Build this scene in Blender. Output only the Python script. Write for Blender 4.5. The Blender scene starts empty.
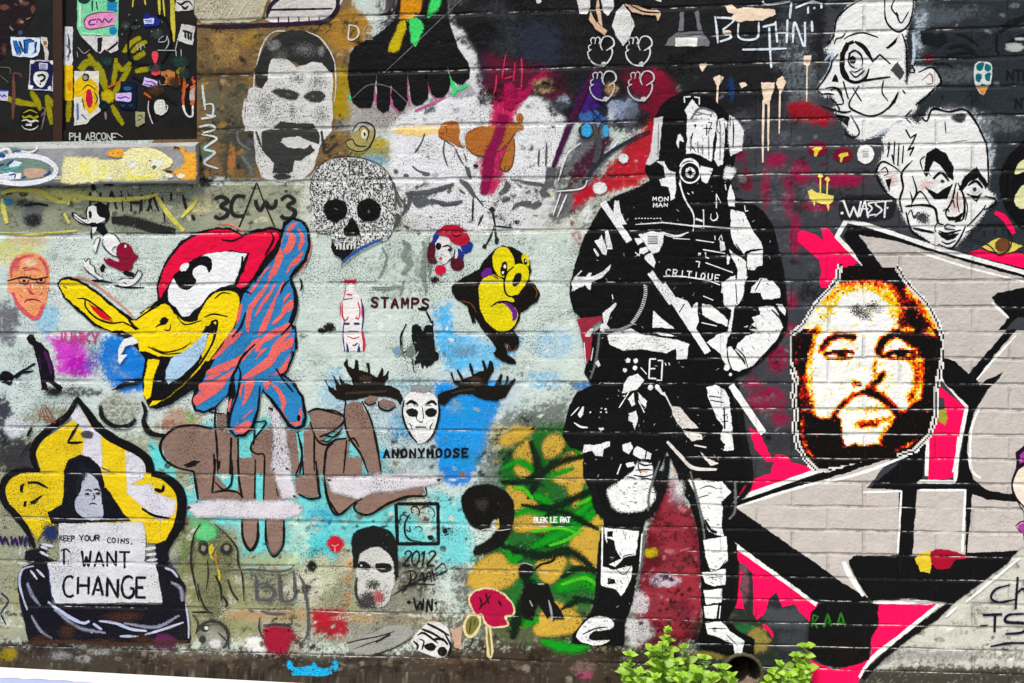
import bpy, bmesh, math, random
import numpy as np
from mathutils import Vector
from mathutils.geometry import delaunay_2d_cdt
random.seed(7); rng = np.random.default_rng(7)
SC = bpy.context.scene
COL = SC.collection
# ------------------------------------------------------------------ camera geometry
W_, H_ = 1024, 683
FPX = 1100.0
YAW = math.radians(5.5)
DIST = 3.74
SY, CY = math.sin(YAW), math.cos(YAW)
def ray(u, v):
    a = (u - 512) / FPX; b = -(v - 341.5) / FPX
    return (-SY + a * CY, CY + a * SY, b)
_d = ray(280, 682)
ZC = -_d[2] * DIST / _d[1]
def wp(u, v, Y=0.0):
    """a point of the photograph laid on the wall plane (or a plane Y in front of / behind it)"""
    dx, dy, dz = ray(u, v)
    t = (DIST + Y) / dy
    return (dx * t, Y, ZC + dz * t)
def inv(x, z, Y=0.0):
    d = DIST + Y
    fx = -SY * x + CY * d; rx = CY * x + SY * d
    return 512 + FPX * rx / fx, 341.5 - FPX * (z - ZC) / fx
def lin(c):
    c = np.asarray(c, float) / 255.0
    return np.where(c <= .04045, c / 12.92, ((c + .055) / 1.055) ** 2.4)
KALB = 0.86
def alb(c):
    """base colour of a paint from its swatch: the coats are old, so a little deeper and denser than the swatch"""
    l = lin(c) ** 1.07; g = l @ np.array([.25, .6, .15])
    return np.clip(g[..., None] + (l - g[..., None]) * 1.06, 0.003, .95) * KALB
# ------------------------------------------------------------------ materials
def N(nt, t, loc=None, **kw):
    n = nt.nodes.new(t)
    for k, v in kw.items(): setattr(n, k, v)
    return n
def M_(nt, op, a, b=None, c=None, clamp=False):
    n = nt.nodes.new('ShaderNodeMath'); n.operation = op; n.use_clamp = clamp
    for i, v in enumerate((a, b, c)):
        if v is None: continue
        if isinstance(v, (int, float)): n.inputs[i].default_value = v
        else: nt.links.new(v, n.inputs[i])
    return n.outputs[0]
def ramp(nt, v, lo, hi):
    n = nt.nodes.new('ShaderNodeMapRange'); n.interpolation_type = 'SMOOTHSTEP'; n.clamp = True
    nt.links.new(v, n.inputs[0]); n.inputs[1].default_value = lo; n.inputs[2].default_value = hi
    return n.outputs[0]
def noise(nt, vec, scale, detail=2.0, rough=.5):
    n = nt.nodes.new('ShaderNodeTexNoise'); n.inputs['Scale'].default_value = scale
    n.inputs['Detail'].default_value = detail; n.inputs['Roughness'].default_value = rough
    nt.links.new(vec, n.inputs['Vector']); return n.outputs['Fac']
def mixc(nt, fac, a, b, mode='MIX'):
    n = nt.nodes.new('ShaderNodeMix'); n.data_type = 'RGBA'; n.blend_type = mode
    for s, v in ((0, fac), (6, a), (7, b)):
        if isinstance(v, (int, float)): n.inputs[s].default_value = v
        elif isinstance(v, tuple): n.inputs[s].default_value = v
        else: nt.links.new(v, n.inputs[s])
    return n.outputs[2]
KR = abs(wp(950, 333)[2] - wp(950, 433)[2]) / 100.0      # metres per pixel at the right-hand end
Z333 = wp(950, 333)[2]
XSPLIT = wp(690, 300)[0]
def relief_group():
    """paint-covered brickwork: joints, pitting, chips, all in world space so that every coat of paint follows the same bricks"""
    g = bpy.data.node_groups.new('painted_brick', 'ShaderNodeTree')
    I = g.interface
    s = I.new_socket('Color', in_out='INPUT', socket_type='NodeSocketColor')
    I.new_socket('Fade', in_out='INPUT', socket_type='NodeSocketFloat').default_value = 1.0
    I.new_socket('Chip', in_out='INPUT', socket_type='NodeSocketFloat').default_value = 0.5
    I.new_socket('Pits', in_out='INPUT', socket_type='NodeSocketFloat').default_value = 0.5
    I.new_socket('Gloss', in_out='INPUT', socket_type='NodeSocketFloat').default_value = 0.55
    I.new_socket('Joints', in_out='INPUT', socket_type='NodeSocketFloat').default_value = 1.0
    I.new_socket('Shader', in_out='OUTPUT', socket_type='NodeSocketShader')
    nt = g; gi = N(nt, 'NodeGroupInput'); go = N(nt, 'NodeGroupOutput')
    geo = N(nt, 'ShaderNodeNewGeometry')
    flat = N(nt, 'ShaderNodeVectorMath', operation='MULTIPLY'); flat.inputs[1].default_value = (1, 0, 1)
    nt.links.new(geo.outputs['Position'], flat.inputs[0]); pos = flat.outputs[0]
    sep = N(nt, 'ShaderNodeSeparateXYZ'); nt.links.new(pos, sep.inputs[0]); X, Z = sep.outputs[0], sep.outputs[2]
    wob = M_(nt, 'MULTIPLY', M_(nt, 'SUBTRACT', noise(nt, pos, 5.0, 3), .5), 0.16)
    y = M_(nt, 'SUBTRACT', 333.0, M_(nt, 'DIVIDE', M_(nt, 'SUBTRACT', Z, Z333), KR))
    idx = M_(nt, 'ADD', M_(nt, 'MULTIPLY', y, .03348), M_(nt, 'MULTIPLY', M_(nt, 'MULTIPLY', y, y), 7.67e-6))
    idx = M_(nt, 'ADD', idx, wob)
    right = ramp(nt, X, XSPLIT - .02, XSPLIT + .02)
    # joints: every course on the right, every second (the others are filled with paint) on the left
    d1 = M_(nt, 'ABSOLUTE', M_(nt, 'SUBTRACT', M_(nt, 'FRACT', M_(nt, 'ADD', idx, .5)), .5))
    d2 = M_(nt, 'MULTIPLY', M_(nt, 'ABSOLUTE', M_(nt, 'SUBTRACT', M_(nt, 'FRACT', M_(nt, 'ADD', M_(nt, 'MULTIPLY', idx, .5), .5)), .5)), 2.0)
    j1 = M_(nt, 'SUBTRACT', 1.0, ramp(nt, d1, .02, .10))
    j2 = M_(nt, 'SUBTRACT', 1.0, ramp(nt, d2, .02, .12))
    row = M_(nt, 'FLOOR', idx)
    xo = M_(nt, 'ADD', M_(nt, 'DIVIDE', X, .232), M_(nt, 'ADD', M_(nt, 'MULTIPLY', row, .5), M_(nt, 'MULTIPLY', wob, .35)))
    dv = M_(nt, 'ABSOLUTE', M_(nt, 'SUBTRACT', M_(nt, 'FRACT', xo), .5))
    jv = M_(nt, 'MULTIPLY', M_(nt, 'SUBTRACT', 1.0, ramp(nt, dv, .008, .035)), .55)
    jl = M_(nt, 'MAXIMUM', M_(nt, 'MULTIPLY', j2, .8), M_(nt, 'MULTIPLY', j1, .10))
    jr = M_(nt, 'MAXIMUM', j1, jv)
    joint = M_(nt, 'ADD', M_(nt, 'MULTIPLY', jl, M_(nt, 'SUBTRACT', 1.0, right)), M_(nt, 'MULTIPLY', jr, right))
    joint = M_(nt, 'MULTIPLY', M_(nt, 'MULTIPLY', joint, ramp(nt, noise(nt, pos, 7.0, 2), .28, .62)), gi.outputs['Joints'])
    nb = noise(nt, pos, 26.0, 5, .62); nf = noise(nt, pos, 210.0, 2, .6); nm = noise(nt, pos, 95.0, 3, .6)
    patch = M_(nt, 'ADD', M_(nt, 'MULTIPLY', ramp(nt, noise(nt, pos, 9.0, 4, .6), .42, .62), .5), M_(nt, 'MULTIPLY', ramp(nt, noise(nt, pos, 2.6, 3, .6), .40, .60), .6))
    patch = M_(nt, 'SUBTRACT', patch, M_(nt, 'MULTIPLY', right, .75))
    pit = ramp(nt, M_(nt, 'ADD', nf, M_(nt, 'MULTIPLY', patch, .115)), .65, .70)
    big = ramp(nt, noise(nt, pos, 120.0, 1), .665, .71)
    pit = M_(nt, 'MAXIMUM', pit, M_(nt, 'MULTIPLY', M_(nt, 'MULTIPLY', big, .9), ramp(nt, patch, .1, .7)))
    h = M_(nt, 'ADD', M_(nt, 'MULTIPLY', joint, -.0078), M_(nt, 'MULTIPLY', nb, .0066))
    h = M_(nt, 'ADD', h, M_(nt, 'MULTIPLY', nm, .0024)); h = M_(nt, 'SUBTRACT', h, M_(nt, 'MULTIPLY', pit, .0009))
    bump = N(nt, 'ShaderNodeBump'); bump.inputs['Strength'].default_value = .85; bump.inputs['Distance'].default_value = 1.0
    nt.links.new(h, bump.inputs['Height'])
    # colour: uneven coat, dirt in the pits, white joint hairlines (worn specks plus painted ridge highlights)
    var = M_(nt, 'ADD', .68, M_(nt, 'MULTIPLY', noise(nt, pos, 17.0, 4, .65), .40))
    var = M_(nt, 'ADD', var, M_(nt, 'MULTIPLY', noise(nt, pos, 330.0, 1, .6), .26))
    vc = N(nt, 'ShaderNodeCombineColor')
    for i in range(3): nt.links.new(var, vc.inputs[i])
    col = mixc(nt, 1.0, gi.outputs['Color'], vc.outputs[0], 'MULTIPLY')
    pf = M_(nt, 'MULTIPLY', pit, gi.outputs['Pits'])
    col = mixc(nt, pf, col, (.030, .030, .028, 1))
    jd = M_(nt, 'MULTIPLY', M_(nt, 'MULTIPLY', joint, ramp(nt, noise(nt, pos, 22.0, 4, .7), .40, .62)), .5)
    col = mixc(nt, jd, col, (.022, .020, .018, 1))
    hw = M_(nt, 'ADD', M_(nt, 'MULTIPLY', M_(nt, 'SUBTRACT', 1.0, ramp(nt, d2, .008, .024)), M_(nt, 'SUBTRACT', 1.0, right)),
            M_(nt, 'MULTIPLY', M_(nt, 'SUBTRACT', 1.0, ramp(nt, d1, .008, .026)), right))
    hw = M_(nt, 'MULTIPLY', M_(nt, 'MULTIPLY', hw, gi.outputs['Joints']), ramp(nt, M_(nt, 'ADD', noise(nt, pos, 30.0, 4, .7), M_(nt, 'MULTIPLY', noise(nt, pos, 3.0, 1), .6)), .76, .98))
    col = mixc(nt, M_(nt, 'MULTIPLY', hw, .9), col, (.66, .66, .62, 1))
    b = N(nt, 'ShaderNodeBsdfPrincipled'); nt.links.new(col, b.inputs['Base Color'])
    nt.links.new(gi.outputs['Gloss'], b.inputs['Roughness']); b.inputs['Specular IOR Level'].default_value = .06
    nt.links.new(bump.outputs[0], b.inputs['Normal'])
    # coverage: the paint thins out towards a sprayed edge and has flaked off in specks
    sp = M_(nt, 'ADD', M_(nt, 'MULTIPLY', nf, .7), M_(nt, 'MULTIPLY', noise(nt, pos, 480.0, 0), .3))
    cov = ramp(nt, M_(nt, 'ADD', gi.outputs['Fade'], M_(nt, 'MULTIPLY', M_(nt, 'SUBTRACT', sp, .5), 2.7)), .34, .66)
    flake = ramp(nt, M_(nt, 'ADD', M_(nt, 'MULTIPLY', nm, .6), M_(nt, 'ADD', M_(nt, 'MULTIPLY', noise(nt, pos, 12.0, 3), .4), M_(nt, 'MULTIPLY', patch, .06))), .62, .69)
    edge = M_(nt, 'MULTIPLY', M_(nt, 'MULTIPLY', joint, ramp(nt, noise(nt, pos, 60.0, 3, .7), .50, .58)), ramp(nt, noise(nt, pos, 6.0, 2), .45, .6))
    flake = M_(nt, 'MULTIPLY', M_(nt, 'MAXIMUM', flake, edge), gi.outputs['Chip'])
    al = M_(nt, 'MULTIPLY', cov, M_(nt, 'SUBTRACT', 1.0, flake), clamp=True)
    nt.links.new(al, b.inputs['Alpha'])
    nt.links.new(b.outputs[0], go.inputs[0])
    return g
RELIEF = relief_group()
MATS = {}
def paint(hexc, chip=.55, pits=.6, gloss=.55):
    jn = CUR.get('joints', 1.0); key = (hexc, chip, pits, gloss, jn)
    if key in MATS: return MATS[key]
    m = bpy.data.materials.new('paint_' + hexc); m.use_nodes = True; nt = m.node_tree; nt.nodes.clear()
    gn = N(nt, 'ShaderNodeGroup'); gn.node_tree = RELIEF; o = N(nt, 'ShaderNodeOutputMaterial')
    c = alb([int(hexc[i:i + 2], 16) for i in (0, 2, 4)])
    gn.inputs['Color'].default_value = (*c, 1); gn.inputs['Chip'].default_value = chip
    gn.inputs['Pits'].default_value = pits; gn.inputs['Gloss'].default_value = gloss; gn.inputs['Joints'].default_value = jn
    at = N(nt, 'ShaderNodeAttribute', attribute_name='fade'); nt.links.new(at.outputs['Fac'], gn.inputs['Fade'])
    nt.links.new(gn.outputs[0], o.inputs[0]); MATS[key] = m
    return m
def simple(name, rgb, rough=.6, bumpsc=0, bumpd=.001, var=.25, vs=20, spec=.25):
    m = bpy.data.materials.new(name); m.use_nodes = True; nt = m.node_tree
    b = nt.nodes['Principled BSDF']; b.inputs['Roughness'].default_value = rough
    b.inputs['Specular IOR Level'].default_value = spec
    tc = N(nt, 'ShaderNodeNewGeometry').outputs['Position']
    v = noise(nt, tc, vs, 4, .6)
    c = mixc(nt, v, tuple(x * (1 - var) for x in rgb) + (1,), tuple(min(1, x * (1 + var)) for x in rgb) + (1,))
    nt.links.new(c, b.inputs['Base Color'])
    if bumpsc:
        bp = N(nt, 'ShaderNodeBump'); bp.inputs['Distance'].default_value = bumpd
        nt.links.new(noise(nt, tc, bumpsc, 4, .6), bp.inputs['Height']); nt.links.new(bp.outputs[0], b.inputs['Normal'])
    return m
# ------------------------------------------------------------------ drawing with paint
ORG = [0., 0., 1.]
def O(x=0, y=0, s=4.88): ORG[:] = [x, y, s]
def full(): ORG[:] = [0, 0, 1.]
def pts_(p):
    if isinstance(p, str):
        q = [float(t) for t in p.replace(',', ' ').split()]
        p = list(zip(q[0::2], q[1::2]))
    return np.array([(ORG[0] + x / ORG[2], ORG[1] + y / ORG[2]) for x, y in p], float)
def catmull(P, closed, step=1.6):
    n = len(P)
    if n < 3: return dens(P, closed, step)
    out = []
    rngi = range(n) if closed else range(n - 1)
    for i in rngi:
        p1, p2 = P[i], P[(i + 1) % n]
        p0 = P[(i - 1) % n] if closed or i > 0 else 2 * p1 - p2
        p3 = P[(i + 2) % n] if closed or i + 2 < n else 2 * p2 - p1
        k = max(2, int(np.hypot(*(p2 - p1)) / step))
        for t in np.arange(k) / k:
            out.append(.5 * ((2 * p1) + (-p0 + p2) * t + (2 * p0 - 5 * p1 + 4 * p2 - p3) * t * t + (-p0 + 3 * p1 - 3 * p2 + p3) * t ** 3))
    if not closed: out.append(P[-1])
    return np.array(out)
def dens(P, closed, step=1.8):
    out = []; n = len(P)
    for i in range(n if closed else n - 1):
        a, b = P[i], P[(i + 1) % n]
        k = max(1, int(np.hypot(*(b - a)) / step))
        for t in np.arange(k) / k: out.append(a + (b - a) * t)
    if not closed: out.append(P[-1])
    return np.array(out)
CELL = 5.0
LAY = np.zeros((int(900 / CELL), int(1300 / CELL)), np.int32)
LSTEP = 1.0e-4
def cells(Q, pad=1.0):
    s = set()
    for i in range(len(Q)):
        a = Q[i]; b = Q[(i + 1) % len(Q)]
        for q in (a, (a + b) / 2):
            for ox in (-pad, pad):
                for oy in (-pad, pad):
                    s.add((int((q[1] + oy + 100) / CELL), int((q[0] + ox + 100) / CELL)))
    return [c for c in s if 0 <= c[0] < LAY.shape[0] and 0 <= c[1] < LAY.shape[1]]
def box_cells(Q):
    x0, y0 = Q.min(0); x1, y1 = Q.max(0)
    return [(r, c) for r in range(max(0, int((y0 + 99) / CELL)), min(LAY.shape[0], int((y1 + 101) / CELL) + 1))
            for c in range(max(0, int((x0 + 99) / CELL)), min(LAY.shape[1], int((x1 + 101) / CELL) + 1))]
def layer(cl):
    if not cl: return 1
    L = max(LAY[c] for c in cl) + 1
    for c in cl: LAY[c] = L
    return L
class Part: pass
CUR = {'art': None, 'part': None, 'Y': 0.0}
ARTS = []
def wobble(n, amp):
    if n < 4 or amp == 0: return np.zeros(n)
    r = rng.normal(0, 1, n); r = (r + np.roll(r, 1) + np.roll(r, -1)) / 1.7
    return r * amp
def A(name, cat, label, group=None, Y=0.0):
    """a painted or pasted thing on the wall"""
    a = Part(); a.name, a.cat, a.label, a.group, a.parts, a.Y, a.single = name, cat, label, group, [], Y, False
    ARTS.append(a); CUR['art'] = a; CUR['Y'] = Y
def P(name, col, chip=.5, pits=.55, gloss=.55, label=None, parent=None):
    p = Part(); p.name, p.mat, p.v, p.f, p.fade, p.label, p.parent = name, paint(col, chip, pits, gloss), [], [], [], label, parent
    CUR['art'].parts.append(p); CUR['part'] = p
    return p
def addv(Q, z, fade, inc=0.0):
    p = CUR['part']; b = len(p.v)
    for i, q in enumerate(Q):
        p.v.append(wp(q[0], q[1], CUR['Y'] - .0010 - z * LSTEP - inc * i)); p.fade.append(fade[i] if hasattr(fade, '__len__') else fade)
    return b
def fill(Q, soft=0.0, holes=(), jit=.28):
    n = len(Q)
    if CUR.get('joints', 1.0) > .5 and soft < 1.1:
        A_ = abs(.5 * np.sum(Q[:, 0] * np.roll(Q[:, 1], -1) - np.roll(Q[:, 0], -1) * Q[:, 1])); soft = min(1.1, .12 * math.sqrt(A_))
    T = np.roll(Q, -1, 0) - np.roll(Q, 1, 0); T /= np.maximum(np.hypot(T[:, 0], T[:, 1])[:, None], 1e-6)
    Nn = np.stack([T[:, 1], -T[:, 0]], 1)
    area = .5 * np.sum(Q[:, 0] * np.roll(Q[:, 1], -1) - np.roll(Q[:, 0], -1) * Q[:, 1])
    if area < 0: Nn = -Nn
    Q = Q + Nn * wobble(n, jit)[:, None]
    if soft > 0: inner = Q - Nn * soft * .5
    else: inner = Q
    L = layer(box_cells(Q))
    # outlines may cross themselves: everything they enclose is painted
    co_, _e, tris, *_o = delaunay_2d_cdt([Vector((q[0], q[1])) for q in inner], [(k, (k + 1) % n) for k in range(n)], [], 1, 1e-4)
    allq = np.array([(c_[0], c_[1]) for c_ in co_]); p = CUR['part']
    b0 = addv(allq, L, 1.0)
    for t in tris: p.f.append(tuple(b0 + k for k in t))
    b = addv(inner, L, 1.0) if soft > 0 else b0
    if soft > 0:
        outer = Q + Nn * soft * .5
        b2 = addv(outer, L, 0.0)
        for i in range(n):
            j = (i + 1) % n
            p.f.append((b + i, b + j, b2 + j, b2 + i))
def F(p, soft=0.0, holes=(), jit=.28): fill(dens(pts_(p), True), soft, [dens(pts_(h), True) for h in holes], jit)
def C(p, soft=0.0, holes=(), jit=.22): fill(catmull(pts_(p), True), soft, [catmull(pts_(h), True) for h in holes], jit)
def ribbon(Q, w, soft=0.0, taper=(1, 1), jit=.12):
    n = len(Q)
    if n < 2: return
    if soft <= 0 and w > 2.7 and CUR.get('joints', 1.0) > .5: soft = min(.5, .95 / w); w += .35
    T = np.gradient(Q, axis=0); T /= np.maximum(np.hypot(T[:, 0], T[:, 1])[:, None], 1e-6)
    Nn = np.stack([T[:, 1], -T[:, 0]], 1)
    t = np.linspace(0, 1, n)
    prof = np.minimum(1, np.minimum(taper[0] + (1 - taper[0]) * t / .3, taper[1] + (1 - taper[1]) * (1 - t) / .3))
    hw = np.maximum(.15, (w / 2) * prof + wobble(n, jit * min(1, w / 3)))
    L = layer(cells(Q, w / 2 + .5))
    # round ends
    def cap(q, tt, r):
        a0 = math.atan2(tt[1], tt[0]); return [q + r * np.array([math.cos(a0 + k), math.sin(a0 + k)]) for k in (-1.05, -.52, 0, .52, 1.05)]
    p = CUR['part']
    inc = 1.5e-6
    if soft <= 0:
        b = len(p.v)
        for i in range(n):
            for sgn in (1, -1):
                q = Q[i] + sgn * Nn[i] * hw[i]
                p.v.append(wp(q[0], q[1], CUR['Y'] - .0010 - L * LSTEP - inc * i)); p.fade.append(1.0)
        for i in range(n - 1):
            p.f.append((b + 2 * i, b + 2 * i + 1, b + 2 * i + 3, b + 2 * i + 2))
        for (q, tt, r, i0, flip) in ((Q[0], -T[0], hw[0], 0, 1), (Q[-1], T[-1], hw[-1], n - 1, 0)):
            if r < .5: continue
            cp = cap(q, tt, r)
            k = len(p.v)
            for c_ in cp:
                p.v.append(wp(c_[0], c_[1], CUR['Y'] - .0010 - L * LSTEP - inc * i0)); p.fade.append(1.0)
            e = (b + 2 * i0 + 1, b + 2 * i0) if not flip else (b + 2 * i0, b + 2 * i0 + 1)
            p.f.append((e[1],) + tuple(range(k, k + 5)) + (e[0],)) if not flip else p.f.append((e[1],) + tuple(range(k, k + 5)) + (e[0],))
    else:
        # extend ends so that the spray fades there as well
        b = len(p.v)
        for i in range(n):
            e = min(1, i * 1.0, (n - 1 - i) * 1.0)
            for s_, fd in ((1, 0), (max(0, 1 - soft), 1), (-max(0, 1 - soft), 1), (-1, 0)):
                q = Q[i] + s_ * Nn[i] * hw[i]
                p.v.append(wp(q[0], q[1], CUR['Y'] - .0010 - L * LSTEP - inc * i)); p.fade.append(fd * e)
        for i in range(n - 1):
            for k in range(3):
                p.f.append((b + 4 * i + k, b + 4 * i + k + 1, b + 4 * i + 5 + k, b + 4 * i + 4 + k))
def S(p, w=2.0, soft=0.0, taper=(.6, .6), jit=.15): ribbon(catmull(pts_(p), False), w, soft, taper, jit)
def L(p, w=2.0, soft=0.0, taper=(1, 1), jit=.12):
    Q = pts_(p)
    ribbon(dens(Q, False), w, soft, taper, jit)
def E(x, y, rx, ry=None, soft=0.0, rot=0, n=20, jit=.2):
    ry = rx if ry is None else ry
    c, s = math.cos(math.radians(rot)), math.sin(math.radians(rot))
    q = []
    for k in range(n):
        a = 2 * math.pi * k / n; ex, ey = rx * math.cos(a), ry * math.sin(a)
        q.append((x + ex * c - ey * s, y + ex * s + ey * c))
    fill(catmull(pts_(q), True), soft, (), jit)
def blob(x, y, rx, ry=None, core=.35, rot=0, peak=1.0):
    """a puff of spray, thinning out to nothing"""
    ry = rx if ry is None else ry
    q = pts_([(x, y)])[0]; rx /= ORG[2]; ry /= ORG[2]
    c, s = math.cos(math.radians(rot)), math.sin(math.radians(rot))
    n = 22; rings = [(core, peak), (.75, peak * .55), (1.0, 0.0)]
    w = 1 + wobble(n, .08)
    pp = np.array([[(q[0] + r * w[k] * (rx * math.cos(2 * math.pi * k / n) * c - ry * math.sin(2 * math.pi * k / n) * s),
                     q[1] + r * w[k] * (rx * math.cos(2 * math.pi * k / n) * s + ry * math.sin(2 * math.pi * k / n) * c)) for k in range(n)] for r, _ in rings])
    Lr = layer(box_cells(pp[2])); p = CUR['part']
    b = addv(np.array([q]), Lr, peak)
    rb = [addv(pp[i], Lr, rings[i][1]) for i in range(3)]
    for k in range(n):
        j = (k + 1) % n
        p.f.append((b, rb[0] + k, rb[0] + j))
        for i in range(2): p.f.append((rb[i] + k, rb[i + 1] + k, rb[i + 1] + j, rb[i] + j))
# stroke lettering on a 4 x 6 grid
G = {'A': '0 6 2 0 4 6|.8 4 3.2 4', 'B': '0 0 0 6|0 0 3 .3 3.4 1.6 2.6 2.8 0 3|2.6 2.9 4 4.2 3.4 5.7 0 6', 'C': '4 .8 2.6 0 .8 .6 0 3 .8 5.4 2.6 6 4 5.2',
     'D': '0 0 0 6|0 0 2.6 .4 4 3 2.6 5.6 0 6', 'E': '4 0 0 0 0 6 4 6|0 3 3 3', 'F': '4 0 0 0 0 6|0 3 3 3', 'G': '4 .8 2.6 0 .8 .6 0 3 .8 5.4 2.6 6 4 5 4 3.4 2.4 3.4',
     'H': '0 0 0 6|4 0 4 6|0 3 4 3', 'I': '2 0 2 6', 'J': '3.4 0 3.4 4.6 2 6 .4 5', 'K': '0 0 0 6|4 0 0 3.4|1.2 2.6 4 6', 'L': '0 0 0 6 4 6', 'M': '0 6 .3 0 2 4 3.7 0 4 6',
     'N': '0 6 0 0 4 6 4 0', 'O': '2 0 .4 1 0 3 .4 5 2 6 3.6 5 4 3 3.6 1 2 0', 'P': '0 6 0 0|0 0 3.4 .3 4 1.6 3 3 0 3.3', 'Q': '2 0 .4 1 0 3 .4 5 2 6 3.6 5 4 3 3.6 1 2 0|2.6 4.4 4.2 6.4',
     'R': '0 6 0 0|0 0 3.4 .3 4 1.6 3 3 0 3.3|1.6 3.2 4 6', 'S': '4 .8 2.4 0 .6 .6 .4 2 2 3 3.6 3.8 3.6 5.2 2 6 0 5.2', 'T': '0 0 4 0|2 0 2 6', 'U': '0 0 0 4.4 1 5.8 2 6 3 5.8 4 4.4 4 0',
     'V': '0 0 2 6 4 0', 'W': '0 0 1 6 2 2 3 6 4 0', 'X': '0 0 4 6|4 0 0 6', 'Y': '0 0 2 3 4 0|2 3 2 6', 'Z': '0 0 4 0 0 6 4 6', '0': '2 0 .4 1 0 3 .4 5 2 6 3.6 5 4 3 3.6 1 2 0',
     '1': '.8 1.2 2 0 2 6', '2': '0 1.2 1.2 0 3.2 .3 3.6 1.8 0 6 4 6', '3': '.2 .4 2.2 0 3.8 1.2 2 2.8 3.9 4 3 5.8 0 5.6', '?': '.2 1.2 1.6 0 3.6 .8 3.4 2.2 2 3.2 2 4.2|2 5.6 2 6',
     '!': '2 0 2 4|2 5.6 2 6', '.': '2 5.6 2 6', ',': '2 5.4 1.6 6.6', '-': '.6 3 3.4 3', '*': '.4 1 3.6 5|3.6 1 .4 5'}
def T(text, x, y, h, w, lw=1.0, sp=1.35, rot=0, jit=.0, slant=0):
    """lettering: x, y is the top left corner, h the height, w the letter width (all in current tile units), lw in photograph pixels"""
    c, s = math.cos(math.radians(rot)), math.sin(math.radians(rot)); cx = 0
    for ch in text:
        if ch != ' ':
            jy = random.uniform(-jit, jit) * h; js = 1 + random.uniform(-jit, jit)
            for st in G[ch].split('|'):
                q = [float(t) for t in st.split()]
                pp = []
                for gx, gy in zip(q[0::2], q[1::2]):
                    px = cx + gx / 4 * w * js + slant * (6 - gy) / 6 * h; py = gy / 6 * h * js + jy
                    pp.append((x + px * c - py * s, y + px * s + py * c))
                if len(pp) > 4: S(pp, lw, taper=(1, 1))
                else: L(pp, lw)
        cx += w * sp
def finish():
    for a in ARTS:
        V = [v for p in a.parts for v in p.v]
        if not V: continue
        cx = (min(v[0] for v in V) + max(v[0] for v in V)) / 2; cz = min(v[2] for v in V)
        one = len(a.parts) == 1
        if not one:
            e = bpy.data.objects.new(a.name, None); e.empty_display_size = .05; COL.objects.link(e)
            e.location = (cx, a.Y, cz)
        made = {}
        for p in a.parts:
            if not p.v: continue
            me = bpy.data.meshes.new(a.name if one else p.name)
            base = np.array((cx, a.Y, cz))
            me.from_pydata([tuple(np.array(v) - base) for v in p.v], [], p.f); me.materials.append(p.mat)
            at = me.attributes.new('fade', 'FLOAT', 'POINT'); at.data.foreach_set('value', np.array(p.fade, np.float32))
            # every coat faces the street
            bm = bmesh.new(); bm.from_mesh(me)
            fl = [f for f in bm.faces if f.normal.y > 0]
            bmesh.ops.reverse_faces(bm, faces=fl); bm.to_mesh(me); bm.free(); me.update()
            o = bpy.data.objects.new(a.name if one else p.name, me); COL.objects.link(o)
            if one: o.location = base; e = o
            else:
                o.parent = made.get(p.parent, e) if p.parent else e
                made[p.name] = o
                if p.label: o['label'] = p.label
        e['label'] = a.label; e['category'] = a.cat
        if a.group: e['group'] = a.group
# ================================================================== the wall and its old, sprayed-over ground colours
def vnoise(U, V, cell, seed):
    r = np.random.default_rng(seed); g = r.random((400, 400))
    x = (U + 2000) / cell; y = (V + 2000) / cell
    xi = np.floor(x).astype(int); yi = np.floor(y).astype(int); fx = x - xi; fy = y - yi
    fx = fx * fx * (3 - 2 * fx); fy = fy * fy * (3 - 2 * fy); xi %= 399; yi %= 399
    return (g[yi, xi] * (1 - fx) + g[yi, xi + 1] * fx) * (1 - fy) + (g[yi + 1, xi] * (1 - fx) + g[yi + 1, xi + 1] * fx) * fy
HOLE = (197.0, 141.0)                      # right and lower edge of the window opening, photograph pixels
DRAIN = (742.5, 674.0, 19.0)
hx1 = wp(HOLE[0], 70)[0]; hz0 = wp(100, HOLE[1])[2]
x0 = wp(-190, 340)[0]; x1 = wp(1190, 340)[0]; z0 = -.35; z1 = wp(512, -170)[2]
def axis(a, b, fa, fb, must, fine=.0042, coarse=.03):
    v = np.concatenate([np.linspace(a, fa, max(2, int((fa - a) / coarse)), endpoint=False), np.linspace(fa, fb, int((fb - fa) / fine), endpoint=False), np.linspace(fb, b, max(2, int((b - fb) / coarse)))])
    v[int(np.argmin(abs(v - must)))] = must
    return v
gx = axis(x0, x1, wp(-14, 340)[0], wp(1040, 340)[0], hx1); gz = axis(z0, z1, wp(1020, 692)[2], wp(1020, -12)[2], hz0)
GX, GZ = np.meshgrid(gx, gz)
GU, GV = inv(GX, GZ)
NLO = vnoise(GU, GV, 22, 1) + .5 * vnoise(GU, GV, 9, 2) - .75
NHI = vnoise(GU, GV, 5, 3) - .5
BG = np.zeros(GX.shape + (3,))
_g = np.random.default_rng(21)
GRAIN = .55 * vnoise(GU, GV, 2.6, 4) + .45 * _g.random(GX.shape); GRAIN = np.clip((GRAIN - .5) * 1.5 + .5, 0, 1)
def bg_mix(sl, m, c, k=1.0):
    m = np.clip(m * k, 0, 1); g = GRAIN[sl]
    d = np.clip((m * 1.4 - .2 - g) / .4 + .5, 0, 1)                    # droplets rather than a blur
    m = (.72 * d + .28 * m)[..., None]; BG[sl] = BG[sl] * (1 - m) + alb(c) * m
def window_(a, b, c, d):
    j = np.nonzero((GU.min(0) <= c) & (GU.max(0) >= a))[0]; i = np.nonzero((GV.min(1) <= d) & (GV.max(1) >= b))[0]
    if len(i) == 0 or len(j) == 0: return None
    return (slice(i[0], i[-1] + 1), slice(j[0], j[-1] + 1))
def sstep(x): x = np.clip(x, 0, 1); return x * x * (3 - 2 * x)
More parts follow.
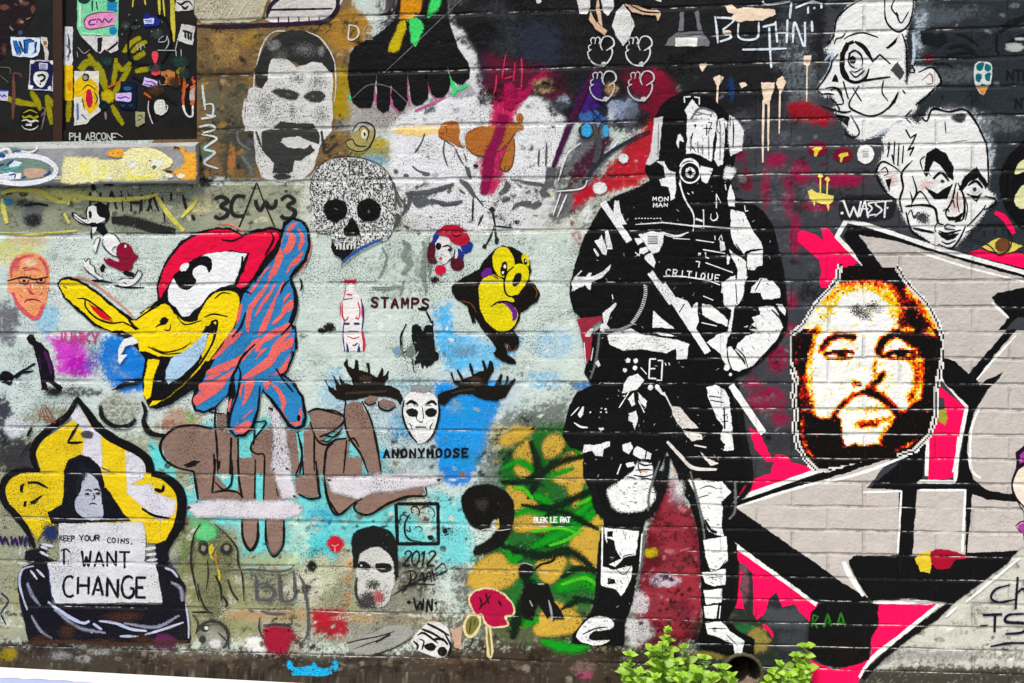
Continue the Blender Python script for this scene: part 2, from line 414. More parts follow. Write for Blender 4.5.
def bp(c, p, soft=6, k=1.0, rag=5):
    """a sprayed field with a soft, slightly ragged edge"""
    Q = pts_(p); n = len(Q)
    x0_, y0_ = Q.min(0) - soft - rag - 4; x1_, y1_ = Q.max(0) + soft + rag + 4
    sel = window_(x0_, y0_, x1_, y1_)
    if sel is None: return
    u = GU[sel]; v = GV[sel]; d = np.full(u.shape, 1e9); ins = np.zeros(u.shape, bool)
    for i in range(n):
        a, b = Q[i], Q[(i + 1) % n]; e = b - a; L2 = max(e @ e, 1e-9)
        t = np.clip(((u - a[0]) * e[0] + (v - a[1]) * e[1]) / L2, 0, 1)
        d = np.minimum(d, np.hypot(u - a[0] - t * e[0], v - a[1] - t * e[1]))
        if a[1] != b[1]:
            cr = ((a[1] > v) != (b[1] > v)) & (u < (b[0] - a[0]) * (v - a[1]) / (b[1] - a[1]) + a[0]); ins ^= cr
    sd = np.where(ins, d, -d) + NLO[sel] * rag + NHI[sel] * rag * .6
    bg_mix(sel, sstep(sd / max(soft, .5) * .5 + .5), c, k)
def bb(c, x, y, rx, ry=None, k=1.0, rot=0, pw=1.0):
    ry = rx if ry is None else ry
    (x, y), = pts_([(x, y)]); rx /= ORG[2]; ry /= ORG[2]
    R_ = max(rx, ry) * 1.6; sel = window_(x - R_, y - R_, x + R_, y + R_)
    if sel is None: return
    a = math.radians(rot); du = GU[sel] - x; dv = GV[sel] - y
    p = (du * math.cos(a) + dv * math.sin(a)) / rx; q = (-du * math.sin(a) + dv * math.cos(a)) / ry
    r = np.hypot(p, q) + NLO[sel] * .45 + NHI[sel] * .25
    bg_mix(sel, sstep((1.32 - r) / .75 * pw), c, k)
full()
BG[:] = alb((203, 214, 206))
# --- upper left: ochre render, beige band
bp((128, 104, 72), '150 -200 352 -200 352 180 150 180', 5)
bb((170, 130, 62), 345, 28, 30, 22); bb((165, 140, 40), 342, 100, 14, 32); bb((172, 140, 85), 225, 45, 18, 22, .7); bb((170, 135, 60), 250, 40, 12, 12, .6)
bb((92, 74, 50), 230, 74, 40, 6, .9); bb((105, 100, 80), 225, 110, 26, 30, .8); bb((70, 72, 62), 240, 150, 22, 30, .8); bb((178, 120, 70), 232, 160, 4, 16, .7)
bb((90, 92, 100), 250, 155, 6, 20, .6); bb((95, 130, 110), 206, 150, 5, 12, .7); bb((150, 150, 90), 370, 150, 25, 16, .8); bb((120, 160, 180), 375, 160, 16, 5, .7); bb((185, 165, 75), 375, 143, 18, 5, .8)
bb((140, 150, 160), 345, 125, 16, 8, .6); bb((205, 195, 172), 222, 8, 30, 9, .8)
bp((45, 42, 40), '196 24 330 18 330 24 196 30', 3, .7)
bp((160, 162, 140), '-190 182 640 182 640 232 -190 232', 5); bp((150, 154, 132), '-190 182 200 182 200 234 -190 234', 4)
bp((205, 208, 196), '300 180 640 180 640 234 300 234', 12)
bb((218, 210, 130), 60, 196, 45, 7, .7); bb((110, 112, 108), 33, 215, 14, 14, .8); bb((40, 40, 38), 25, 203, 12, 5, .7); bb((205, 196, 150), 200, 205, 14, 10, .6)
bb((205, 205, 120), 15, 250, 30, 9, .7); bb((205, 178, 130), 30, 240, 20, 5, .6); bb((225, 215, 160), 8, 262, 14, 6, .6)
# --- middle left: mint with drips of blue, grey
bb((214, 222, 214), 100, 290, 90, 45, .7); bb((150, 195, 215), 48, 320, 14, 18, .7); bb((110, 110, 115), 8, 325, 14, 26, .8)
bb((140, 190, 225), 175, 345, 16, 14, .7); bb((175, 205, 225), 160, 372, 18, 10, .8); bb((105, 165, 215), 132, 352, 34, 26, .8)
bp((205, 64, 190), '50 338 88 336 92 376 58 376', 8, .9, 4); bb((175, 40, 170), 80, 366, 12, 12, .8); bb((120, 95, 190), 92, 365, 8, 14, .6)
bp((35, 125, 205), '100 338 128 335 150 358 148 375 150 390 120 394 106 376 98 360', 8, .95, 4)
# --- lower left beige, soot and spray
bp((160, 160, 132), '-190 440 205 430 420 500 430 560 430 640 -190 650', 24)
bp((150, 150, 112), '175 520 240 525 262 640 180 640', 14, .9); bb((120, 118, 82), 190, 570, 12, 40, .7); bb((160, 160, 120), 20, 600, 16, 30, .8)
bb((60, 58, 62), 15, 455, 26, 24, .95); bb((40, 40, 58), 4, 425, 10, 30, .8); bb((216, 216, 216), 14, 428, 10, 12, .9); bb((150, 148, 120), 50, 415, 24, 12, .7)
bb((188, 190, 172), 120, 410, 24, 18, .7); bb((120, 120, 104), 118, 412, 22, 14, .5); bb((64, 64, 60), 82, 392, 22, 6, .7)
bp((110, 208, 205), '150 440 166 452 180 480 195 500 195 522 170 510 150 470', 6, .95)
bp((118, 205, 205), '196 425 300 410 385 425 400 500 420 520 440 545 430 560 330 560 250 570 236 530 190 520 190 500', 10, .9)
bp((120, 205, 208), '430 490 470 500 472 560 440 572 430 540', 10, .9); bb((95, 200, 205), 315, 535, 26, 24, .7); bb((60, 150, 180), 322, 518, 20, 12, .6); bb((195, 225, 205), 300, 540, 10, 30, .6)
bb((185, 190, 160), 322, 575, 26, 20, .8); bb((210, 208, 190), 305, 588, 24, 16, .8); bb((205, 205, 150), 290, 560, 10, 8, .6); bb((165, 170, 130), 262, 560, 30, 10, .7)
bb((84, 195, 105), 205, 532, 12, 14, .9); bb((100, 160, 110), 198, 520, 16, 6, .7); bb((120, 150, 95), 180, 545, 8, 20, .5)
bb((178, 150, 128), 180, 420, 26, 14, .8); bb((150, 110, 90), 172, 425, 16, 6, .6); bb((125, 175, 85), 190, 416, 6, 8, .6)
bb((100, 98, 88), 265, 588, 50, 24, .35); bb((188, 178, 150), 345, 560, 8, 24, .7)
bp((172, 140, 105), '225 612 300 608 345 612 440 618 440 624 340 622 225 620', 4, .7, 3); bb((180, 145, 100), 348, 590, 4, 26, .8); bb((200, 160, 110), 350, 565, 3, 6, .7)
bb((128, 128, 118), 400, 600, 46, 26, .7); bb((70, 70, 66), 415, 575, 40, 22, .6); bb((95, 95, 88), 462, 585, 14, 26, .7); bb((142, 140, 130), 370, 635, 60, 14, .7)
bb((160, 30, 60), 275, 640, 18, 14, .85); bb((150, 40, 90), 280, 655, 14, 8, .7); bb((175, 100, 90), 292, 638, 12, 6, .6); bb((225, 225, 225), 253, 648, 12, 12, .95); bb((222, 222, 210), 250, 646, 16, 10, .5)
bp((172, 15, 50), '309 608 344 608 347 622 350 632 340 637 316 635 309 624', 6, .95, 3)
bb((150, 150, 150), 210, 575, 10, 5, .4); bb((208, 208, 196), 330, 660, 6, 10, .5)
# --- centre: grey washes, blue behind the antlers, camouflage greens
bb((150, 158, 150), 425, 262, 10, 26, .6, 12); bb((140, 145, 135), 406, 290, 26, 12, .4); bb((168, 178, 165), 375, 265, 24, 14, .4)
bp((190, 205, 208), '320 380 520 370 530 440 500 480 430 490 390 450 330 430', 14, .8)
bb((150, 165, 168), 400, 460, 60, 14, .6); bb((165, 200, 215), 340, 395, 22, 16, .6); bb((125, 175, 200), 333, 375, 10, 10, .5); bb((110, 150, 160), 415, 385, 60, 8, .5)
bp((80, 178, 228), '436 310 450 300 456 330 500 345 520 340 505 365 478 372 448 368 434 345', 10, .85); bb((150, 200, 225), 480, 352, 40, 16, .5)
bp((38, 145, 215), '436 385 510 380 500 400 490 440 478 470 462 485 440 470 436 440 432 410', 5, .95, 4)
bp((52, 130, 205), '443 468 474 468 470 482 456 485 444 480', 4, .95); bb((80, 165, 205), 400, 425, 14, 18, .7); bb((70, 170, 225), 380, 454, 8, 4, .8); bb((190, 200, 205), 395, 415, 10, 18, .4)
bp((110, 118, 112), '492 420 520 410 570 395 575 450 545 500 500 500 470 490', 16, .9); bb((205, 195, 150), 510, 440, 22, 16, .8); bb((198, 176, 90), 518, 432, 14, 10, .7); bb((150, 195, 220), 555, 345, 30, 16, .55); bb((120, 180, 215), 545, 380, 20, 10, .5)
bb((50, 110, 165), 588, 386, 18, 5, .8)
bp((30, 104, 36), '498 452 540 425 575 425 602 450 606 520 604 590 588 640 540 655 500 645 474 610 476 560 500 530', 12, .95)
bb((90, 96, 100), 518, 640, 14, 16, .6); bb((110, 105, 100), 560, 635, 10, 6, .6)
# --- black upper middle
bp((62, 40, 56), '372 -200 470 -200 460 30 400 60 380 20', 10, .8); bp((170, 164, 158), '350 96 470 96 460 135 350 130', 8, .9); bp((30, 30, 33), '440 -200 640 -200 700 -200 700 130 640 130 520 122 480 100 462 60 452 20', 6)
bb((44, 50, 66), 540, 45, 26, 28, .8); bb((62, 64, 68), 500, 10, 30, 10, .6); bb((90, 92, 95), 440, -5, 30, 12, .6); bb((54, 58, 62), 500, 40, 26, 18, .5)
bp((226, 226, 227), '390 178 390 124 402 112 432 101 446 97 468 92 484 90 500 96 512 106 528 94 545 99 560 110 565 122 562 150 548 184 520 232 420 232 396 205', 5, 1, 3)
bp((222, 222, 222), '447 22 462 30 472 44 480 66 486 96 470 98 456 60', 4, .95, 2); bb((150, 152, 156), 462, 92, 16, 8, .7); bb((235, 200, 110), 420, 131, 24, 5, .8); bb((240, 220, 190), 440, 128, 40, 5, .4)
bp((96, 26, 54), '478 40 500 55 560 75 570 100 548 100 536 92 520 98 505 104 492 108 482 90', 8, .8); bb((60, 30, 60), 482, 80, 6, 30, .6)
bp((190, 10, 92), '496 88 520 90 534 84 546 70 524 100 516 112 508 150 502 180 494 196 482 190 478 165 488 140 492 110', 5, .95, 3); bb((175, 20, 80), 540, 80, 14, 8, .6, -35)
bp((100, 100, 104), '540 200 560 150 585 120 605 118 610 150 600 180 580 215 545 225', 8, .9); bb((215, 215, 218), 566, 150, 7, 20, .7, 30)
bp((216, 216, 214), '520 180 562 176 556 205 548 222 520 232', 6, .8)
bb((200, 168, 130), 545, 85, 12, 8, .9); bb((150, 165, 180), 562, 102, 8, 8, .6); bb((70, 30, 120), 590, 98, 14, 18, .9, 20); bb((70, 110, 170), 595, 118, 14, 8, .9); bb((200, 205, 215), 612, 112, 6, 14, .8, 10)
bb((150, 160, 185), 622, 110, 18, 14, .7); bb((82, 85, 92), 630, 120, 10, 20, .6); bb((190, 150, 110), 612, 90, 8, 8, .7); bb((165, 18, 64), 648, 82, 20, 12, .8); bp((120, 16, 50), '620 72 690 72 700 110 660 130 640 104', 8, .75)
bp((184, 14, 48), '652 118 660 122 655 150 652 172 640 184 612 192 584 200 572 214 574 195 600 178 622 150', 5, .95, 3); bb((70, 24, 48), 590, 160, 8, 40, .85, 40); bb((225, 226, 224), 588, 214, 6, 10, .9, 20); bb((150, 90, 90), 577, 240, 6, 12, .5); bb((100, 8, 20), 600, 176, 40, 3, .6)
bp((26, 26, 29), '690 80 740 80 745 125 735 130 715 100', 6, .95); bb((205, 205, 208), 682, 88, 5, 5, .8); bb((60, 110, 160), 706, 92, 14, 4, .8, 30); bb((180, 160, 145), 693, 78, 7, 6, .5)
# --- right hand side: grey bricks
bp((66, 68, 73), '694 -200 1400 -200 1400 670 730 670 690 560 700 240', 5); bp((92, 88, 68), '430 606 760 606 760 700 430 700', 20, .7)
bp((34, 34, 36), '640 -200 830 -200 824 60 812 92 760 110 690 118 660 60 640 60', 8)
bp((46, 52, 57), '824 -200 1400 -200 1400 260 960 250 880 130 840 60', 10, .9); bb((86, 94, 99), 930, 14, 60, 12, .7); bb((40, 42, 46), 960, 45, 60, 18, .6); bb((92, 98, 98), 950, 75, 36, 8, .6); bb((100, 106, 106), 985, 125, 40, 10, .6)
bb((210, 218, 225), 962, 120, 26, 14, .5); bb((200, 210, 220), 985, 150, 10, 24, .5); bb((190, 200, 210), 920, 30, 8, 26, .5); bb((110, 118, 122), 800, 85, 20, 30, .6); bb((140, 150, 158), 790, 40, 26, 26, .35)
bb((60, 66, 72), 795, 10, 20, 14, .6); bb((26, 60, 110), 731, 90, 3, 14, .8); bb((120, 20, 60), 735, 150, 14, 16, .8); bb((110, 70, 85), 800, 180, 22, 8, .4); bb((52, 52, 56), 770, 110, 22, 14, .8); bb((130, 130, 134), 805, 110, 14, 14, .5)
bp((150, 8, 40), '788 104 808 102 828 112 834 120 824 125 806 122 792 120', 5, .9, 3); bb((214, 214, 214), 735, 138, 10, 14, .9); bb((215, 214, 214), 730, 172, 5, 6, .9); bb((120, 24, 48), 746, 180, 6, 12, .7)
for (x, y, rx, ry, k) in ((776, 160, 12, 8, .5), (800, 172, 9, 12, .6), (788, 196, 6, 20, .5), (845, 180, 22, 7, .6), (766, 190, 4, 20, .5), (796, 235, 6, 26, .5), (815, 205, 12, 6, .6), (775, 262, 5, 10, .6), (790, 300, 9, 10, .5), (776, 360, 10, 14, .6), (766, 400, 22, 12, .5), (752, 384, 12, 6, .5), (790, 330, 10, 6, .5), (780, 420, 10, 8, .5)):
    bb((146, 20, 70), x, y, rx * 1.15, ry * 1.15, min(1, k * 1.35))
bb((56, 56, 60), 780, 440, 26, 14, .7); bb((40, 40, 42), 730, 470, 24, 14, .9); bb((66, 66, 68), 760, 480, 12, 14, .6); bb((34, 34, 36), 800, 205, 14, 10, .5); bb((30, 30, 32), 812, 295, 22, 12, .6)
bp((44, 44, 47), '700 500 740 500 760 560 790 600 820 620 825 660 780 660 720 600', 8, .8); bp((74, 76, 80), '752 608 808 608 806 630 762 628', 4, .9, 2); bp((66, 68, 74), '776 632 806 632 806 652 778 650', 4, .9, 2); bb((120, 80, 90), 742, 580, 8, 22, .7)
# --- below the figure: red wash between the legs, soil at the foot of the wall
bp((104, 22, 34), '660 480 674 480 700 530 704 640 640 650 634 610 642 550 652 510', 6); bp((152, 54, 66), '664 490 676 500 690 520 698 545 700 600 696 630 668 640 640 630 642 580 660 560 652 530', 8, .95); bb((205, 190, 205), 665, 581, 16, 7, .9); bb((180, 155, 165), 677, 490, 10, 18, .7); bb((200, 170, 150), 678, 470, 6, 24, .5)
bb((120, 40, 56), 685, 610, 10, 22, .6); bb((190, 165, 50), 650, 553, 8, 5, .95); bb((50, 66, 30), 640, 545, 7, 6, .7); bb((205, 195, 200), 640, 602, 10, 12, .9); bb((210, 208, 210), 640, 632, 16, 14, .9); bb((90, 34, 46), 660, 645, 20, 10, .8); bb((30, 24, 34), 690, 560, 8, 5, .6)
bp((44, 52, 40), '690 620 760 610 780 640 780 690 690 690', 8, .8); bb((40, 110, 60), 745, 628, 10, 5, .7); bb((150, 135, 75), 757, 640, 12, 12, .8); bb((140, 120, 60), 712, 655, 22, 5, .7)
bp((198, 196, 186), '900 560 1400 480 1400 700 850 700 900 640', 8); bb((150, 150, 146), 930, 655, 60, 10, .7); bb((120, 118, 110), 1000, 655, 40, 8, .5)
bp((66, 56, 46), '-190 642 60 642 200 650 300 652 420 648 600 645 700 655 700 760 -190 760', 10, .95, 6); bp((58, 54, 46), '700 668 1400 665 1400 760 700 760', 6, .9)
bb((150, 130, 40), 8, 654, 10, 8, .9); bb((140, 140, 140), 60, 656, 14, 5, .7); bb((150, 148, 145), 84, 659, 10, 5, .7); bb((165, 160, 150), 98, 652, 12, 4, .6); bb((110, 96, 80), 200, 655, 60, 7, .5); bb((120, 100, 90), 585, 668, 14, 8, .6); bb((60, 50, 42), 500, 675, 60, 8, .5); bb((150, 70, 100), 585, 675, 10, 5, .7); bb((120, 90, 70), 450, 660, 40, 6, .4)
bb((150, 112, 80), 300, 650, 12, 5, .5)
# soot, overspray and damp that lie over everything
_q = random.Random(77)
for (a, b, c_, d, n, col, k) in ((0, 440, 420, 640, 60, (60, 58, 46), .30), (200, 400, 470, 640, 40, (70, 76, 74), .28), (0, 185, 640, 235, 36, (74, 74, 60), .32), (195, 20, 350, 180, 40, (52, 46, 34), .38), (690, 0, 1024, 480, 60, (30, 31, 35), .42), (480, 420, 610, 650, 26, (14, 34, 20), .45),
                               (0, 636, 640, 683, 60, (44, 36, 28), .5), (0, 240, 580, 430, 40, (150, 165, 150), .35), (300, 240, 580, 430, 14, (110, 120, 112), .3), (640, 480, 700, 640, 16, (60, 16, 26), .4), (200, 400, 470, 520, 20, (50, 140, 150), .3), (360, 0, 700, 120, 30, (14, 14, 16), .6), (690, 120, 830, 440, 40, (105, 108, 112), .3), (830, 560, 1024, 670, 24, (96, 92, 80), .3), (0, 450, 400, 640, 40, (206, 204, 186), .35)):
    for _ in range(n): bb(col, _q.uniform(a, c_), _q.uniform(b, d), _q.uniform(4, 22), _q.uniform(3, 12), k, _q.uniform(-25, 25))
bb((22, 20, 18), 312, 567, 5, 6, 1.0); bb((30, 28, 26), 205, 182, 7, 5, .9)
for (a, b, c_, d, n, cols) in ((0, 430, 470, 640, 420, ((52, 50, 42), (210, 208, 192), (96, 98, 74), (40, 40, 44), (120, 110, 92), (150, 175, 165))), (0, 185, 560, 236, 150, ((50, 50, 42), (208, 206, 180), (90, 92, 76))), (195, 20, 352, 180, 160, ((44, 38, 28), (150, 120, 66), (176, 150, 104), (70, 78, 60))),
                            (690, 0, 1024, 470, 220, ((28, 28, 32), (112, 114, 118), (50, 52, 58), (96, 30, 52))), (0, 638, 640, 683, 160, ((38, 30, 24), (104, 92, 76), (70, 60, 40), (130, 124, 112))), (480, 425, 605, 650, 90, ((16, 40, 20), (40, 120, 40), (150, 130, 60), (20, 24, 20))), (560, 160, 640, 330, 40, ((60, 64, 58), (120, 40, 50), (170, 190, 172))),
                            (640, 470, 705, 640, 70, ((70, 18, 28), (186, 110, 120), (36, 20, 26))), (840, 560, 1024, 670, 90, ((96, 94, 84), (222, 220, 210), (130, 128, 118))), (390, 90, 570, 230, 60, ((120, 122, 126), (170, 172, 176), (60, 60, 64))), (300, 240, 580, 420, 90, ((110, 124, 112), (226, 234, 228), (150, 170, 158)))):
    for _ in range(n): bb(_q.choice(cols), _q.uniform(a, c_), _q.uniform(b, d), _q.uniform(1.2, 5.5), _q.uniform(1.0, 3.6), _q.uniform(.35, .8), _q.uniform(-40, 40))
def build_wall():
    nz, nx = GX.shape
    idx = np.full((nz, nx), -1, int); V = []; F_ = []; keep = np.zeros((nz - 1, nx - 1), bool)
    xc = (gx[:-1] + gx[1:]) / 2; zc = (gz[:-1] + gz[1:]) / 2
    XC, ZCc = np.meshgrid(xc, zc)
    dc = wp(DRAIN[0], DRAIN[1]); dr = DRAIN[2] * KR * 1.0
    keep = ~((XC < hx1) & (ZCc > hz0)) & (np.hypot(XC - dc[0], ZCc - dc[2]) > dr)
    used = np.zeros((nz, nx), bool)
    used[:-1, :-1] |= keep; used[1:, :-1] |= keep; used[:-1, 1:] |= keep; used[1:, 1:] |= keep
    idx[used] = np.arange(used.sum())
    verts = np.stack([GX[used], np.zeros(used.sum()), GZ[used]], 1)
    i, j = np.nonzero(keep)
    quads = np.stack([idx[i, j], idx[i, j + 1], idx[i + 1, j + 1], idx[i + 1, j]], 1)
    cols = np.concatenate([np.clip(BG[used], 0, 1), np.ones((used.sum(), 1))], 1)
    nf = len(quads); nv = len(verts)
    # thickness: back slab and the reveals of the window opening
    ex = []; ef = []
    def quad(a, b, c, d):
        k = nv + len(ex); ex.extend([a, b, c, d]); ef.append((k, k + 1, k + 2, k + 3))
    xa, xb, za, zb, yb = gx[0], gx[-1], gz[0], gz[-1], .24
    quad((xa, yb, za), (xa, yb, zb), (xb, yb, zb), (xb, yb, za))
    quad((xb, 0, za), (xb, yb, za), (xb, yb, zb), (xb, 0, zb))
    quad((hx1, 0, zb), (hx1, yb, zb), (xb, yb, zb), (xb, 0, zb))
    quad((hx1, 0, hz0), (hx1, yb, hz0), (hx1, yb, zb), (hx1, 0, zb))
    quad((xa, 0, hz0), (xa, yb, hz0), (hx1, yb, hz0), (hx1, 0, hz0))
    quad((xa, 0, za), (xa, 0, hz0), (xa, yb, hz0), (xa, yb, za))
    me = bpy.data.meshes.new('graffiti_wall')
    allv = np.concatenate([verts, np.array(ex)]).astype(np.float32); allf = np.concatenate([quads, np.array(ef)]).astype(np.int32)
    me.vertices.add(len(allv)); me.vertices.foreach_set('co', allv.ravel())
    me.loops.add(len(allf) * 4); me.loops.foreach_set('vertex_index', allf.ravel())
    me.polygons.add(len(allf)); me.polygons.foreach_set('loop_start', np.arange(len(allf), dtype=np.int32) * 4)
    me.update(calc_edges=True)
    at = me.attributes.new('ground_colour', 'FLOAT_COLOR', 'POINT')
    extra = np.array([[.10, .13, .13, 1.0]] * len(ex))
    at.data.foreach_set('color', np.concatenate([cols, extra]).astype(np.float32).ravel())
    m = bpy.data.materials.new('sprayed_over_wall'); m.use_nodes = True; nt = m.node_tree; nt.nodes.clear()
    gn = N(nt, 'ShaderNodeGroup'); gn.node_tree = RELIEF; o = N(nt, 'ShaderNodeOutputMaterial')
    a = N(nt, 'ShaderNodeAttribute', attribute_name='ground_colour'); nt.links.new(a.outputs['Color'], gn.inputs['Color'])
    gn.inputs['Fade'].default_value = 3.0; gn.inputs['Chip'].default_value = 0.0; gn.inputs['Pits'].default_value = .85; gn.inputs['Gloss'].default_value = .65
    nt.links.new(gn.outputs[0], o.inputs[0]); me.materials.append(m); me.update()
    ob = bpy.data.objects.new('graffiti_wall', me); COL.objects.link(ob)
    ob['label'] = 'long painted brick wall covered all over in layers of graffiti and stencils'; ob['category'] = 'wall'
build_wall()
# ================================================================== camouflage patch (under the later stencils)
A('camouflage_mural', 'mural', 'green, ochre and black camouflage patch left of the armoured officer')
full()
P('ochre', 'c4a34c', .9, 1.0)
for q in ('548 470 562 456 584 450 586 482 566 486 552 480', '506 490 518 486 532 498 548 515 552 530 530 532 512 528', '574 532 602 514 604 562 588 572 570 560', '566 482 582 482 580 502 574 508', '470 572 486 556 502 554 520 566 516 580 500 590 470 588', '534 624 552 602 570 608 582 620 578 632 540 636', '542 444 552 434 566 440 558 455 545 458', '514 452 530 440 534 466 528 478 516 474', '536 562 552 552 566 558 562 575 548 584 538 575',  '500 438 520 428 536 428 522 440 506 446'): C(q, 7)
P('bright_green', '23922a', .8, .9)
for q, w_ in (('505 520 530 510 560 520 590 512', 11), ('530 548 555 536 585 520 600 505', 12), ('556 590 580 580 600 590', 20), ('500 470 520 462 545 475 575 468', 9), ('520 488 545 500 570 516 596 500', 10), ('510 600 520 618 540 620', 16), ('540 640 570 648 600 640', 12), ('560 430 575 445 580 460', 8), ('506 540 512 560 530 548', 9), ('590 480 600 500 602 520', 10)): S(q, w_ * 1.8, 1.0, taper=(.4, .4))
P('dark_green', '0d2414', .8, .8)
for q, w_ in (('500 482 530 480 560 462 590 455', 9), ('520 505 550 508 575 498 602 486', 8), ('500 545 540 556 570 552 600 574', 10), ('540 520 560 512 600 530', 7), ('520 570 530 590 520 610 512 640', 13), ('560 578 580 568 602 574', 7), ('530 440 538 470 528 500', 9), ('560 610 580 600 600 604', 6)): S(q, w_ * 1.8, 1.0, taper=(.4, .4))
P('lime_edges', '55bb35', .7, .6)
for q, w_ in (('512 490 522 488 534 500', 4), ('530 532 560 528 580 535', 3.5), ('560 585 585 578 600 588', 4), ('575 505 588 500 598 492', 3.5), ('548 546 566 540 584 528', 3)): S(q, w_ * 2, 1.0)
# ================================================================== right-hand third
K, WH, PK, GF = '121214', 'eaeae7', 'f80d60', 'c2bbb5'
A('block_letter_mural', 'mural', 'huge grey angular letters with black edges on hot pink filling the lower right')
P('pink_background', PK, .45)
O(680, 130); F('572 505 600 492 650 505 700 540 690 480 720 478 745 505 800 570 855 655 800 700 690 690 680 640 620 585 575 545', .8)
O(780, 250, 5.422); F('178 -20 395 -20 418 72 342 125 332 150 255 192 225 205 210 170 228 110 215 60', .6); E(242, 195, 22, 12, .5)
O(700, 440); F('240 -60 290 -40 350 95 372 68 398 72 432 80 440 108 560 135 590 155 195 268 190 245 255 190 345 165 362 108 322 104 268 40', .6)
O(884, 330, 4.879); F('285 285 400 378 345 700 210 700 222 525 150 522 118 515 165 470 180 420 238 428 258 440 300 400', .6); F('262 275 285 285 300 330 262 330', .4)
O(824, 440); F('515 -10 665 -10 640 185 510 195', .4)
O(720, 543); F('80 30 490 308 450 330 440 388 405 352 360 300 305 312 270 240 240 275 222 340 178 378 162 330 160 150 120 100 82 96', .6); S('205 395 245 430 260 465', 3.5); F('66 318 118 322 96 220 110 140 84 140', .5)
O(824, 543); F('226 300 550 300 320 500 205 610 160 690 -60 700 -80 560 -20 590 60 620 140 590 230 540', .8)
O(824, 130); S('830 400 880 430 930 510', 7, .3); F('700 600 760 580 830 605 960 600 990 620 990 690 960 680', .6)
P('white_outline', WH, .4)
O(824, 210); L('205 280 62 130 108 52 200 70 560 190 990 308', 4.5)
O(884, 330, 4.879); L('262 215 405 372 340 700', 4)
O(824, 440); L('660 -20 640 205 450 203', 4); L('500 180 505 -5 0 165', 4)
O(700, 440); L('120 310 560 155 1120 0', 5); L('118 455 440 690', 4.4); L('100 330 108 450', 3)
O(720, 543); L('40 -10 310 180 475 302', 4.6)
O(824, 543); L('235 288 420 290 600 275', 3.6); S('560 300 380 450 240 560 170 660', 5)
P('black_edge', K, .35)
O(824, 210); F('93 128 122 76 200 86 560 192 990 285 990 335 560 215 340 150 172 122 232 205 290 288 200 292', .5)
F('815 428 850 405 990 375 990 525 945 520 910 555 805 700 760 700 900 525', .5)
O(884, 330, 4.879); F('600 0 645 0 540 120 450 245 468 275 500 245 580 203 540 255 500 295 465 360 435 410 412 500 405 600 430 690 365 690 395 490 412 370 300 262 268 205 282 140 345 152 412 215', .5)
O(824, 440); F('0 180 498 20 480 185 442 212 640 218 660 150 690 -20 700 100 725 190 790 245 880 262 935 265 935 300 800 288 722 260 702 560 690 560 695 238 455 238 430 565 352 575 380 240 215 238 425 65 380 88 0 200', .5)
O(700, 440); F('105 325 560 175 960 55 960 75 880 100 560 205 165 325', .4); F('108 325 160 322 560 600 810 760 830 800 560 790 430 690 118 460 105 400', .5)
O(824, 543); F('120 100 135 68 165 56 355 72 432 60 560 58 700 45 948 35 900 95 780 185 640 290 560 370 400 480 300 560 200 665 180 660 200 620 330 500 560 320 600 292 420 270 240 280 200 262', .5)
O(720, 543); F('480 300 700 262 720 290 775 300 770 400 735 480 730 570 640 600 570 608 500 590 440 540 430 460 445 340', 2.0)
P('grey_fill', GF, .35, .5)
O(824, 210); F('172 122 340 150 560 215 990 335 990 375 850 405 815 428 900 525 760 700 585 700 560 600 380 340 290 288 232 205', .4)
O(884, 330, 4.879); F('560 0 598 0 412 213 345 152 285 130 285 20 300 0', .4); F('645 0 700 0 700 545 660 600 640 690 432 690 408 600 415 500 438 410 468 360 503 295 545 255 582 203 500 243 470 270 452 243 540 122', .4)
O(824, 440); F('705 0 980 0 975 45 940 110 925 180 935 262 880 260 790 242 728 188 704 100', .4); F('725 265 800 292 940 302 975 350 975 520 945 540 700 550', .4); F('455 242 692 242 690 560 560 565 432 562', .4)
O(700, 440); F('168 326 560 208 880 104 930 95 812 235 970 242 970 562 745 566 725 590 740 640 820 770 700 700 560 598', .4)
P('highlight', 'f3f2ee', .4, .3)
O(824, 210); S('450 200 700 280 980 350', 3, .5); S('815 448 905 530', 3)
O(884, 330, 4.879); S('640 30 540 140 455 240', 2.4); S('470 372 430 470 420 600 432 690', 3, .3)
O(824, 440); S('705 60 722 150 770 190', 3, .3); L('195 255 378 250 360 550', 2); L('470 245 690 245 675 540', 2.4); S('0 210 200 155 410 75', 4, .4); S('90 590 125 680', 3)
O(700, 440); S('175 328 420 250 640 190', 3.5, .4); L('800 255 970 250', 2)
O(824, 543); S('95 90 140 180 195 262', 5, .2); S('960 70 800 200 690 290', 3, .3); S('650 310 590 365', 3, .3)
P('sprayed_letters', '2f7226', .6)
O(720, 543); L('448 415 455 350 480 360 460 385 478 420', 2.2, .5); L('505 415 525 345 545 410', 2.4, .3); L('512 388 540 388', 1.6, .3); L('570 410 590 340 612 410', 2.4, .3); L('576 388 606 388', 1.6, .3)
P('black_patch', '17100f', .3); O(720, 543); blob(610, 520, 110, 90, .5)
P('colour_splash', 'd8bf45', .4); O(824, 440); F('445 580 465 555 520 540 528 600 515 650 470 640', .5)
P('red_splash', 'a11234', .4); F('520 545 545 532 610 535 720 572 640 585 615 628 545 630 522 600', .6)
P('marker_tag', '171b2e', .4)
O(824, 543); S('905 205 840 225 815 265 850 290 935 275', 2.6); L('945 170 935 318', 2.6); S('935 250 975 225 990 300', 2.6); L('770 352 875 348', 3); L('835 350 832 440', 3); S('985 345 900 352 890 385 985 395 970 435 880 445', 3.2); S('815 505 900 490 990 488', 2.6); L('765 405 795 402', 1.6)
P('olive_drip', 'a39b42', .4); O(884, 330, 4.879); F('255 400 300 385 312 430 300 465 270 450 245 425', .5)
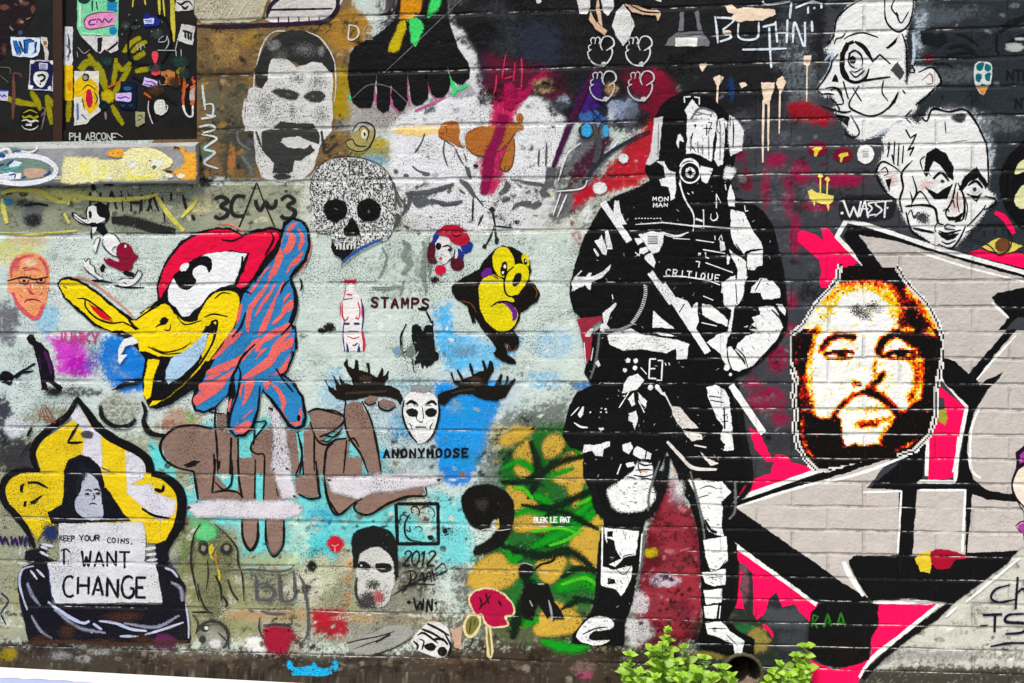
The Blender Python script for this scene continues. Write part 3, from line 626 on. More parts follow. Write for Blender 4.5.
# ---- the curved strip with half a cartoon face at the right edge
A('pale_face_mural', 'mural', 'pale cartoon face with purple outline half cut off by the right picture edge')
P('face', 'e6dccb'); O(824, 440); C('930 170 960 130 990 120 990 340 960 320 930 270 918 220', .3)
P('outline', '241327'); S('975 100 935 160 918 220 935 280 985 335', 2.2); F('935 60 985 20 985 125 940 150', .4)
P('purple_shade', 'a2449a'); F('955 75 985 45 985 105 955 115', .3); F('945 420 985 405 985 445 960 450', .3)
P('lip_line', '6b1a3e'); S('935 420 960 400 985 395', 1.6); S('940 425 960 450 985 460', 1.4)
# ---- two line-drawn heads
A('sketched_head', 'drawing', 'black line drawing of a big-nosed man in profile with huge staring eye')
P('face', 'e9e9e7', .35, .7); full()
F('866 -6 848 6 836 22 832 42 824 50 833 58 828 72 820 82 817 90 824 96 832 96 838 104 832 109 838 116 850 134 862 140 884 134 906 118 916 110 916 102 932 92 941 80 934 68 914 66 906 82 905 36 913 12 914 -6', 6)
P('blue_haze', 'b9c7d6', .3); O(824, 0); S('0 300 40 260 30 330 0 380', 5, .8); S('435 160 440 260 430 320', 5, .8); S('250 660 330 620 370 580', 4, .8)
P('ink_line', K, .3)
S('190 -5 115 38 62 95 48 170 18 222', 1.8); S('296 -5 300 90 330 138 370 155 412 120 432 60 436 -5', 1.9); S('345 -5 330 40 362 80 352 60 375 112 412 60', 1.6)
S('100 190 130 172 190 160 262 182', 1.8); S('150 200 105 228 84 300 95 370 150 402 200 382 222 330', 3.6, taper=(1, .5)); S('145 200 195 232 240 302', 4.5, taper=(.6, .4)); L('238 300 272 266 322 310', 1.8)
S('118 300 128 260 155 248 182 270 186 310 165 330 135 325 118 300', 1.8, taper=(1, 1)); F('78 260 110 205 125 215 100 270 98 330 125 385 105 385 82 340'); S('130 345 152 352 192 330', 1.4); S('126 350 155 376 196 346', 1.6); S('382 165 402 240 405 412', 2); S('140 402 230 388 322 375', 2.2); S('170 420 122 510 170 550 240 566 312 528 362 450', 1.8)
S('140 428 182 492', 1.4); S('290 392 284 450 312 492', 1.6); F('285 548 330 500 368 450 350 500 320 530'); S('462 352 530 330 572 395 540 432 490 480 452 508', 2.4); S('430 318 442 352 412 350', 1.6); S('384 440 396 455', 1.8)
S('110 150 90 180 60 190 50 215', 1.6); L('95 400 118 480', 1.5); F('35 400 55 360 70 400'); S('10 430 60 430 95 500 60 510', 1.8); F('55 555 125 570 118 620 75 580'); S('130 560 172 640 150 668 110 655 102 630', 1.6); S('0 455 50 460', 1.6); F('300 232 360 180 350 210 310 240')
O(680, 0); S('772 262 742 300 735 330 705 385 672 432 690 456 722 460', 1.8); S('756 172 718 218', 1.6); S('735 440 760 430 785 445 790 470', 2); S('740 482 762 505 775 542 690 516', 1.7); S('760 540 800 548 835 542', 2.2)
for q in ('60 110 80 85 95 75', '300 250 330 215 350 200', '310 270 335 240', '405 430 425 470 410 500', '200 560 250 600 320 600', '170 440 200 470', '330 400 350 420 345 450', '240 420 230 450 245 480', '60 300 50 330 60 350', '90 440 110 470', '480 340 500 360', '420 300 410 320'): S(q, 1.1)
P('eye_white', 'e6e6e4', .3); O(824, 0); C('128 290 150 258 182 290 178 325 150 330'); P('pupil', K, .3); E(140, 292, 17, 20); S('118 262 150 245 182 272', 1.3)
P('grey_diamond', '4a4b48', .3); F('325 342 360 300 392 352 370 390')
P('ear_line', 'a06860', .3); S('480 390 520 360 530 405 500 410', 1.3)
A('scowling_head', 'drawing', 'black line drawing of a scowling bald man with pink nose right of the first head')
P('face', 'e8e8e6', .35, .7); full()
F('931 108 966 111 980 126 986 142 990 165 988 190 997 198 988 208 976 224 966 236 956 246 944 249 926 240 912 230 904 218 898 204 888 194 882 180 877 172 880 162 884 150 882 138 892 125 908 118 918 124', 6)
P('pink_shade', 'd8b8b4', .7); O(824, 130); blob(640, 350, 50, 70, peak=.6); blob(330, 240, 40, 50, peak=.6); blob(500, 270, 50, 40, peak=.6)
P('ink_line', K, .3)
for q in ('322 70 310 130', '345 58 340 150', '366 68 360 172', '388 78 382 160', '332 122 342 165', '312 90 318 60'): L(q, 1.5)
L('400 0 422 40 452 18 432 62 408 100 440 82 420 122', 1.8); S('345 335 300 300 256 212 282 156 330 172 375 205', 2); S('278 196 300 182 312 212 290 222', 1.3); F('300 242 330 235 318 302'); S('432 148 380 210 386 280 370 340 382 402', 2.2, taper=(.4, .6))
F('485 208 500 115 545 88 595 112 634 182 632 244 604 228 566 168 535 152 515 190 500 228', .3); S('530 242 572 208 612 252', 3.2); F('490 274 550 308 628 263 600 336 538 340', .3); S('520 150 505 190 520 225', 1.4); S('480 190 470 150 490 130', 1.6); S('645 258 622 350 594 402 610 440', 1.8); S('655 260 684 335 680 430 640 448', 2.2); F('596 420 640 425 680 400 665 445 612 442')
F('655 290 685 225 745 180 804 268 790 290 752 232 704 256 672 304', .3); S('700 272 742 250 778 286', 3); F('694 308 745 352 772 305 750 322 715 318', .3); S('560 492 600 505 668 488', 2.2); F('556 500 610 510 660 500 640 530 600 538 575 526', .3); S('575 545 605 556 640 540', 1.6); S('640 300 630 340 640 380', 1.2); S('652 300 650 350 660 400', 1.2); S('420 300 430 340 425 380', 1.4); S('690 330 700 380 690 440', 1.2); S('560 440 540 480 548 500', 1.4); S('398 372 480 366 540 382 556 450 582 462', 2.4); S('432 225 452 300 430 352 470 300 520 365', 1.8)
S('400 402 430 492 512 546', 2); S('430 478 540 502', 3); S('556 556 620 576 662 530 690 470', 1.7); S('700 470 770 395 790 365', 1.5); S('785 322 842 345 800 382 772 386', 1.8); S('758 0 792 70 802 200 800 280', 1.9); S('620 60 700 50', .7); S('640 470 600 460 590 480 640 485', 1.4); S('580 395 600 385 612 400', 1.3); S('408 415 425 390 440 430 460 400 480 430', 1.3)
O(824, 0); S('455 545 500 590 530 532 610 545 690 536 750 610 785 690', 2.2); S('430 535 400 572 425 602', 1.8); S('590 590 595 650', 1.1)
P('eye_white', 'dedbd8', .3); O(824, 130); E(570, 250, 22, 10); E(738, 290, 24, 16)
P('iris', '3c3c40', .3); E(578, 250, 9, 9); E(735, 290, 10, 11)
P('grey_spray', '3a3a3c', .5); O(824, 0); blob(660, 575, 45, 26); O(824, 130); blob(480, 430, 50, 40, peak=.7)
# ---- small things around the heads
A('eye_creature', 'drawing', 'small thin-lined one-eyed creature with yellow lids above the pink at right')
P('lid', 'd5c768'); O(824, 130); F('770 570 850 525 975 568 900 600 850 608 810 590', .6)
P('iris', '70482c'); E(872, 562, 38, 34, .3); P('outline', '20201e'); S('690 500 760 470 860 460 912 510 905 580 850 606 800 560 690 525', 1.2); L('780 490 785 510', 1.2); L('835 470 835 500', 1.2); L('720 490 715 515', 1.2); L('870 465 875 500', 1)
A('round_black_mural', 'mural', 'black round shape with pale yellow patches cut by the right edge')
P('black_shape', K); O(824, 130); C('1010 60 940 90 885 150 858 250 875 350 920 425 990 450', 1.5); P('pale_patch', 'd9d8a8'); C('990 140 948 165 932 215 990 195', .4); C('990 265 945 300 930 345 955 380 990 372', .4)
A('brush_tag', 'tag', 'short white brush tag on a black sprayed smear beside the scowling head')
P('black_smear', '26262a'); O(824, 130); C('80 350 130 320 330 325 345 380 310 430 110 440 75 400', 1.8)
P('letters', 'e4e4e4'); L('95 345 125 425 145 375 165 425 180 350', 1.9); L('175 420 200 345 215 425', 1.7); L('180 385 215 385', 1.3); S('250 352 215 360 235 382 210 415 250 412', 1.6); S('285 345 250 360 282 390 250 420', 1.8); L('265 350 330 345', 1.7); L('300 348 295 425', 1.8); E(88, 405, 7); E(310, 380, 5)
A('stencil_letters', 'lettering', 'small black stencilled capitals in two short lines near the right edge')
P('letters', '1a1c1e'); O(824, 0); T('NTE', 893, 342, 48, 30, 1.9); T('NT', 935, 482, 44, 28, 1.9)
A('teal_face_sticker', 'sticker', 'small teal and white cut-out face sticker on the dark grey bricks')
P('paper', 'cfd5cf'); O(824, 0); C('738 310 780 300 818 315 818 390 800 425 775 465 745 430 732 370', .3); P('teal_print', '1e6874'); C('745 315 778 308 770 345 745 340'); C('790 312 815 325 805 350 785 340'); C('745 360 770 365 760 400 742 392'); C('785 365 812 355 808 395 790 390'); E(775, 415, 12, 6); P('tip', 'c98f4c'); F('745 425 800 420 775 462')
A('faded_black_figure', 'stencil', 'faded black sprayed figure with a bent arm on the dark top right bricks')
P('spray', '1b1d20', .6); O(824, 0); F('470 150 520 145 540 180 580 150 605 200 560 230 520 215 480 220', 1.5); S('640 165 700 180 755 225', 3.5, .5); S('600 240 660 220 740 250', 5, .6); S('590 270 700 255 750 270', 4, .7); S('530 310 600 312 635 335', 1.8, .4)
P('red_spot', '5e0f22', .6); blob(510, 285, 35, 26)
A('edge_lettering', 'tag', 'broad black sprayed band with white haze at the top right corner')
P('spray', '191b1d', .5); O(824, 0); S('990 80 900 120 850 150', 8, .5); S('845 160 842 240 860 270', 4, .5); S('880 215 980 165', 4, .5)
P('haze', 'b6bab8', .5); blob(930, 230, 60, 26); blob(960, 190, 40, 10)
A('round_sticker', 'sticker', 'plain white round sticker on a grey brick left of the scowling head')
P('disc', 'eceae6', .15, .2); O(824, 130); E(203, 119, 41, 45, .2)
P('grey_print', '8d8d90', .1); 
for r_ in range(4): L([(188, 104 + r_ * 9), (218, 104 + r_ * 9)], .8)
for xx, yy, lab in ((670, 92, 'oval maroon paint spot with a yellow drip, left of the pair below the cream drips'), (795, 122, 'oval maroon paint spot with a yellow drip beside the white round sticker')):
    A('maroon_spot', 'paint mark', lab, 'maroon spots with yellow drips')
    O(680, 130); P('spot', '7a1230', .5); E(xx, yy, 48, 36, 1.2); P('yellow_drip', 'e2c65a', .3)
    F([(xx - 26, yy + 2), (xx - 10, yy - 10), (xx + 22, yy - 12), (xx + 26, yy + 2), (xx + 2, yy + 14), (xx - 6, yy + 36), (xx - 14, yy + 34), (xx - 14, yy + 12)], .3)
A('yellow_splat', 'paint mark', 'pale yellow splat with two long drips above it on grey bricks')
P('paint', 'e9d877', .25); O(680, 130); F('622 300 640 288 665 305 750 322 745 352 728 362 724 400 716 362 700 360 660 352 656 372 648 350 630 335', .3); E(685, 224, 12); L('685 224 685 305', 1.5); E(720, 240, 12); L('720 240 717 315', 1.5)
A('cream_splat', 'paint mark', 'thick cream paint patch with long runs dripping down the dark bricks')
P('paint', 'efd9c2', .25); O(680, 0); F('220 28 250 22 275 45 340 38 465 45 468 70 440 82 400 98 330 102 290 108 245 88 262 68 235 62', .4)
for q, w_ in (('190 365 214 378 200 405 186 425 170 400 160 380', 0), ('395 400 460 402 462 430 440 490 425 510 410 500 402 455', 0), ('478 385 500 372 522 400 505 430 490 455 468 410', 0), ('605 272 640 270 638 310 625 330 606 312', 0), ('95 312 130 302 132 318 110 352 96 330', 0), ('285 405 320 400 330 415 300 432', 0)): F(q, .4)
for q, w_ in (('185 410 178 545', 2), ('408 490 404 680', 2.3), ('433 490 430 690', 2), ('488 440 484 650', 1.7), ('620 320 618 495', 1.6), ('404 660 404 790', 2), ('432 680 430 735', 1.6)): L(q, w_, taper=(1, .7))
E(230, 160, 20, 14, .4)
A('bold_white_tag', 'tag', 'white sprayed tag of loose capitals on black bricks at the upper right')
P('letters', 'dfe6ee', .5); O(680, 0)
for q in ('170 75 180 150 185 215', '175 85 262 95 205 150', '205 150 250 180 190 205', '285 110 290 185 375 185 385 105', '400 132 475 115', '435 130 440 250 446 335', '465 100 475 212', '525 92 520 215', '470 160 525 160', '550 212 560 110 606 225 610 102', '643 98 646 160', '655 185 655 200', '300 242 420 240 525 236', '400 0 425 22 540 8', '545 5 535 95', '560 40 640 10 700 20', '625 30 625 70', '655 30 655 50', '690 20 690 45'): S(q, 2.6, .35, taper=(.8, .8))
A('paint_can_stencil', 'stencil', 'grey stencilled spray nozzle with blank white label at the top of the wall')
P('grey_body', '77787a', .6); O(520, 0); F('705 222 725 190 765 155 890 152 925 205 920 225', .6); F('775 150 780 60 800 60 800 150', .8); F('850 60 870 50 890 150 870 150', .8)
P('white_label', 'e6e4df', .2); F('757 184 865 184 863 226 757 226', .2)
P('black_cut', '1d1d1f', .3); F('800 70 850 70 865 150 802 150', .5); blob(830, 100, 30, 50)
# ================================================================== the pixelated portrait (paste-up)
def tone_canvas(u0, v0, nx, ny, c):
    uu, vv = np.meshgrid(u0 + (np.arange(nx) + .5) * c, v0 + (np.arange(ny) + .5) * c); return uu, vv
def pixel_face():
    c = 1.75; u0, v0 = 790, 264; nx, ny = 88, 118
    U, V = tone_canvas(u0, v0, nx, ny, c)
    O(780, 250, 5.422)
    def q2(p): return pts_(p)
    def inside(Q):
        ins = np.zeros(U.shape, bool)
        for i in range(len(Q)):
            a, b = Q[i], Q[(i + 1) % len(Q)]
            if a[1] != b[1]: ins ^= ((a[1] > V) != (b[1] > V)) & (U < (b[0] - a[0]) * (V - a[1]) / (b[1] - a[1]) + a[0])
        return ins
    def dist(Q, closed=True):
        d = np.full(U.shape, 1e9)
        for i in range(len(Q) if closed else len(Q) - 1):
            a, b = Q[i], Q[(i + 1) % len(Q)]; e = b - a; t = np.clip(((U - a[0]) * e[0] + (V - a[1]) * e[1]) / max(e @ e, 1e-9), 0, 1)
            d = np.minimum(d, np.hypot(U - a[0] - t * e[0], V - a[1] - t * e[1]))
        return d
    tone = np.full(U.shape, 1.0)
    def poly(val, p, soft=3, k=1.0):
        Q = q2(p); d = dist(Q); sd = np.where(inside(Q), d, -d); m = sstep(sd / soft * .5 + .5) * k
        tone[:] = tone * (1 - m) + val * m
    def line(val, p, w, soft=3, k=1.0):
        d = dist(q2(p), False); m = sstep((w - d) / soft * .5 + .5) * k; tone[:] = tone * (1 - m) + val * m
    outline = '335 95 400 82 620 95 655 150 700 210 790 300 855 430 880 500 870 590 845 700 830 800 830 900 800 1000 720 1080 560 1130 350 1170 215 1190 150 1130 110 1060 90 950 105 900 85 800 100 700 65 600 65 470 130 425 200 310 330 160'
    Qo = q2(outline); ins = inside(Qo); do = dist(Qo)
    tone -= np.clip((6 - do) / 6, 0, 1) * .22
    tone -= np.clip((5.5 - do) / 3, 0, 1) * .75 * (V > 328)
    tone -= .17 * sstep((vnoise(U, V, 9, 41) - .45) / .3)
    poly(.04, '300 60 640 60 690 165 660 215 600 190 540 172 440 165 370 172 330 185 300 165', 3)
    poly(.36, '315 190 350 170 440 162 540 170 610 195 665 250 655 300 610 240 540 205 440 190 360 205 300 250 255 290 225 290', 5, .85)
    poly(.58, '300 235 360 205 440 192 540 205 610 240 655 310 650 400 610 420 600 330 560 265 470 230 370 245 300 300 230 380 200 460 175 440 215 330', 9, .95)
    poly(.24, '655 205 740 270 830 410 800 460 740 445 690 430 645 425 650 320 640 260', 6)
    poly(.40, '700 240 760 290 790 350 740 330', 6, .7)
    poly(.03, '690 340 735 345 775 400 740 420 700 385', 5); poly(.03, '610 165 680 185 665 235 635 225', 4)
    poly(.02, '650 470 740 440 880 480 880 620 850 700 845 960 800 1000 740 1000 760 900 770 800 775 690 775 600 745 545 700 520', 4)
    poly(.34, '700 610 735 575 775 600 775 700 745 790 710 850 690 810 715 740 720 670', 5, .9)
    poly(.03, '770 800 850 700 850 900 800 1010 600 1100 540 1040 590 960 650 900 700 850 720 830', 4)
    poly(.03, '75 490 120 450 190 428 175 500 155 560 135 680 110 690 90 600', 3)
    poly(.36, '180 440 215 430 180 560 160 640 140 640 160 540', 4, .8); poly(.60, '160 600 185 600 190 720 185 830 165 800 150 700', 5, .8)
    poly(.24, '100 690 140 680 160 780 185 850 195 930 260 960 320 960 330 1080 230 1160 150 1100 120 1000 105 850', 5)
    poly(.02, '140 900 205 905 250 920 310 925 325 1000 345 1070 400 1090 560 1085 590 1060 620 1110 560 1150 350 1180 220 1180 170 1080 130 1000', 4)
    line(.10, '232 530 262 486 325 460 398 474', 3.2, 3); line(.36, '215 550 250 520', 1.6, 2); line(.5, '390 500 430 540', 1.4, 3, .7)
    line(.05, '242 566 300 552 350 548 394 556', 1.7, 2); line(.03, '322 566 346 568', 3.0, 2); line(.22, '258 590 330 596 392 584', 1.1, 2)
    line(.03, '535 540 560 492 622 452 700 470 770 508', 4.0, 3); line(.22, '528 560 560 575 590 580', 2.2, 3); line(.04, '588 562 650 546 726 556', 2.0, 2); line(.03, '645 566 670 566', 3.2, 2); line(.20, '600 588 660 594 722 582', 1.2, 2); line(.30, '700 590 740 570 760 545', 2.4, 3)
    line(.55, '600 525 650 512 700 528', 1.2, 2, .6); line(.40, '520 600 508 640 520 680', 1.7, 3, .9); line(.04, '402 722 428 726', 2.2, 3); line(.03, '498 728 535 715 556 675', 2.6, 3); line(.36, '470 738 515 752', 1.6, 3); line(.62, '395 690 392 722', 1.4, 3)
    line(.16, '292 895 330 845 395 788 468 768', 2.5, 3); line(.04, '480 768 545 795 605 850 650 905', 3.4, 3); line(.36, '560 775 625 845 660 885', 2, 3, .8)
    line(.44, '368 872 440 862 510 868 600 855', 1.2, 2.6, .9); line(.08, '440 952 490 942 520 946', 2.2, 3); line(.38, '415 945 500 930 590 915', 2.2, 4); line(.55, '600 900 585 960 545 1005', 2.2, 4, .8)
    poly(.03, '235 930 300 900 330 920 335 1010 350 1060 260 1010', 3); poly(.03, '600 965 640 900 720 880 720 1000 590 1040', 4)
    poly(.03, '345 1072 400 1050 450 1064 520 1050 570 1060 580 1110 360 1150', 3)
    tone[:] = np.where(tone > .72, np.minimum(1, tone + .06), tone)
    # graffiti smudge on the forehead is a separate coat (below)
    r = np.random.default_rng(11); t = tone + r.normal(0, .085, U.shape) + (vnoise(U, V, 4, 5) - .5) * .20
    cls = np.digitize(t, [.25, .32, .40, .48, .56, .70, .80])
    cols = ['130d0c', '4a1512', '9e1d1c', 'dc3a22', 'ee7f25', 'e6c430', 'efe6a2', 'eeeeeb']
    names = ['black_dots', 'maroon_dots', 'dark_red_dots', 'red_dots', 'orange_dots', 'yellow_dots', 'cream_dots', 'white_dots']
    A('pixel_portrait', 'paste-up', 'pixelated bearded face in red, yellow and black with a white jagged border')
    full(); Lr = layer([(rr, cc) for rr in range(int(360 / CELL), int(580 / CELL)) for cc in range(int(880 / CELL), int(1050 / CELL))])
    # jagged white border and black keyline
    grow = [(6.2, 'ecebe8', 'white_border'), (4.2, '15120f', 'keyline'), (2.6, 'e2e0da', 'inner_border')]
    def cellsof(mask, name, col, z):
        P(name, col, .25, .4); p = CUR['part']
        for i, j in zip(*np.nonzero(mask)):
            a = u0 + j * c; b = v0 + i * c; k = addv(np.array([(a, b), (a + c, b), (a + c, b + c), (a, b + c)]), z, 1.0); p.f.append((k, k + 1, k + 2, k + 3))
    sd = np.where(ins, do, -do); rag = (vnoise(U, V, 5, 9) - .5) * 2
    left = (U < 842) | (U > 896)
    m3 = (sd > -1.9 + rag * .6); m2 = (sd > -3.4 + rag * .6) & left; m1 = (sd > -5.0 + rag) & left
    cellsof(m1, 'white_border', 'e9e8e4', Lr); cellsof(m2, 'keyline', '15120f', Lr + 1); cellsof(m3 & left, 'inner_border', 'dad8d2', Lr + 2)
    m = sd > .3
    for k in range(8): cellsof(m & (cls == k), names[k], cols[k], Lr + 3)
    for cc in [(rr, c2) for rr in range(int(360 / CELL), int(580 / CELL)) for c2 in range(int(880 / CELL), int(1050 / CELL))]: LAY[cc] = Lr + 4
    O(780, 250, 5.422); P('forehead_smudge', '4c4c4c', .7); blob(430, 335, 70, 45, .1, 10, .7); blob(490, 310, 60, 36, .1, -25, .65); blob(460, 360, 50, 30, .1, 0, .6); blob(530, 320, 50, 30, .05, 20, .5); blob(420, 310, 40, 26, .1, 0, .6)
pixel_face()
# ================================================================== the riot officer stencil
full()
A('armoured_officer_stencil', 'stencil', 'life-size black and white stencil of an armoured riot officer holding a long baton')
P('black_body', '121214', .28, .25)
F('655 118 660 106 668 99 680 93 697 91 712 98 722 107 733 118 737 140 734 160 730 178 736 198 750 201 763 211 773 225 779 248 782 270 783 290 787 302 787 330 776 348 763 359 750 370 736 378 730 384 737 412 743 433 747 456 748 480 735 500 728 508 724 528 736 545 738 562 735 590 733 608 727 620 740 632 755 640 753 655 726 655 700 648 698 640 703 620 701 600 700 555 697 525 690 505 682 490 676 470 667 452 660 470 656 490 652 510 645 522 641 540 640 560 633 600 625 623 624 646 590 646 572 643 573 634 587 617 592 610 599 581 600 534 604 525 601 510 595 497 583 478 583 452 571 448 562 436 565 423 570 404 577 392 592 385 584 372 586 365 590 358 592 334 603 325 600 316 582 319 574 312 569 295 570 282 576 262 583 240 592 222 600 208 615 196 640 186 650 180 644 170 650 158 656 150', .9)
P('black_overspray', '161617', .5); S('590 470 600 510 625 520 650 512 664 480 668 455', 14, .7); S('690 470 700 510 722 515', 14, .7); S('736 380 742 430 750 480 735 505', 10, .6); S('770 225 782 270 787 320', 5, .7); S('600 540 596 600 585 625', 6, .6); S('738 560 735 600 730 612', 6, .6); S('642 520 650 500 662 470', 8, .6)
W_C = 'ebebea'
P('helmet_visor', W_C, .3); O(620, 80, 5.422)
F('365 195 348 165 372 132 400 140 450 150 510 172 526 195 520 260 505 340 497 442 460 425 400 402 360 402', .4); F('530 215 560 205 582 230 568 300 560 460 532 470 508 432 524 330', .4); L('350 120 348 92 380 90', 1.2); L('405 92 430 96 430 132', 1.2); F('372 132 392 108 425 145 400 142'); F('312 300 325 290 340 310 345 335 325 330 318 370 308 340', .3)
P('helmet_side', 'd4d4d4', .5); F('186 208 232 198 228 240 210 430 160 462 138 458 168 380', 1.2)
P('helmet_haze', 'e3e2e3', .4); F('592 190 640 222 672 270 662 380 600 412 585 330', 2.5); blob(592, 505, 42, 44, .5)
P('helmet_marks', '141416', .2); S('402 236 412 258', 3); S('396 285 386 320 384 350 412 390', 1.6); L('455 262 500 262', 1); L('470 240 470 300', 1); L('478 230 498 230 478 290', .9); S('612 215 616 280 612 365', 1.5); L('540 220 545 300', 1); L('568 235 572 290', 1); F('335 405 400 395 470 425 520 470 530 520 505 500 450 455 400 430 330 440', .5); S('600 195 596 260', 1.2, .5); S('390 180 420 190 460 180', .8)
P('visor_streaks', '8e8f92', .7); S('380 300 385 350 382 395', 3, .7); S('420 330 425 400', 2.4, .7); S('445 350 448 410', 3, .6); S('480 300 482 430', 2.2, .7); S('545 240 542 440', 2, .6); S('210 230 205 420', 2, .7); S('400 170 440 180 490 190', 2, .7); P('respirator', W_C, .3)
q = [(380 + 54 * math.cos(a * .3142), 502 + 56 * math.sin(a * .3142)) for a in range(21)]; S(q, 1.6, taper=(1, 1))
q = [(375 + 50 * math.cos(a), 480 + 50 * math.sin(a)) for a in np.linspace(3.4, 6.0, 12)]; S(q, 2.6)
E(380, 502, 28, 30); F('436 466 470 470 502 480 498 505 470 560 445 545 432 490', .5)
P('respirator_core', '131315', .2); E(380, 502, 13, 14); L('380 478 380 526', 1); L('356 502 404 502', 1); S('490 490 500 500 520 470', 1.5)
P('collar_hose', W_C, .3); F('198 442 240 440 262 488 302 500 300 640 275 652 264 582 224 572 212 540 246 532 236 470', .4); S('325 540 336 600 372 690', 1.3)
O(660, 180, 6.207); S('118 15 150 110 200 195 212 250 205 318', 1.5); S('5 322 55 348 120 350 172 325', 1.2); F('438 28 462 88 464 165 428 162 418 110', .3); L('405 30 410 60', 1)
P('chest_writing', W_C, .3)
O(550, 180, 6.207); T('MON', 638, 106, 26, 24, 1.0, 1.5, jit=.06); T('MAN', 642, 142, 24, 22, 1.0, 1.5, jit=.06); L('530 276 700 264 850 280 940 296', 1.3, taper=(.5, 1)); 
for k in range(9): L([(528 + k * 19, 240 - (k % 3)), (538 + k * 19, 239 - (k % 2) * 3)], .9)
O(660, 180, 6.207); T('CRITIQUE', 40, 552, 40, 25, 1.15, 1.75, rot=6.5, jit=.05); S('20 598 150 600 300 625 372 652', 1.4, taper=(.7, .7)); L('200 282 440 300', 1.4); L('270 185 272 300', 1.1); L('350 88 350 172', 1); L('352 92 378 142', .9); S('318 210 315 240 335 252 358 232 350 200', 1.2); L('225 372 335 388', 1); L('270 432 402 455', 1.1); L('285 514 450 574', 1.1); L('225 505 246 508 240 540', 1.2); L('282 452 285 480 300 485', 1.2); E(245, 460, 9); L('215 240 270 255', 3, .5); L('80 362 185 368', .8); F('368 372 400 385 406 430 378 442', .3); L('340 345 342 372', .9); L('365 372 380 340 388 372', .9); L('170 80 182 90', .9); L('200 72 206 84', .9)
P('shoulder_plate', W_C, .3)
F('440 185 520 200 545 250 582 330 632 390 640 425 560 432 530 445 520 470 460 392 440 345', .4); F('540 462 565 445 640 432 632 530 605 540 585 560 545 560', .4); F('430 430 482 472 532 500 542 600 522 640 510 700 470 700 482 560', .4); F('570 665 622 608 662 610 735 660 745 700 560 700', .4); F('415 460 438 480 430 520 418 525', .3); L('525 160 530 195 545 190', 1.1); F('385 640 440 600 468 590 470 700 380 700', .4)
P('black_seams', '131315', .2); S('528 500 532 450 570 440 645 430', 1.6); S('470 395 510 455 530 500', 1.4); S('630 612 610 650 590 690', 1.2)
P('baton', W_C, .3)
O(550, 180, 6.207); L('322 132 496 386', 6.6); F('400 130 428 128 440 200 478 272 430 282 395 215', .4)
L('618 568 760 770', 6.6); O(660, 280, 6.207); L('12 22 60 90 300 455', 7); O(640, 380, 6.207); L('562 28 770 335', 7)
P('left_sleeve', W_C, .3)
O(550, 180, 6.207); F('275 378 300 370 318 340 352 425 342 318 358 312 388 430 355 432 350 466 325 460', .3); L('275 430 298 468', 2); F('130 640 160 600 222 600 240 575 260 575 252 600 330 568 378 525 365 560 318 605 255 635 250 680 215 650 190 660 150 690 140 670', .4); L('150 610 195 565', 1.2)
O(550, 280, 6.207); F('150 -5 262 -5 246 50 216 32 192 48 164 30 142 68 132 70', .4); L('385 90 392 120', .9)
P('front_hand', W_C, .3); O(550, 180, 6.207)
F('548 338 640 320 708 328 700 385 680 445 640 455 612 432 590 392', .5); F('525 362 565 360 578 385 545 405', .4); F('560 425 600 410 612 440 580 462 556 450', .4); F('588 470 632 452 656 505 650 548 618 520 585 492', .4); L('530 450 555 470', 1); L('540 470 560 455', 1); S('700 325 780 345 860 325', 1.3, taper=(.8, .4))
P('finger_lines', '131315', .2)
for k in range(5): L([(606, 350 + k * 11), (668, 350 + k * 11)], .75)
P('rear_forearm', W_C, .3); O(660, 280, 6.207)
F('612 172 660 160 704 166 740 215 762 295 724 370 640 462 580 530 545 545 520 490 465 432 480 400 530 350 590 325 518 290 590 262 568 232 622 212', .4); F('618 62 650 5 700 5 742 55 748 112 640 122', .4); F('290 390 352 340 425 318 410 425 440 410 500 490 545 545 490 570 455 555 400 515 370 455', .4)
F('382 25 440 -5 520 -5 524 75 508 125 462 172 452 260 440 330 418 362 425 280 445 185 400 165 388 70', .4); F('720 150 760 150 780 180 775 220 745 190', .3); F('100 105 170 130 200 180 232 200 240 260 215 320 170 250', .4); F('225 140 232 140 235 205 190 200 205 150'); F('262 148 322 158 422 248 418 290 340 260 262 215', .4); E(415, 545, 18, 20); E(437, 585, 9, 10); L('260 265 350 285', 1); L('270 100 330 125', .9)
P('forearm_seams', '131315', .2); L('470 20 478 150', 1); S('415 400 425 500 465 590', 1.3); S('470 420 520 470 545 540', 1.1); F('600 300 520 310 560 270'); L('150 150 120 200', 1); S('690 180 740 230 758 270', 1.2)
P('belt', W_C, .3); O(550, 280, 6.207)
F('356 345 430 312 510 302 560 335 660 352 780 368 865 398 852 432 782 428 722 452 560 428 450 438 372 402', .5); F('780 420 858 428 852 492 786 492', .5); F('640 190 772 302 636 296', .4); F('640 322 720 330 790 350 700 345', .3); F('325 205 405 142 412 150 378 205 352 275 372 300 340 325 330 260', .3); E(330, 300, 20, 30)
P('ribbed_hose', 'dcdcdc', .2)
hs = catmull(np.array([(592, 35), (592, 90), (572, 165), (540, 225), (508, 270)], float), False, 6.0)
for k in range(0, len(hs), 2): L([(hs[k][0] - 11, hs[k][1] - 4), (hs[k][0] + 11, hs[k][1] + 4)], .95)
P('grey_hose', '8b8b8d', .3); S('345 312 430 308 510 275', 2.6, taper=(1, .7))
P('pouch_marks', W_C, .3); E(485, 500, 15); E(532, 502, 14); E(466, 560, 13); E(528, 545, 14); L('655 490 620 490 614 610 655 612', 1.6); L('620 550 650 550', 1.4); L('672 500 698 500 692 622 665 622', 1.6); L('715 515 720 528', 1); L('738 515 742 528', 1); E(625, 665, 14); E(665, 665, 14, 16); L('565 545 600 585', 1)
P('coat_folds', W_C, .35); O(550, 380, 6.207)
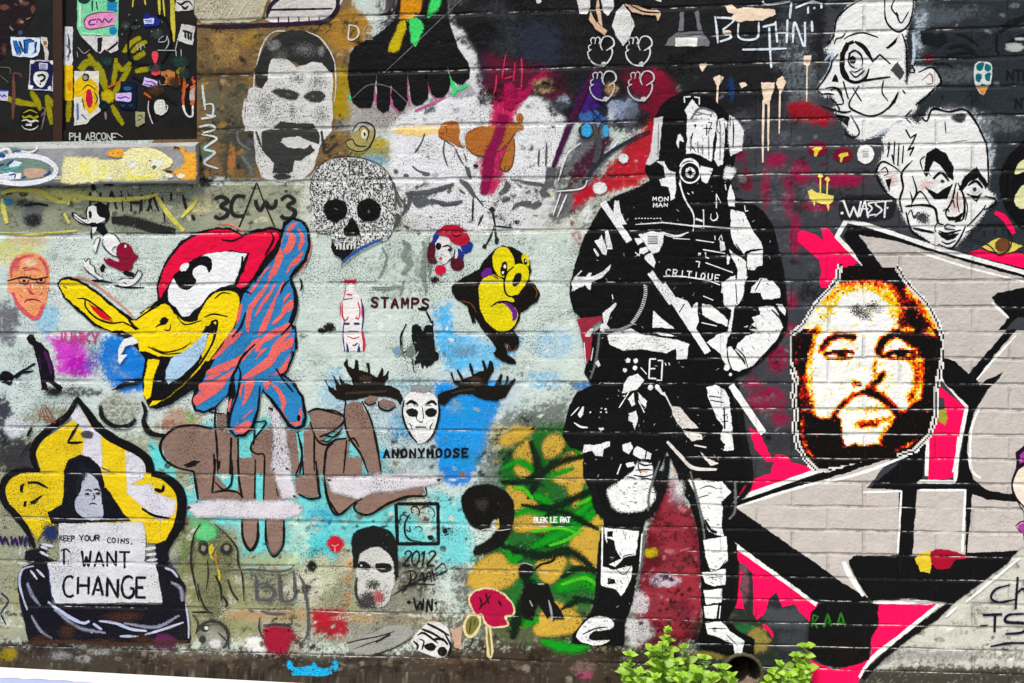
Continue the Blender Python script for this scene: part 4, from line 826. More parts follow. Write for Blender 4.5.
F('448 80 458 30 490 -20 545 -40 585 0 535 60 490 72', .4); F('485 118 518 78 530 150 508 162', .3); F('540 72 602 130 596 168 562 140', .3); F('488 205 535 188 545 235 526 315 515 260 488 250', .3); L('490 75 430 170', 1.2); L('550 130 585 200', 1); E(622, 48, 16); F('650 40 670 30 720 105 690 90'); S('130 222 180 168', 1.2); F('172 215 200 165 210 165 206 215 188 236'); S('150 265 190 290 232 295', 1.9); F('300 298 330 295 335 305 315 318')
for x, y in ((250, 200), (320, 175), (350, 200), (315, 200), (460, 100), (345, 182)): E(x, y, 5)
F('208 400 262 405 372 380 372 412 332 430 328 474 282 470 258 440 205 452', .4); F('448 402 500 384 516 420 490 462 456 440', .4); F('520 430 540 410 632 455 622 490 560 488 510 462', .4)
F('540 505 628 515 640 560 636 700 430 700 410 650 470 600 520 560', 2.5); F('470 520 520 505 530 530 480 545', .6); L('440 525 418 582', 1.3)
P('warm_scuffs', 'd0a98a', .6); blob(580, 565, 40, 14, peak=.8); blob(480, 640, 40, 18, peak=.8); O(640, 380, 6.207); blob(270, 240, 30, 34); blob(360, 625, 30, 20)
P('fold_seams', '141416', .3); O(550, 380, 6.207); L('520 425 505 470', 1.2); S('540 510 590 530 640 522', 1.6); S('530 560 590 555 640 560', 1.4); S('520 590 580 600 640 585', 1.5); S('560 620 600 612 640 625', 1.2); S('555 500 548 540 565 580', 1.2); L('600 430 590 490', 1.2); S('470 600 520 610 560 650', 1.6, .4)
P('thigh_folds', 'e2ddd6', .4); O(640, 380, 6.207)
F('190 160 248 168 292 222 358 296 262 302 226 262 202 212', .5); F('265 308 382 340 386 366 320 380 272 332', .4); L('150 78 192 162', 1.4); S('165 378 250 470 330 545 482 556', 4, .2, taper=(.8, .5)); F('375 445 420 488 490 518 442 532 400 492', .4); L('340 405 408 418', 1.4)
P('coat_panel', W_C, .35); F('412 48 470 28 522 58 556 112 570 250 582 435 518 438 530 400 500 370 502 330 522 292 480 240 458 190 428 120', .5); P('coat_panel_marks', '141416', .2); L('432 100 500 108', 1.2); L('435 125 520 140', 1); L('522 175 526 300', 1.7); L('505 322 550 325', 1); L('515 220 540 215', 1); L('510 260 545 255', 1)
P('knee_pad', W_C, .4); O(560, 480, 3.365); C('160 36 200 10 255 0 310 20 318 66 285 98 235 108 185 98', 5); F('430 0 545 5 575 40 545 75 545 160 552 190 500 175 480 120 462 60', 1.5); blob(402, 30, 26, 44, .3, peak=.6)
P('knee_marks', '151517', .5); S('486 130 505 165 530 180', 4, .6); S('470 30 500 20 530 30', 1.2); S('465 60 500 50', 1)
P('left_shin', W_C, .35); F('148 158 186 165 266 170 256 250 216 262 186 292 160 282 172 240 154 200', .4); F('138 290 178 302 242 288 242 322 226 362 205 392 190 370 140 356', .4); L('143 160 140 350', 1.6); L('276 182 266 330 254 362', 1.4)
P('left_boot', 'e4e4e4', .4); C('58 512 100 466 150 460 182 482 168 502 110 512 102 538 168 540 132 556 92 552 60 535', .6); P('left_shin_marks', '141416', .3); F('158 195 182 205 190 240 205 265 160 285', .4); F('160 330 185 335 190 350 160 352', .3); S('188 300 215 318 240 290', 1); S('212 262 218 255 252 248', 1); S('75 520 120 500 160 495', 1.5); F('160 175 178 172 178 192 160 190'); E(120, 525, 18, 6)
P('right_shin', W_C, .35); F('482 202 560 190 566 270 538 300 508 308 490 262', .5); F('478 312 556 300 556 352 520 358 488 345', .4); F('484 372 546 366 542 412 492 418', .5); F('484 426 532 420 526 466 488 466', .4); L('540 425 536 465', 1)
P('right_boot', 'e8e8e8', .4); F('488 482 540 475 576 512 622 542 612 585 590 592 580 552 540 532 498 518', .6); P('right_shin_marks', '141416', .3); S('488 292 510 300 535 300 560 268', 1.1); S('500 500 560 500', .8); S('490 330 550 325', .7); E(520, 500, 8, 3); S('560 520 600 560', .9)
full()
_bq = pts_('650 165 730 180 770 230 780 300 740 360 735 420 740 470 690 500 668 450 640 520 640 600 600 640 598 560 600 510 575 440 580 390 600 330 575 290 600 210')
def scuffs(Q, n, seed, wmin=.35, wmax=.9, lmin=1.0, lmax=5.0, ang=None):
    r = random.Random(seed); x0_, y0_ = Q.min(0); x1_, y1_ = Q.max(0); k = 0
    while k < n:
        u = r.uniform(x0_, x1_); v = r.uniform(y0_, y1_); k += 1
        c = False
        for i in range(len(Q)):
            a, b = Q[i], Q[(i + 1) % len(Q)]
            if (a[1] > v) != (b[1] > v) and u < (b[0] - a[0]) * (v - a[1]) / (b[1] - a[1]) + a[0]: c = not c
        if not c: continue
        t = r.uniform(0, 3.14) if ang is None else math.radians(ang + r.uniform(-35, 35)); l = r.uniform(lmin, lmax)
        ribbon(np.array([(u, v), (u + math.cos(t) * l * .5, v + math.sin(t) * l * .5 + r.uniform(-.4, .4)), (u + math.cos(t) * l, v + math.sin(t) * l)]), r.uniform(wmin, wmax), 0, (.4, .4))
P('white_scratches', 'b9b9b8', .5); scuffs(_bq, 240, 4, .3, .75, .8, 4.0)
P('black_spatter', '151517', .4)
for q, n_, an in (('690 105 728 110 726 165 690 160', 46, 80), ('590 470 655 470 655 512 595 512', 60, 10), ('599 530 641 528 640 600 600 600', 70, 70), ('572 612 628 612 626 645 572 645', 50, 10), ('700 480 728 480 735 645 700 640', 110, 30), ('608 325 690 335 690 365 608 350', 36, 5), ('735 300 785 295 780 350 740 372', 60, 60), ('730 205 765 215 770 300 730 330', 50, 70), ('700 385 735 385 736 450 710 450', 40, 80), ('660 395 705 420 720 470 680 470', 40, 30)): scuffs(pts_(q), n_, int(n_ * 7), .3, .9, .8, 4.5, an)
P('grey_mist', '6f6f71', 1.0)
for q, w_ in (('600 330 596 360 590 380', 5), ('660 460 650 490 648 512', 5), ('690 470 700 510 705 540', 5), ('645 530 642 560 636 590', 5), ('735 480 735 510 728 520', 5), ('690 120 700 108 715 112', 4)): S(q, w_, 1.0)
A('red_shoulder_patch', 'paint mark', 'dull red scrape of paint under the elbow of the armoured officer')
O(550, 280, 6.207); P('red_scrape', '9c3144', .5); F('165 240 320 222 330 250 260 290 262 340 250 490 215 510 205 400 190 340 185 300', .8); P('white_streak', 'dcdad6', .4); F('215 350 250 300 270 298 245 350', .4); S('212 390 220 510', 1.4); S('268 420 255 500', 1.2); F('280 515 300 495 318 530 300 545'); 
# ================================================================== centre
A('black_hand_mural', 'mural', 'big black dripping hand with stubby fingers reaching down from the top edge')
O(340, 0); P('pink_gaps', 'b9628f', .5)
S('172 340 165 440 190 540', 4, .3); S('248 425 252 500 300 560', 4, .3); S('332 335 325 440 340 520', 4, .3); S('412 350 435 430 470 490', 3.5, .3); S('360 545 460 500 520 470', 4, .6)
P('green_gap', '4fd47f', .5); S('522 350 560 440 545 470', 5, .4); S('560 440 600 425 630 410', 4, .4); S('45 460 55 490', 4, .5)
P('black_hand', '161617', .3, .3)
F('285 -20 520 -20 525 70 545 150 580 240 625 310 635 340 628 385 600 412 572 410 545 385 520 320 540 390 535 440 505 475 470 478 448 462 436 430 415 370 420 350 432 440 428 480 400 508 372 516 350 500 340 430 330 350 328 440 330 490 310 535 288 545 265 520 252 480 250 415 246 430 245 500 240 540 210 550 178 530 180 470 178 360 170 400 165 480 152 525 100 528 62 500 42 440 40 340 45 280 70 225 180 168 230 130 262 100', 1.2)
P('yellow_drip', 'c9b332', .5); F('290 105 330 98 322 150 300 200 290 245 262 258 235 250 245 210 270 160', 4); P('orange_top', 'dd9a24', .5); F('300 -10 405 -10 392 70 360 85 330 95 290 92', 4)
P('green_drip', '52d873', .5); F('335 90 392 92 410 130 392 180 370 225 348 210 342 150', 3); F('425 60 445 0 500 -10 480 50 430 90', 4); P('black_veins', '18181a', .4); S('365 60 390 90 420 100', 3, .4); S('420 0 400 50 380 80', 2.4, .4); S('320 95 330 130 335 200', 2.2, .3)
P('scratch', '77787a', .6); S('220 350 380 200 600 -10', .9); S('60 480 140 415 240 425 330 500', .8); 
A('white_letters', 'lettering', 'two white capital letters beside the black hand on the ochre wall')
P('letters', 'dad6cf', .5); S('45 125 42 190 75 188 92 160 80 130 45 122', 1.7); P('faint_letter', 'b39a75', .6); S('160 130 130 125 115 160 125 190 160 190', 1.4)
A('small_flower_tag', 'drawing', 'small round black-outlined creature with pale eye under the black hand')
P('body', 'a59a63', .5); O(340, 130); C('50 40 70 10 110 -15 160 0 170 40 140 90 90 115 40 90 25 70', .3); P('outline', '23231f'); O(340, 0); S('60 640 90 600 150 605 170 650 140 720 90 740 40 720 25 690', 1.5); S('90 640 110 615 140 640 130 690', 1.3); S('30 690 60 680 80 710 130 715', 1.3); P('eye', 'e3dfc4', .3); E(118, 655, 16, 22); P('pupil', '1b1b1b', .3); E(120, 655, 6, 10)
A('teddy_bear_drawing', 'drawing', 'brown upside-down teddy bear on the white shirt with a crimson streak across it')
P('fur', 'b06f38', .35); O(340, 130)
F('608 30 625 5 660 -15 720 -20 860 -35 895 -20 895 -5 868 5 850 30 820 60 780 95 720 128 662 122 615 85', .4); C('850 40 852 100 845 150 830 190 800 202 780 180 795 130 825 60', .4); O(340, 0); C('485 630 505 600 545 588 575 600 585 640 580 675 600 705 575 715 540 690 500 680 480 665', .4); C('860 570 880 550 897 570 892 598 868 600', .3)
P('outline', '5b3116', .35); O(340, 130); S('612 82 660 122 720 128', 1); S('790 95 820 70 850 20', 1); S('850 40 852 100 845 150 830 190 800 202 780 180 795 130 825 60', 1); S('580 75 600 85 610 75', 1); S('485 30 510 48 560 82', .9); S('800 200 810 170', .8); S('820 200 825 175', .8); O(340, 0); S('500 610 520 625 520 650', .9); S('485 650 510 650', .9); S('872 575 885 590', .8)
P('white_gap', 'dcdcdc', .3); O(340, 130); F('585 30 605 5 610 80 590 70', .3)
P('crimson_streak', '8e0f4e', .6); S('800 -80 770 40 730 120 720 200 700 320', 17, .8, taper=(1, .7))
P('red_fingers', 'c23a55', .5); O(340, 0)
for q in ('810 260 800 320 790 390', '765 360 760 420 750 460', '855 300 850 360 845 400', '885 280 888 350 885 430', '800 385 850 370', '840 440 890 430', '850 510 860 560', '805 500 810 550'): S(q, 2.2, .5)
P('palm', 'a3174f', .5); S('820 400 830 470 820 540', 18, .6); S('940 410 900 470 850 500', 8, .7)
A('shirt_folds_stencil', 'stencil', 'grey stencilled folds of a white shirt with crossed lines below')
P('grey_folds', '5f6164', .6); O(340, 130)
F('330 305 400 300 470 285 560 262 540 285 450 310 420 330 470 350 550 365 600 350 570 370 500 372 430 345 400 372 365 368 345 335', .8); S('320 298 340 350 300 420', 5, .3); S('270 320 300 380', 4, .3); S('510 50 505 110 525 178', 2, .3); S('560 85 585 140 605 170', 1.8, .3); L('412 20 398 60 368 108', 1.4); S('348 172 385 200 432 212', 2.2, .2); E(420, 215, 20, 9, .5); E(322, 222, 14, 8, .5); S('580 240 620 270 660 330', 6, .3); S('610 170 640 240', 4, .4); S('525 280 545 300', 1.5); S('580 290 610 310', 2)
F('775 305 800 280 810 240 838 270 815 300 780 320', .6); S('785 350 810 340 835 330', 4, .2); S('838 390 870 362 940 352', 4, .2); S('440 335 520 360 600 345', 4, .3); S('330 305 430 300 560 262', 4.5, .3); S('350 330 380 370 440 350', 4, .3); S('930 380 960 372 985 350', 4, .3); S('900 310 930 292', 2, .2); S('830 240 900 250 980 265', 1.8, .3); S('965 170 970 100', 1.6); S('605 110 620 160', 1.6, .2); S('620 180 632 225', 5, .3); F('262 400 300 420 280 470 250 480', .8); S('260 250 285 320 330 380', 2.4, .4)
O(520, 130); S('0 250 60 260 130 270', 4, .4); F('130 180 175 185 160 270 120 290 150 320 110 330 90 300 120 260', .8); S('0 355 50 370 100 340', 3, .4); S('130 60 125 180', 2.4, .3); S('95 90 90 180', 1.4, .3)
P('crossed_lines', '2b2c2c', .5); O(340, 130); S('742 385 752 440 758 470', 2.2); S('748 468 790 472 842 478', 1.8); S('750 478 730 530 708 568', 2); S('756 475 762 540', 2); E(706, 568, 11, 12); E(764, 540, 11, 20); E(742, 388, 15, 13, .6); S('700 410 672 468', 2.4, .4); S('650 335 645 440', 2, taper=(.6, .6)); S('660 320 700 370', 1.3); E(662, 175, 12, 10, .5)
P('navy_streaks', '4a1440', .6); O(520, 0); S('370 330 300 480 230 640 160 820', 9, .6); S('330 420 270 560', 6, .7); O(520, 130); P('white_wisps', 'e2e2e2', .5); S('300 60 230 120 185 250', 2.5, .4); S('170 300 300 285 330 240', 2, .5); S('230 310 180 430', 2.2, .4); S('200 300 160 420', 1.6, .4); S('480 50 420 130', 4, .6); E(390, 284, 34, 30, 2.5); E(505, 138, 24, 24, 2)
P('dark_diagonal', '2b303b', .6); S('640 0 520 60 400 140 300 260', 5, .5)
# ---- white outlined cartoon paws and the figure they hang from
for (ox, oy, lab, c_) in ((330, 175, 'white outlined cartoon paw on plain black, upper left of the four', 0), (515, 175, 'white outlined cartoon paw under the long white diamond, upper right of the four', 0), (340, 345, 'white outlined cartoon paw over purple and brown spray, lower left of the four', 1), (525, 345, 'white outlined cartoon paw over crimson spray, lower right of the four', 1)):
    A('outlined_paw', 'drawing', lab, 'white outlined cartoon paws'); O(520, 0); P('white_outline', 'dedfdf' if not c_ else 'c4c3c6', .45)
    def w(s): 
        q = [float(t) for t in s.split()]; return [(ox + a, oy + b) for a, b in zip(q[0::2], q[1::2])]
    S(w('70 20 80 5 105 2 125 18 128 45 108 62 118 62 120 85 108 115 85 140 60 145 30 135 8 110 2 90'), 1.6, taper=(.8, .8)); S(w('70 20 62 45 72 70'), 1.3); S(w('40 12 52 5 62 20 55 40'), 1.3); S(w('35 40 38 15 28 8 15 18 20 38'), 1.2); S(w('108 62 90 72'), 1.2); S(w('18 42 5 50 8 68 20 66'), 1.2); S(w('15 70 0 80 5 98'), 1.2); E(ox + 78, oy + 138, 13, 12); 
A('pale_dripping_arms', 'mural', 'pale striped arms and a long white diamond hanging over the paws at the top')
O(520, 0); P('white_paint', 'e2e1de', .4); F('275 -10 345 -10 345 40 330 70 290 66', .6); F('392 -10 460 -10 455 40 432 78 410 60', .6); F('505 20 540 70 560 125 530 190 505 225 480 200 450 130 470 60', .8); E(92, 5, 12, 12); F('660 0 690 -10 690 10', .3)
P('flesh_stripes', 'd9b99d', .4); F('345 55 362 80 385 120 425 150 412 170 370 140 335 95', .5); F('380 -5 395 60 402 130 385 110 368 40', .5); F('510 20 560 25 620 45 680 50 690 65 676 100 660 72 600 70 550 60', .5); L('670 70 672 98', 1.4)
P('black_lines', '1a1a1b', .4); S('540 25 600 55 680 62', 1.8); S('345 0 350 50 375 110', 2); 
A('blue_eyed_scribble', 'drawing', 'scribbled dark creature with two sky-blue eyes below the white paws')
P('blue_eyes', '4aa6d8', .4); E(325, 635, 26, 34, .6); E(418, 640, 16, 30, .6); P('scribble', '20242c', .4)
q = [(325 + 34 * math.cos(a), 640 + 38 * math.sin(a)) for a in np.linspace(0, 6.1, 18)]; S(q, 1.4); S('350 600 390 560 425 540 400 500 360 490 335 510', 1.6); S('380 640 400 600 440 590', 1.4); S('355 560 370 620 385 700', 1.4); S('340 520 370 560 400 590', 1.2)
P('stipple', '4b4d50', .8); S('370 620 385 720 360 800', 11, .7)
A('grey_smears', 'paint mark', 'vertical grey-green smears on the pale wall between the skull and curly portrait')
O(320, 220); P('grey', '87938a', 1.0); S('400 100 430 130 410 180 440 210 400 270', 12, 1.0); S('500 100 515 150 505 250 520 360', 9, 1.0); S('300 130 325 180 310 240 285 290', 4, .8); S('250 330 330 335 400 320', 7, 1.0); S('410 290 400 340 390 370', 5, 1.0); S('520 180 540 230 530 290', 5, 1.0)
P('black_splats', '20211f', .8); blob(45, 525, 46, 30, .3, 0, .9); blob(10, 540, 30, 16, .3); blob(560, 290, 26, 18, .3); blob(960, 10, 20, 14, .2); P('blue_mist', '7fa9c4', 1.0); blob(380, 640, 30, 40, .2, 0, .7); blob(540, 510, 24, 30, .2, 0, .7); blob(700, 640, 90, 40, .2, 0, .6)
# ---- small stencils in the middle
A('curly_portrait_stencil', 'stencil', 'small portrait of a pale woman with red and blue curls above the yellow creature')
O(320, 220); P('blue_curls', '223a8a', .4); C('548 110 556 70 580 45 600 40 575 90 560 130', .3); C('695 110 725 98 746 120 735 155 705 165 690 140', .3); C('655 150 680 140 700 170 690 215 660 200', .3); P('red_hair', 'b5203a', .4); C('575 60 600 30 640 22 690 35 722 65 730 100 700 125 665 120 640 105 620 80 590 75', .4); P('maroon_curls', '571726', .4); C('525 140 540 110 562 130 560 170 572 205 545 215 525 190', .4); C('640 195 670 180 700 195 700 235 665 248 640 235', .4)
P('pale_face', 'e4e0dd', .4); C('565 110 590 85 625 85 640 110 632 150 640 180 620 205 600 215 580 190 572 150', .3); C('655 155 668 135 672 175 660 190', .2); P('face_marks', '191318', .3); E(578, 128, 14, 18, .4); S('600 130 625 125 645 140', 1.5); S('590 165 600 172', 1); E(632, 145, 10, 7); S('640 60 660 80 690 70', 1.6); S('625 200 650 180 660 150', 1.4); P('red_collar', 'cf1f43', .4); C('560 235 585 220 615 230 612 258 585 268 562 258', .3); E(588, 186, 9, 6); P('stalk', '2d2028', .5); blob(560, 292, 26, 18)
A('bottle_figure_stencil', 'stencil', 'small pink and blue bottle-shaped figure stencil below the skull')
P('white_ground', 'e8e3e0', .4); F('118 380 130 340 150 300 175 340 195 378 212 400 215 640 110 640 105 480 100 420', 1); P('red_lines', 'c83850', .4); F('122 292 180 288 178 308 122 310', .4); S('125 312 120 360 110 400', 1, .4); S('108 400 110 470 125 490 140 470', 1.5); S('185 400 195 440 190 480 172 480', 1.3); S('130 565 165 578 192 568', 1.2); S('205 540 215 600 212 645', 3, .2); S('205 400 208 480', 2.4, .3); L('132 362 155 366', 1.4); S('175 470 190 490', 1.2); S('100 400 98 470', 1, .4)
P('blue_lines', '323a72', .4); S('200 385 212 450 205 540', 1.7); S('118 490 112 560 120 640', 1.3); L('122 506 140 506', 2.2); L('170 506 188 506', 2.2); L('115 388 160 382', 1); L('138 542 185 544', 1); S('158 610 170 612 182 600', 1.5); F('130 600 142 640 128 645', .2); F('192 600 196 642 182 642', .2)
A('stamped_word', 'lettering', 'dark maroon stencilled word in capitals right of the bottle figure')
P('letters', '4a1c1c', .5); T('STAMPS', 252, 378, 46, 30, 2.3, 1.65, rot=1.5)
A('hooded_reaper_stencil', 'stencil', 'small black hooded figure with a bent staff under the stamped word')
P('black_robe', '161616', .5); F('445 540 450 515 470 505 492 515 500 545 520 510 550 490 556 560 552 640 565 660 550 690 520 720 500 690 470 690 465 640 450 600', .8); S('420 510 395 570 400 640 430 640', 2); S('510 430 530 470 545 500', 2.2); F('475 428 530 428 515 445 480 442', .3); E(560, 665, 22, 24, .6)
P('pale_marks', 'b8c4c0', .5); S('510 600 470 660 440 700', 1.4); S('500 520 525 505 545 510', 2.4); S('440 575 450 610 440 640', 1.6); S('480 690 520 640', 1); P('grey_smears', '77807a', .8); S('400 570 400 640 420 680', 3, .6); blob(440, 640, 30, 40)
O(320, 340); P('streaked_hem', '1c1d1d', .6); F('470 -5 555 -5 565 90 540 130 520 100 500 140 490 110 460 120 480 60', .8); S('450 90 455 130 460 155', 1.2); S('395 0 400 30', 1.4)
A('yellow_creature_mural', 'mural', 'glum yellow egg-faced creature with black arms and legs walking on the pale wall')
O(430, 230, 4.879); P('black_body', '17130f', .3, .3)
F('315 95 355 75 400 85 450 110 485 150 493 200 485 245 515 265 535 310 525 350 490 375 440 405 436 440 420 470 405 488 430 515 440 550 430 575 405 590 385 590 378 560 365 555 380 605 412 635 418 650 390 655 350 640 312 612 308 600 325 580 300 540 275 510 250 480 225 440 218 430 225 452 205 456 195 420 180 370 130 340 105 300 105 275 140 245 200 210 240 190 262 150', .5)
P('skin', 'e1d233', .25, .4); C('240 330 238 280 262 235 300 215 350 240 372 260 370 310 400 330 410 350 360 350 310 368 360 355 400 362 425 400 425 440 400 480 360 495 310 480 270 440 248 390', .4); C('305 170 312 110 340 85 375 88 408 130 412 175 395 215 360 232 325 215', .4); C('362 260 375 210 400 180 445 165 478 190 480 235 455 280 425 315 390 318 368 300', .4); C('448 130 462 112 480 140 482 180 458 165', .3)
P('purple_shade', '6a2a86', .3); C('250 215 275 185 300 190 305 220 335 240 300 222 262 232', .3); C('375 352 400 362 425 400 422 435 402 442 398 400 360 360 330 358', .3)
P('black_lines', '17130f', .3); S('408 180 375 210 362 255 368 305 390 325 420 318', 1.8); S('296 375 330 352 380 350 415 375', 1.6); E(424, 242, 19, 36, .3, rot=25); E(360, 190, 17, 36, .3, rot=8); E(465, 155, 8, 17, .2, rot=-10); S('300 110 306 180 330 220', 1)
P('white_eye', 'eaeae4', .2); E(365, 178, 6, 10); E(355, 208, 6, 8); E(467, 150, 3, 6); P('brown_rim', '7b4a26', .4); S('150 345 200 360 225 400', 1); S('380 555 400 590 430 560', .9); S('500 270 522 300 515 330', 1); S('365 550 385 600', 1)
A('antlered_mask_stencil', 'stencil', 'white mask stencil wearing wide black moose antlers over a blue patch')
O(320, 340); P('antlers', '1d1914', .4, .4)
F('25 190 40 220 80 245 70 200 60 168 75 185 100 220 95 175 120 210 160 218 150 180 130 150 118 115 132 95 140 130 165 140 172 95 185 100 190 145 230 155 225 110 240 115 245 160 280 180 300 130 310 140 305 180 325 165 335 150 330 190 310 220 350 225 390 250 405 285 395 318 370 290 320 278 250 275 180 290 120 295 80 285 45 250', .7)
F('575 270 600 250 650 240 680 225 650 210 635 160 645 155 660 195 690 200 665 150 672 140 700 190 740 175 725 115 738 112 750 165 800 150 785 100 800 98 815 140 830 100 845 110 850 150 825 190 815 220 850 225 880 165 890 170 880 225 905 210 910 175 920 180 910 225 950 185 955 195 930 240 905 280 860 298 800 290 740 265 680 265 640 285 605 320 580 310', .7)
P('antler_texture', '43352a', .8); blob(220, 190, 40, 24); blob(760, 200, 50, 30); S('120 260 220 255 330 250', 4, .7); S('640 260 700 245 760 240', 3, .7)
P('mask_face', 'e7e7e5', .3); C('415 275 450 255 500 250 545 258 572 290 578 350 568 410 548 465 510 500 470 500 440 460 415 410 405 345', .5)
P('mask_shading', '1b1c1d', .3); S('418 318 445 300 482 322', 3.4); S('510 322 545 300 572 318', 3.4); L('470 425 515 425', 1.4); S('478 350 470 385 488 396', 1); L('500 330 506 385', 1); C('420 345 450 332 478 345 470 372 438 372', .3); C('512 345 545 332 570 345 560 372 525 372', .3); S('485 395 492 402 502 395', 1.2); S('430 400 445 420 450 445', 1.2, .3); S('555 400 540 420 536 445', 1.2, .3); S('412 290 402 350 415 410 445 465 475 502', 2.4, .2); S('575 290 582 350 570 415 548 468 515 502', 2.4, .2)
P('mask_grey', '9a9c9c', .6); blob(495, 240, 70, 26); S('455 320 480 315', 1.4); S('515 315 545 320', 1.4)
A('stencilled_pun', 'lettering', 'black serif stencil capitals in one line directly under the antlered mask')
P('letters', '14161a', .35); T('ANONYMOOSE', 312, 534, 38, 25, 2.2, 1.7, rot=-.4); 
for k in range(10):
    xx = 312 + k * 42.3; L([(xx - 4, 573), (xx + 8, 573)], 1.1); L([(xx + 18, 573), (xx + 29, 573)], 1.1) if k in (0, 1, 3, 4, 5) else None
A('round_face_frame', 'drawing', 'black square frame around a scribbled cartoon face beneath the brown letters')
O(320, 470); P('black_frame', '151517', .4); L('372 165 575 165 578 360 378 360 370 160', 3.6); P('scribbles', '1b2021', .5)
S('440 210 415 260 415 310 440 340 500 352', 2, .2); S('450 215 445 185 470 178 485 200 480 225', 1.4); S('480 200 510 178 545 185 560 215 545 240', 1.2, .4); S('440 235 420 225 405 210 425 205', 1.3); S('395 245 390 225 410 215', 1.3); S('395 270 385 250 400 240', 1.3); S('412 290 440 300 436 275', 1.2); E(540, 330, 16, 12); S('455 290 480 275 500 290 480 305', 1, .4)
A('dated_tag', 'tag', 'thin black scrawled tag with a year under the square frame')
P('letters', '1b1d1d', .5); T('2012', 405, 395, 70, 34, 1.7, 1.15, slant=.15); S('440 490 440 545 400 600', 1.6); S('410 500 450 490 470 520 430 550', 1.4); S('480 545 500 500 510 545 530 495 545 545', 1.6); S('545 480 560 540', 1.6); S('560 490 600 455 615 480', 1.5); S('560 520 620 490', 1.4); S('355 610 450 560 560 560', 1.4); S('380 580 480 540 580 500', 1.3); E(610, 300, 12, 10); S('600 290 640 285', 1.3); S('630 310 605 320', 1.2)
A('two_letter_tag', 'tag', 'short black two-letter tag between dots low on the wall under the scrawled year')
P('letters', '161616', .5); L('458 625 470 680 490 640 500 685 505 630', 2); L('520 690 525 632 545 690 548 632', 2); E(434, 645, 9); E(565, 650, 8)
A('black_hook_mural', 'mural', 'thick black sprayed hook shape left of the green camouflage patch')
P('black_spray', '151413', .4, .4); C('690 170 695 120 730 85 790 70 850 75 910 105 945 160 948 230 930 300 890 360 830 400 755 415 755 375 800 355 850 310 870 265 850 240 815 290 770 290 720 250', 2.5); P('grey_core', '3d3a38', .7); blob(790, 170, 50, 46, peak=.6); P('pale_nick', 'c7b45f', .4); F('850 265 870 235 878 280 862 298', .6); P('scratch', 'c9c9c5', .5); S('780 296 820 288 870 295 930 288', 1)
A('dark_haired_stencil', 'stencil', 'faded black and grey stencil of a dark-haired face beside the red dot')
P('pale_face', 'c6c6c0', 1.0, 1.0); C('190 410 230 378 290 375 335 405 358 450 365 530 350 600 320 660 260 670 200 640 175 560 180 480', 2.5); P('black_hair', '1d1d1c', 1.0, .8); F('160 420 150 360 162 310 200 285 260 270 330 290 368 330 378 380 385 520 370 540 360 450 335 405 290 376 235 380 195 410 185 470 165 480', 2); P('features', '1d1d1d', .6); C('270 462 300 455 345 460 345 490 310 502 280 490', .8); C('180 465 205 445 240 460 250 482 215 487 190 480', .8); E(200, 468, 10, 9); P('grey_beard', '3c3a39', .9); blob(260, 560, 50, 34, peak=.7); blob(240, 640, 70, 60, peak=.8); S('180 520 175 600 200 660', 4, .7); P('red_mouth', 'a8545a', .7); blob(285, 620, 36, 50, peak=.75); P('eye_white', 'dadad6', .3); E(202, 466, 5, 5)
A('red_dot', 'paint mark', 'bright red sprayed dot with a pale forked scratch left of the dark-haired face')
P('dot', 'c2263c', .6); blob(73, 362, 50, 56, .5); P('scratch', 'cfa596', .3); L('55 365 73 372 73 402', .9); L('73 372 92 362', .9)
A('white_words', 'lettering', 'small white lettering of an artist name across the green and yellow camouflage')
O(460, 420); P('letters', 'ececea', .3); T('BLEK LE RAT', 362, 476, 24, 14, 1.25, 1.15, rot=-.5)
A('cane_figure_stencil', 'stencil', 'torn black figure of trousered legs under a hook on the camouflage patch')
O(420, 543); P('black_legs', '151412', .5); F('500 230 520 200 580 195 625 200 640 240 655 290 690 330 705 370 660 372 650 380 640 360 620 370 600 330 575 290 560 340 550 380 510 375 495 330', .9); S('560 130 590 105 630 95 655 80 658 60', 2.4); C('480 130 500 105 540 105 555 135 540 160 500 160', .8); P('grey_wisps', '9aa09e', .5); S('470 110 510 98 555 112', 1.2); S('628 280 640 330 645 378', 2); S('535 280 550 310', 1.4); S('570 200 610 200', 2, .4)
A('red_flower_sticker', 'paste-up', 'crimson poppy with black centre and pale green stem pasted at the foot of the wall')
P('paper_edge', 'd6c59c', .3); C('235 270 265 230 330 215 390 232 440 275 465 320 455 355 425 365 435 400 400 415 340 415 310 385 300 350 270 355 245 310', .3); C('210 400 240 345 290 350 300 385 280 440 240 465 215 440', .3); F('318 405 345 405 352 480 360 530 345 572 325 555 322 480', .4)
P('petals', 'a90f46', .3); C('243 272 270 238 330 225 385 240 432 280 456 320 446 348 412 358 428 395 395 405 345 405 318 380 305 345 275 345 252 308', .3); P('black_stamens', '34081c', .4); S('290 260 300 300 285 330', 2.4, .4); S('320 240 330 280 340 300', 2.6, .4); S('350 250 320 290 300 310', 2.2, .4); S('380 280 400 310', 3, .5); P('green_stem', '75713c', .35); C('222 405 245 360 278 362 288 390 268 432 235 448', .3); S('332 415 338 480 345 550', 2.6); P('bud_line', '3c4420', .3); S('250 370 245 410 240 440', 1.4); S('270 370 265 400', 1.2)
A('striped_face_stencil', 'stencil', 'black and white striped wild-eyed face stencil near the ground left of the poppy')
O(260, 543); P('white_ground', 'd5d5d0', .5); C('735 480 770 430 820 390 870 385 915 420 930 480 910 545 870 560 800 535 760 515', .8); P('black_stripes', '161616', .4)
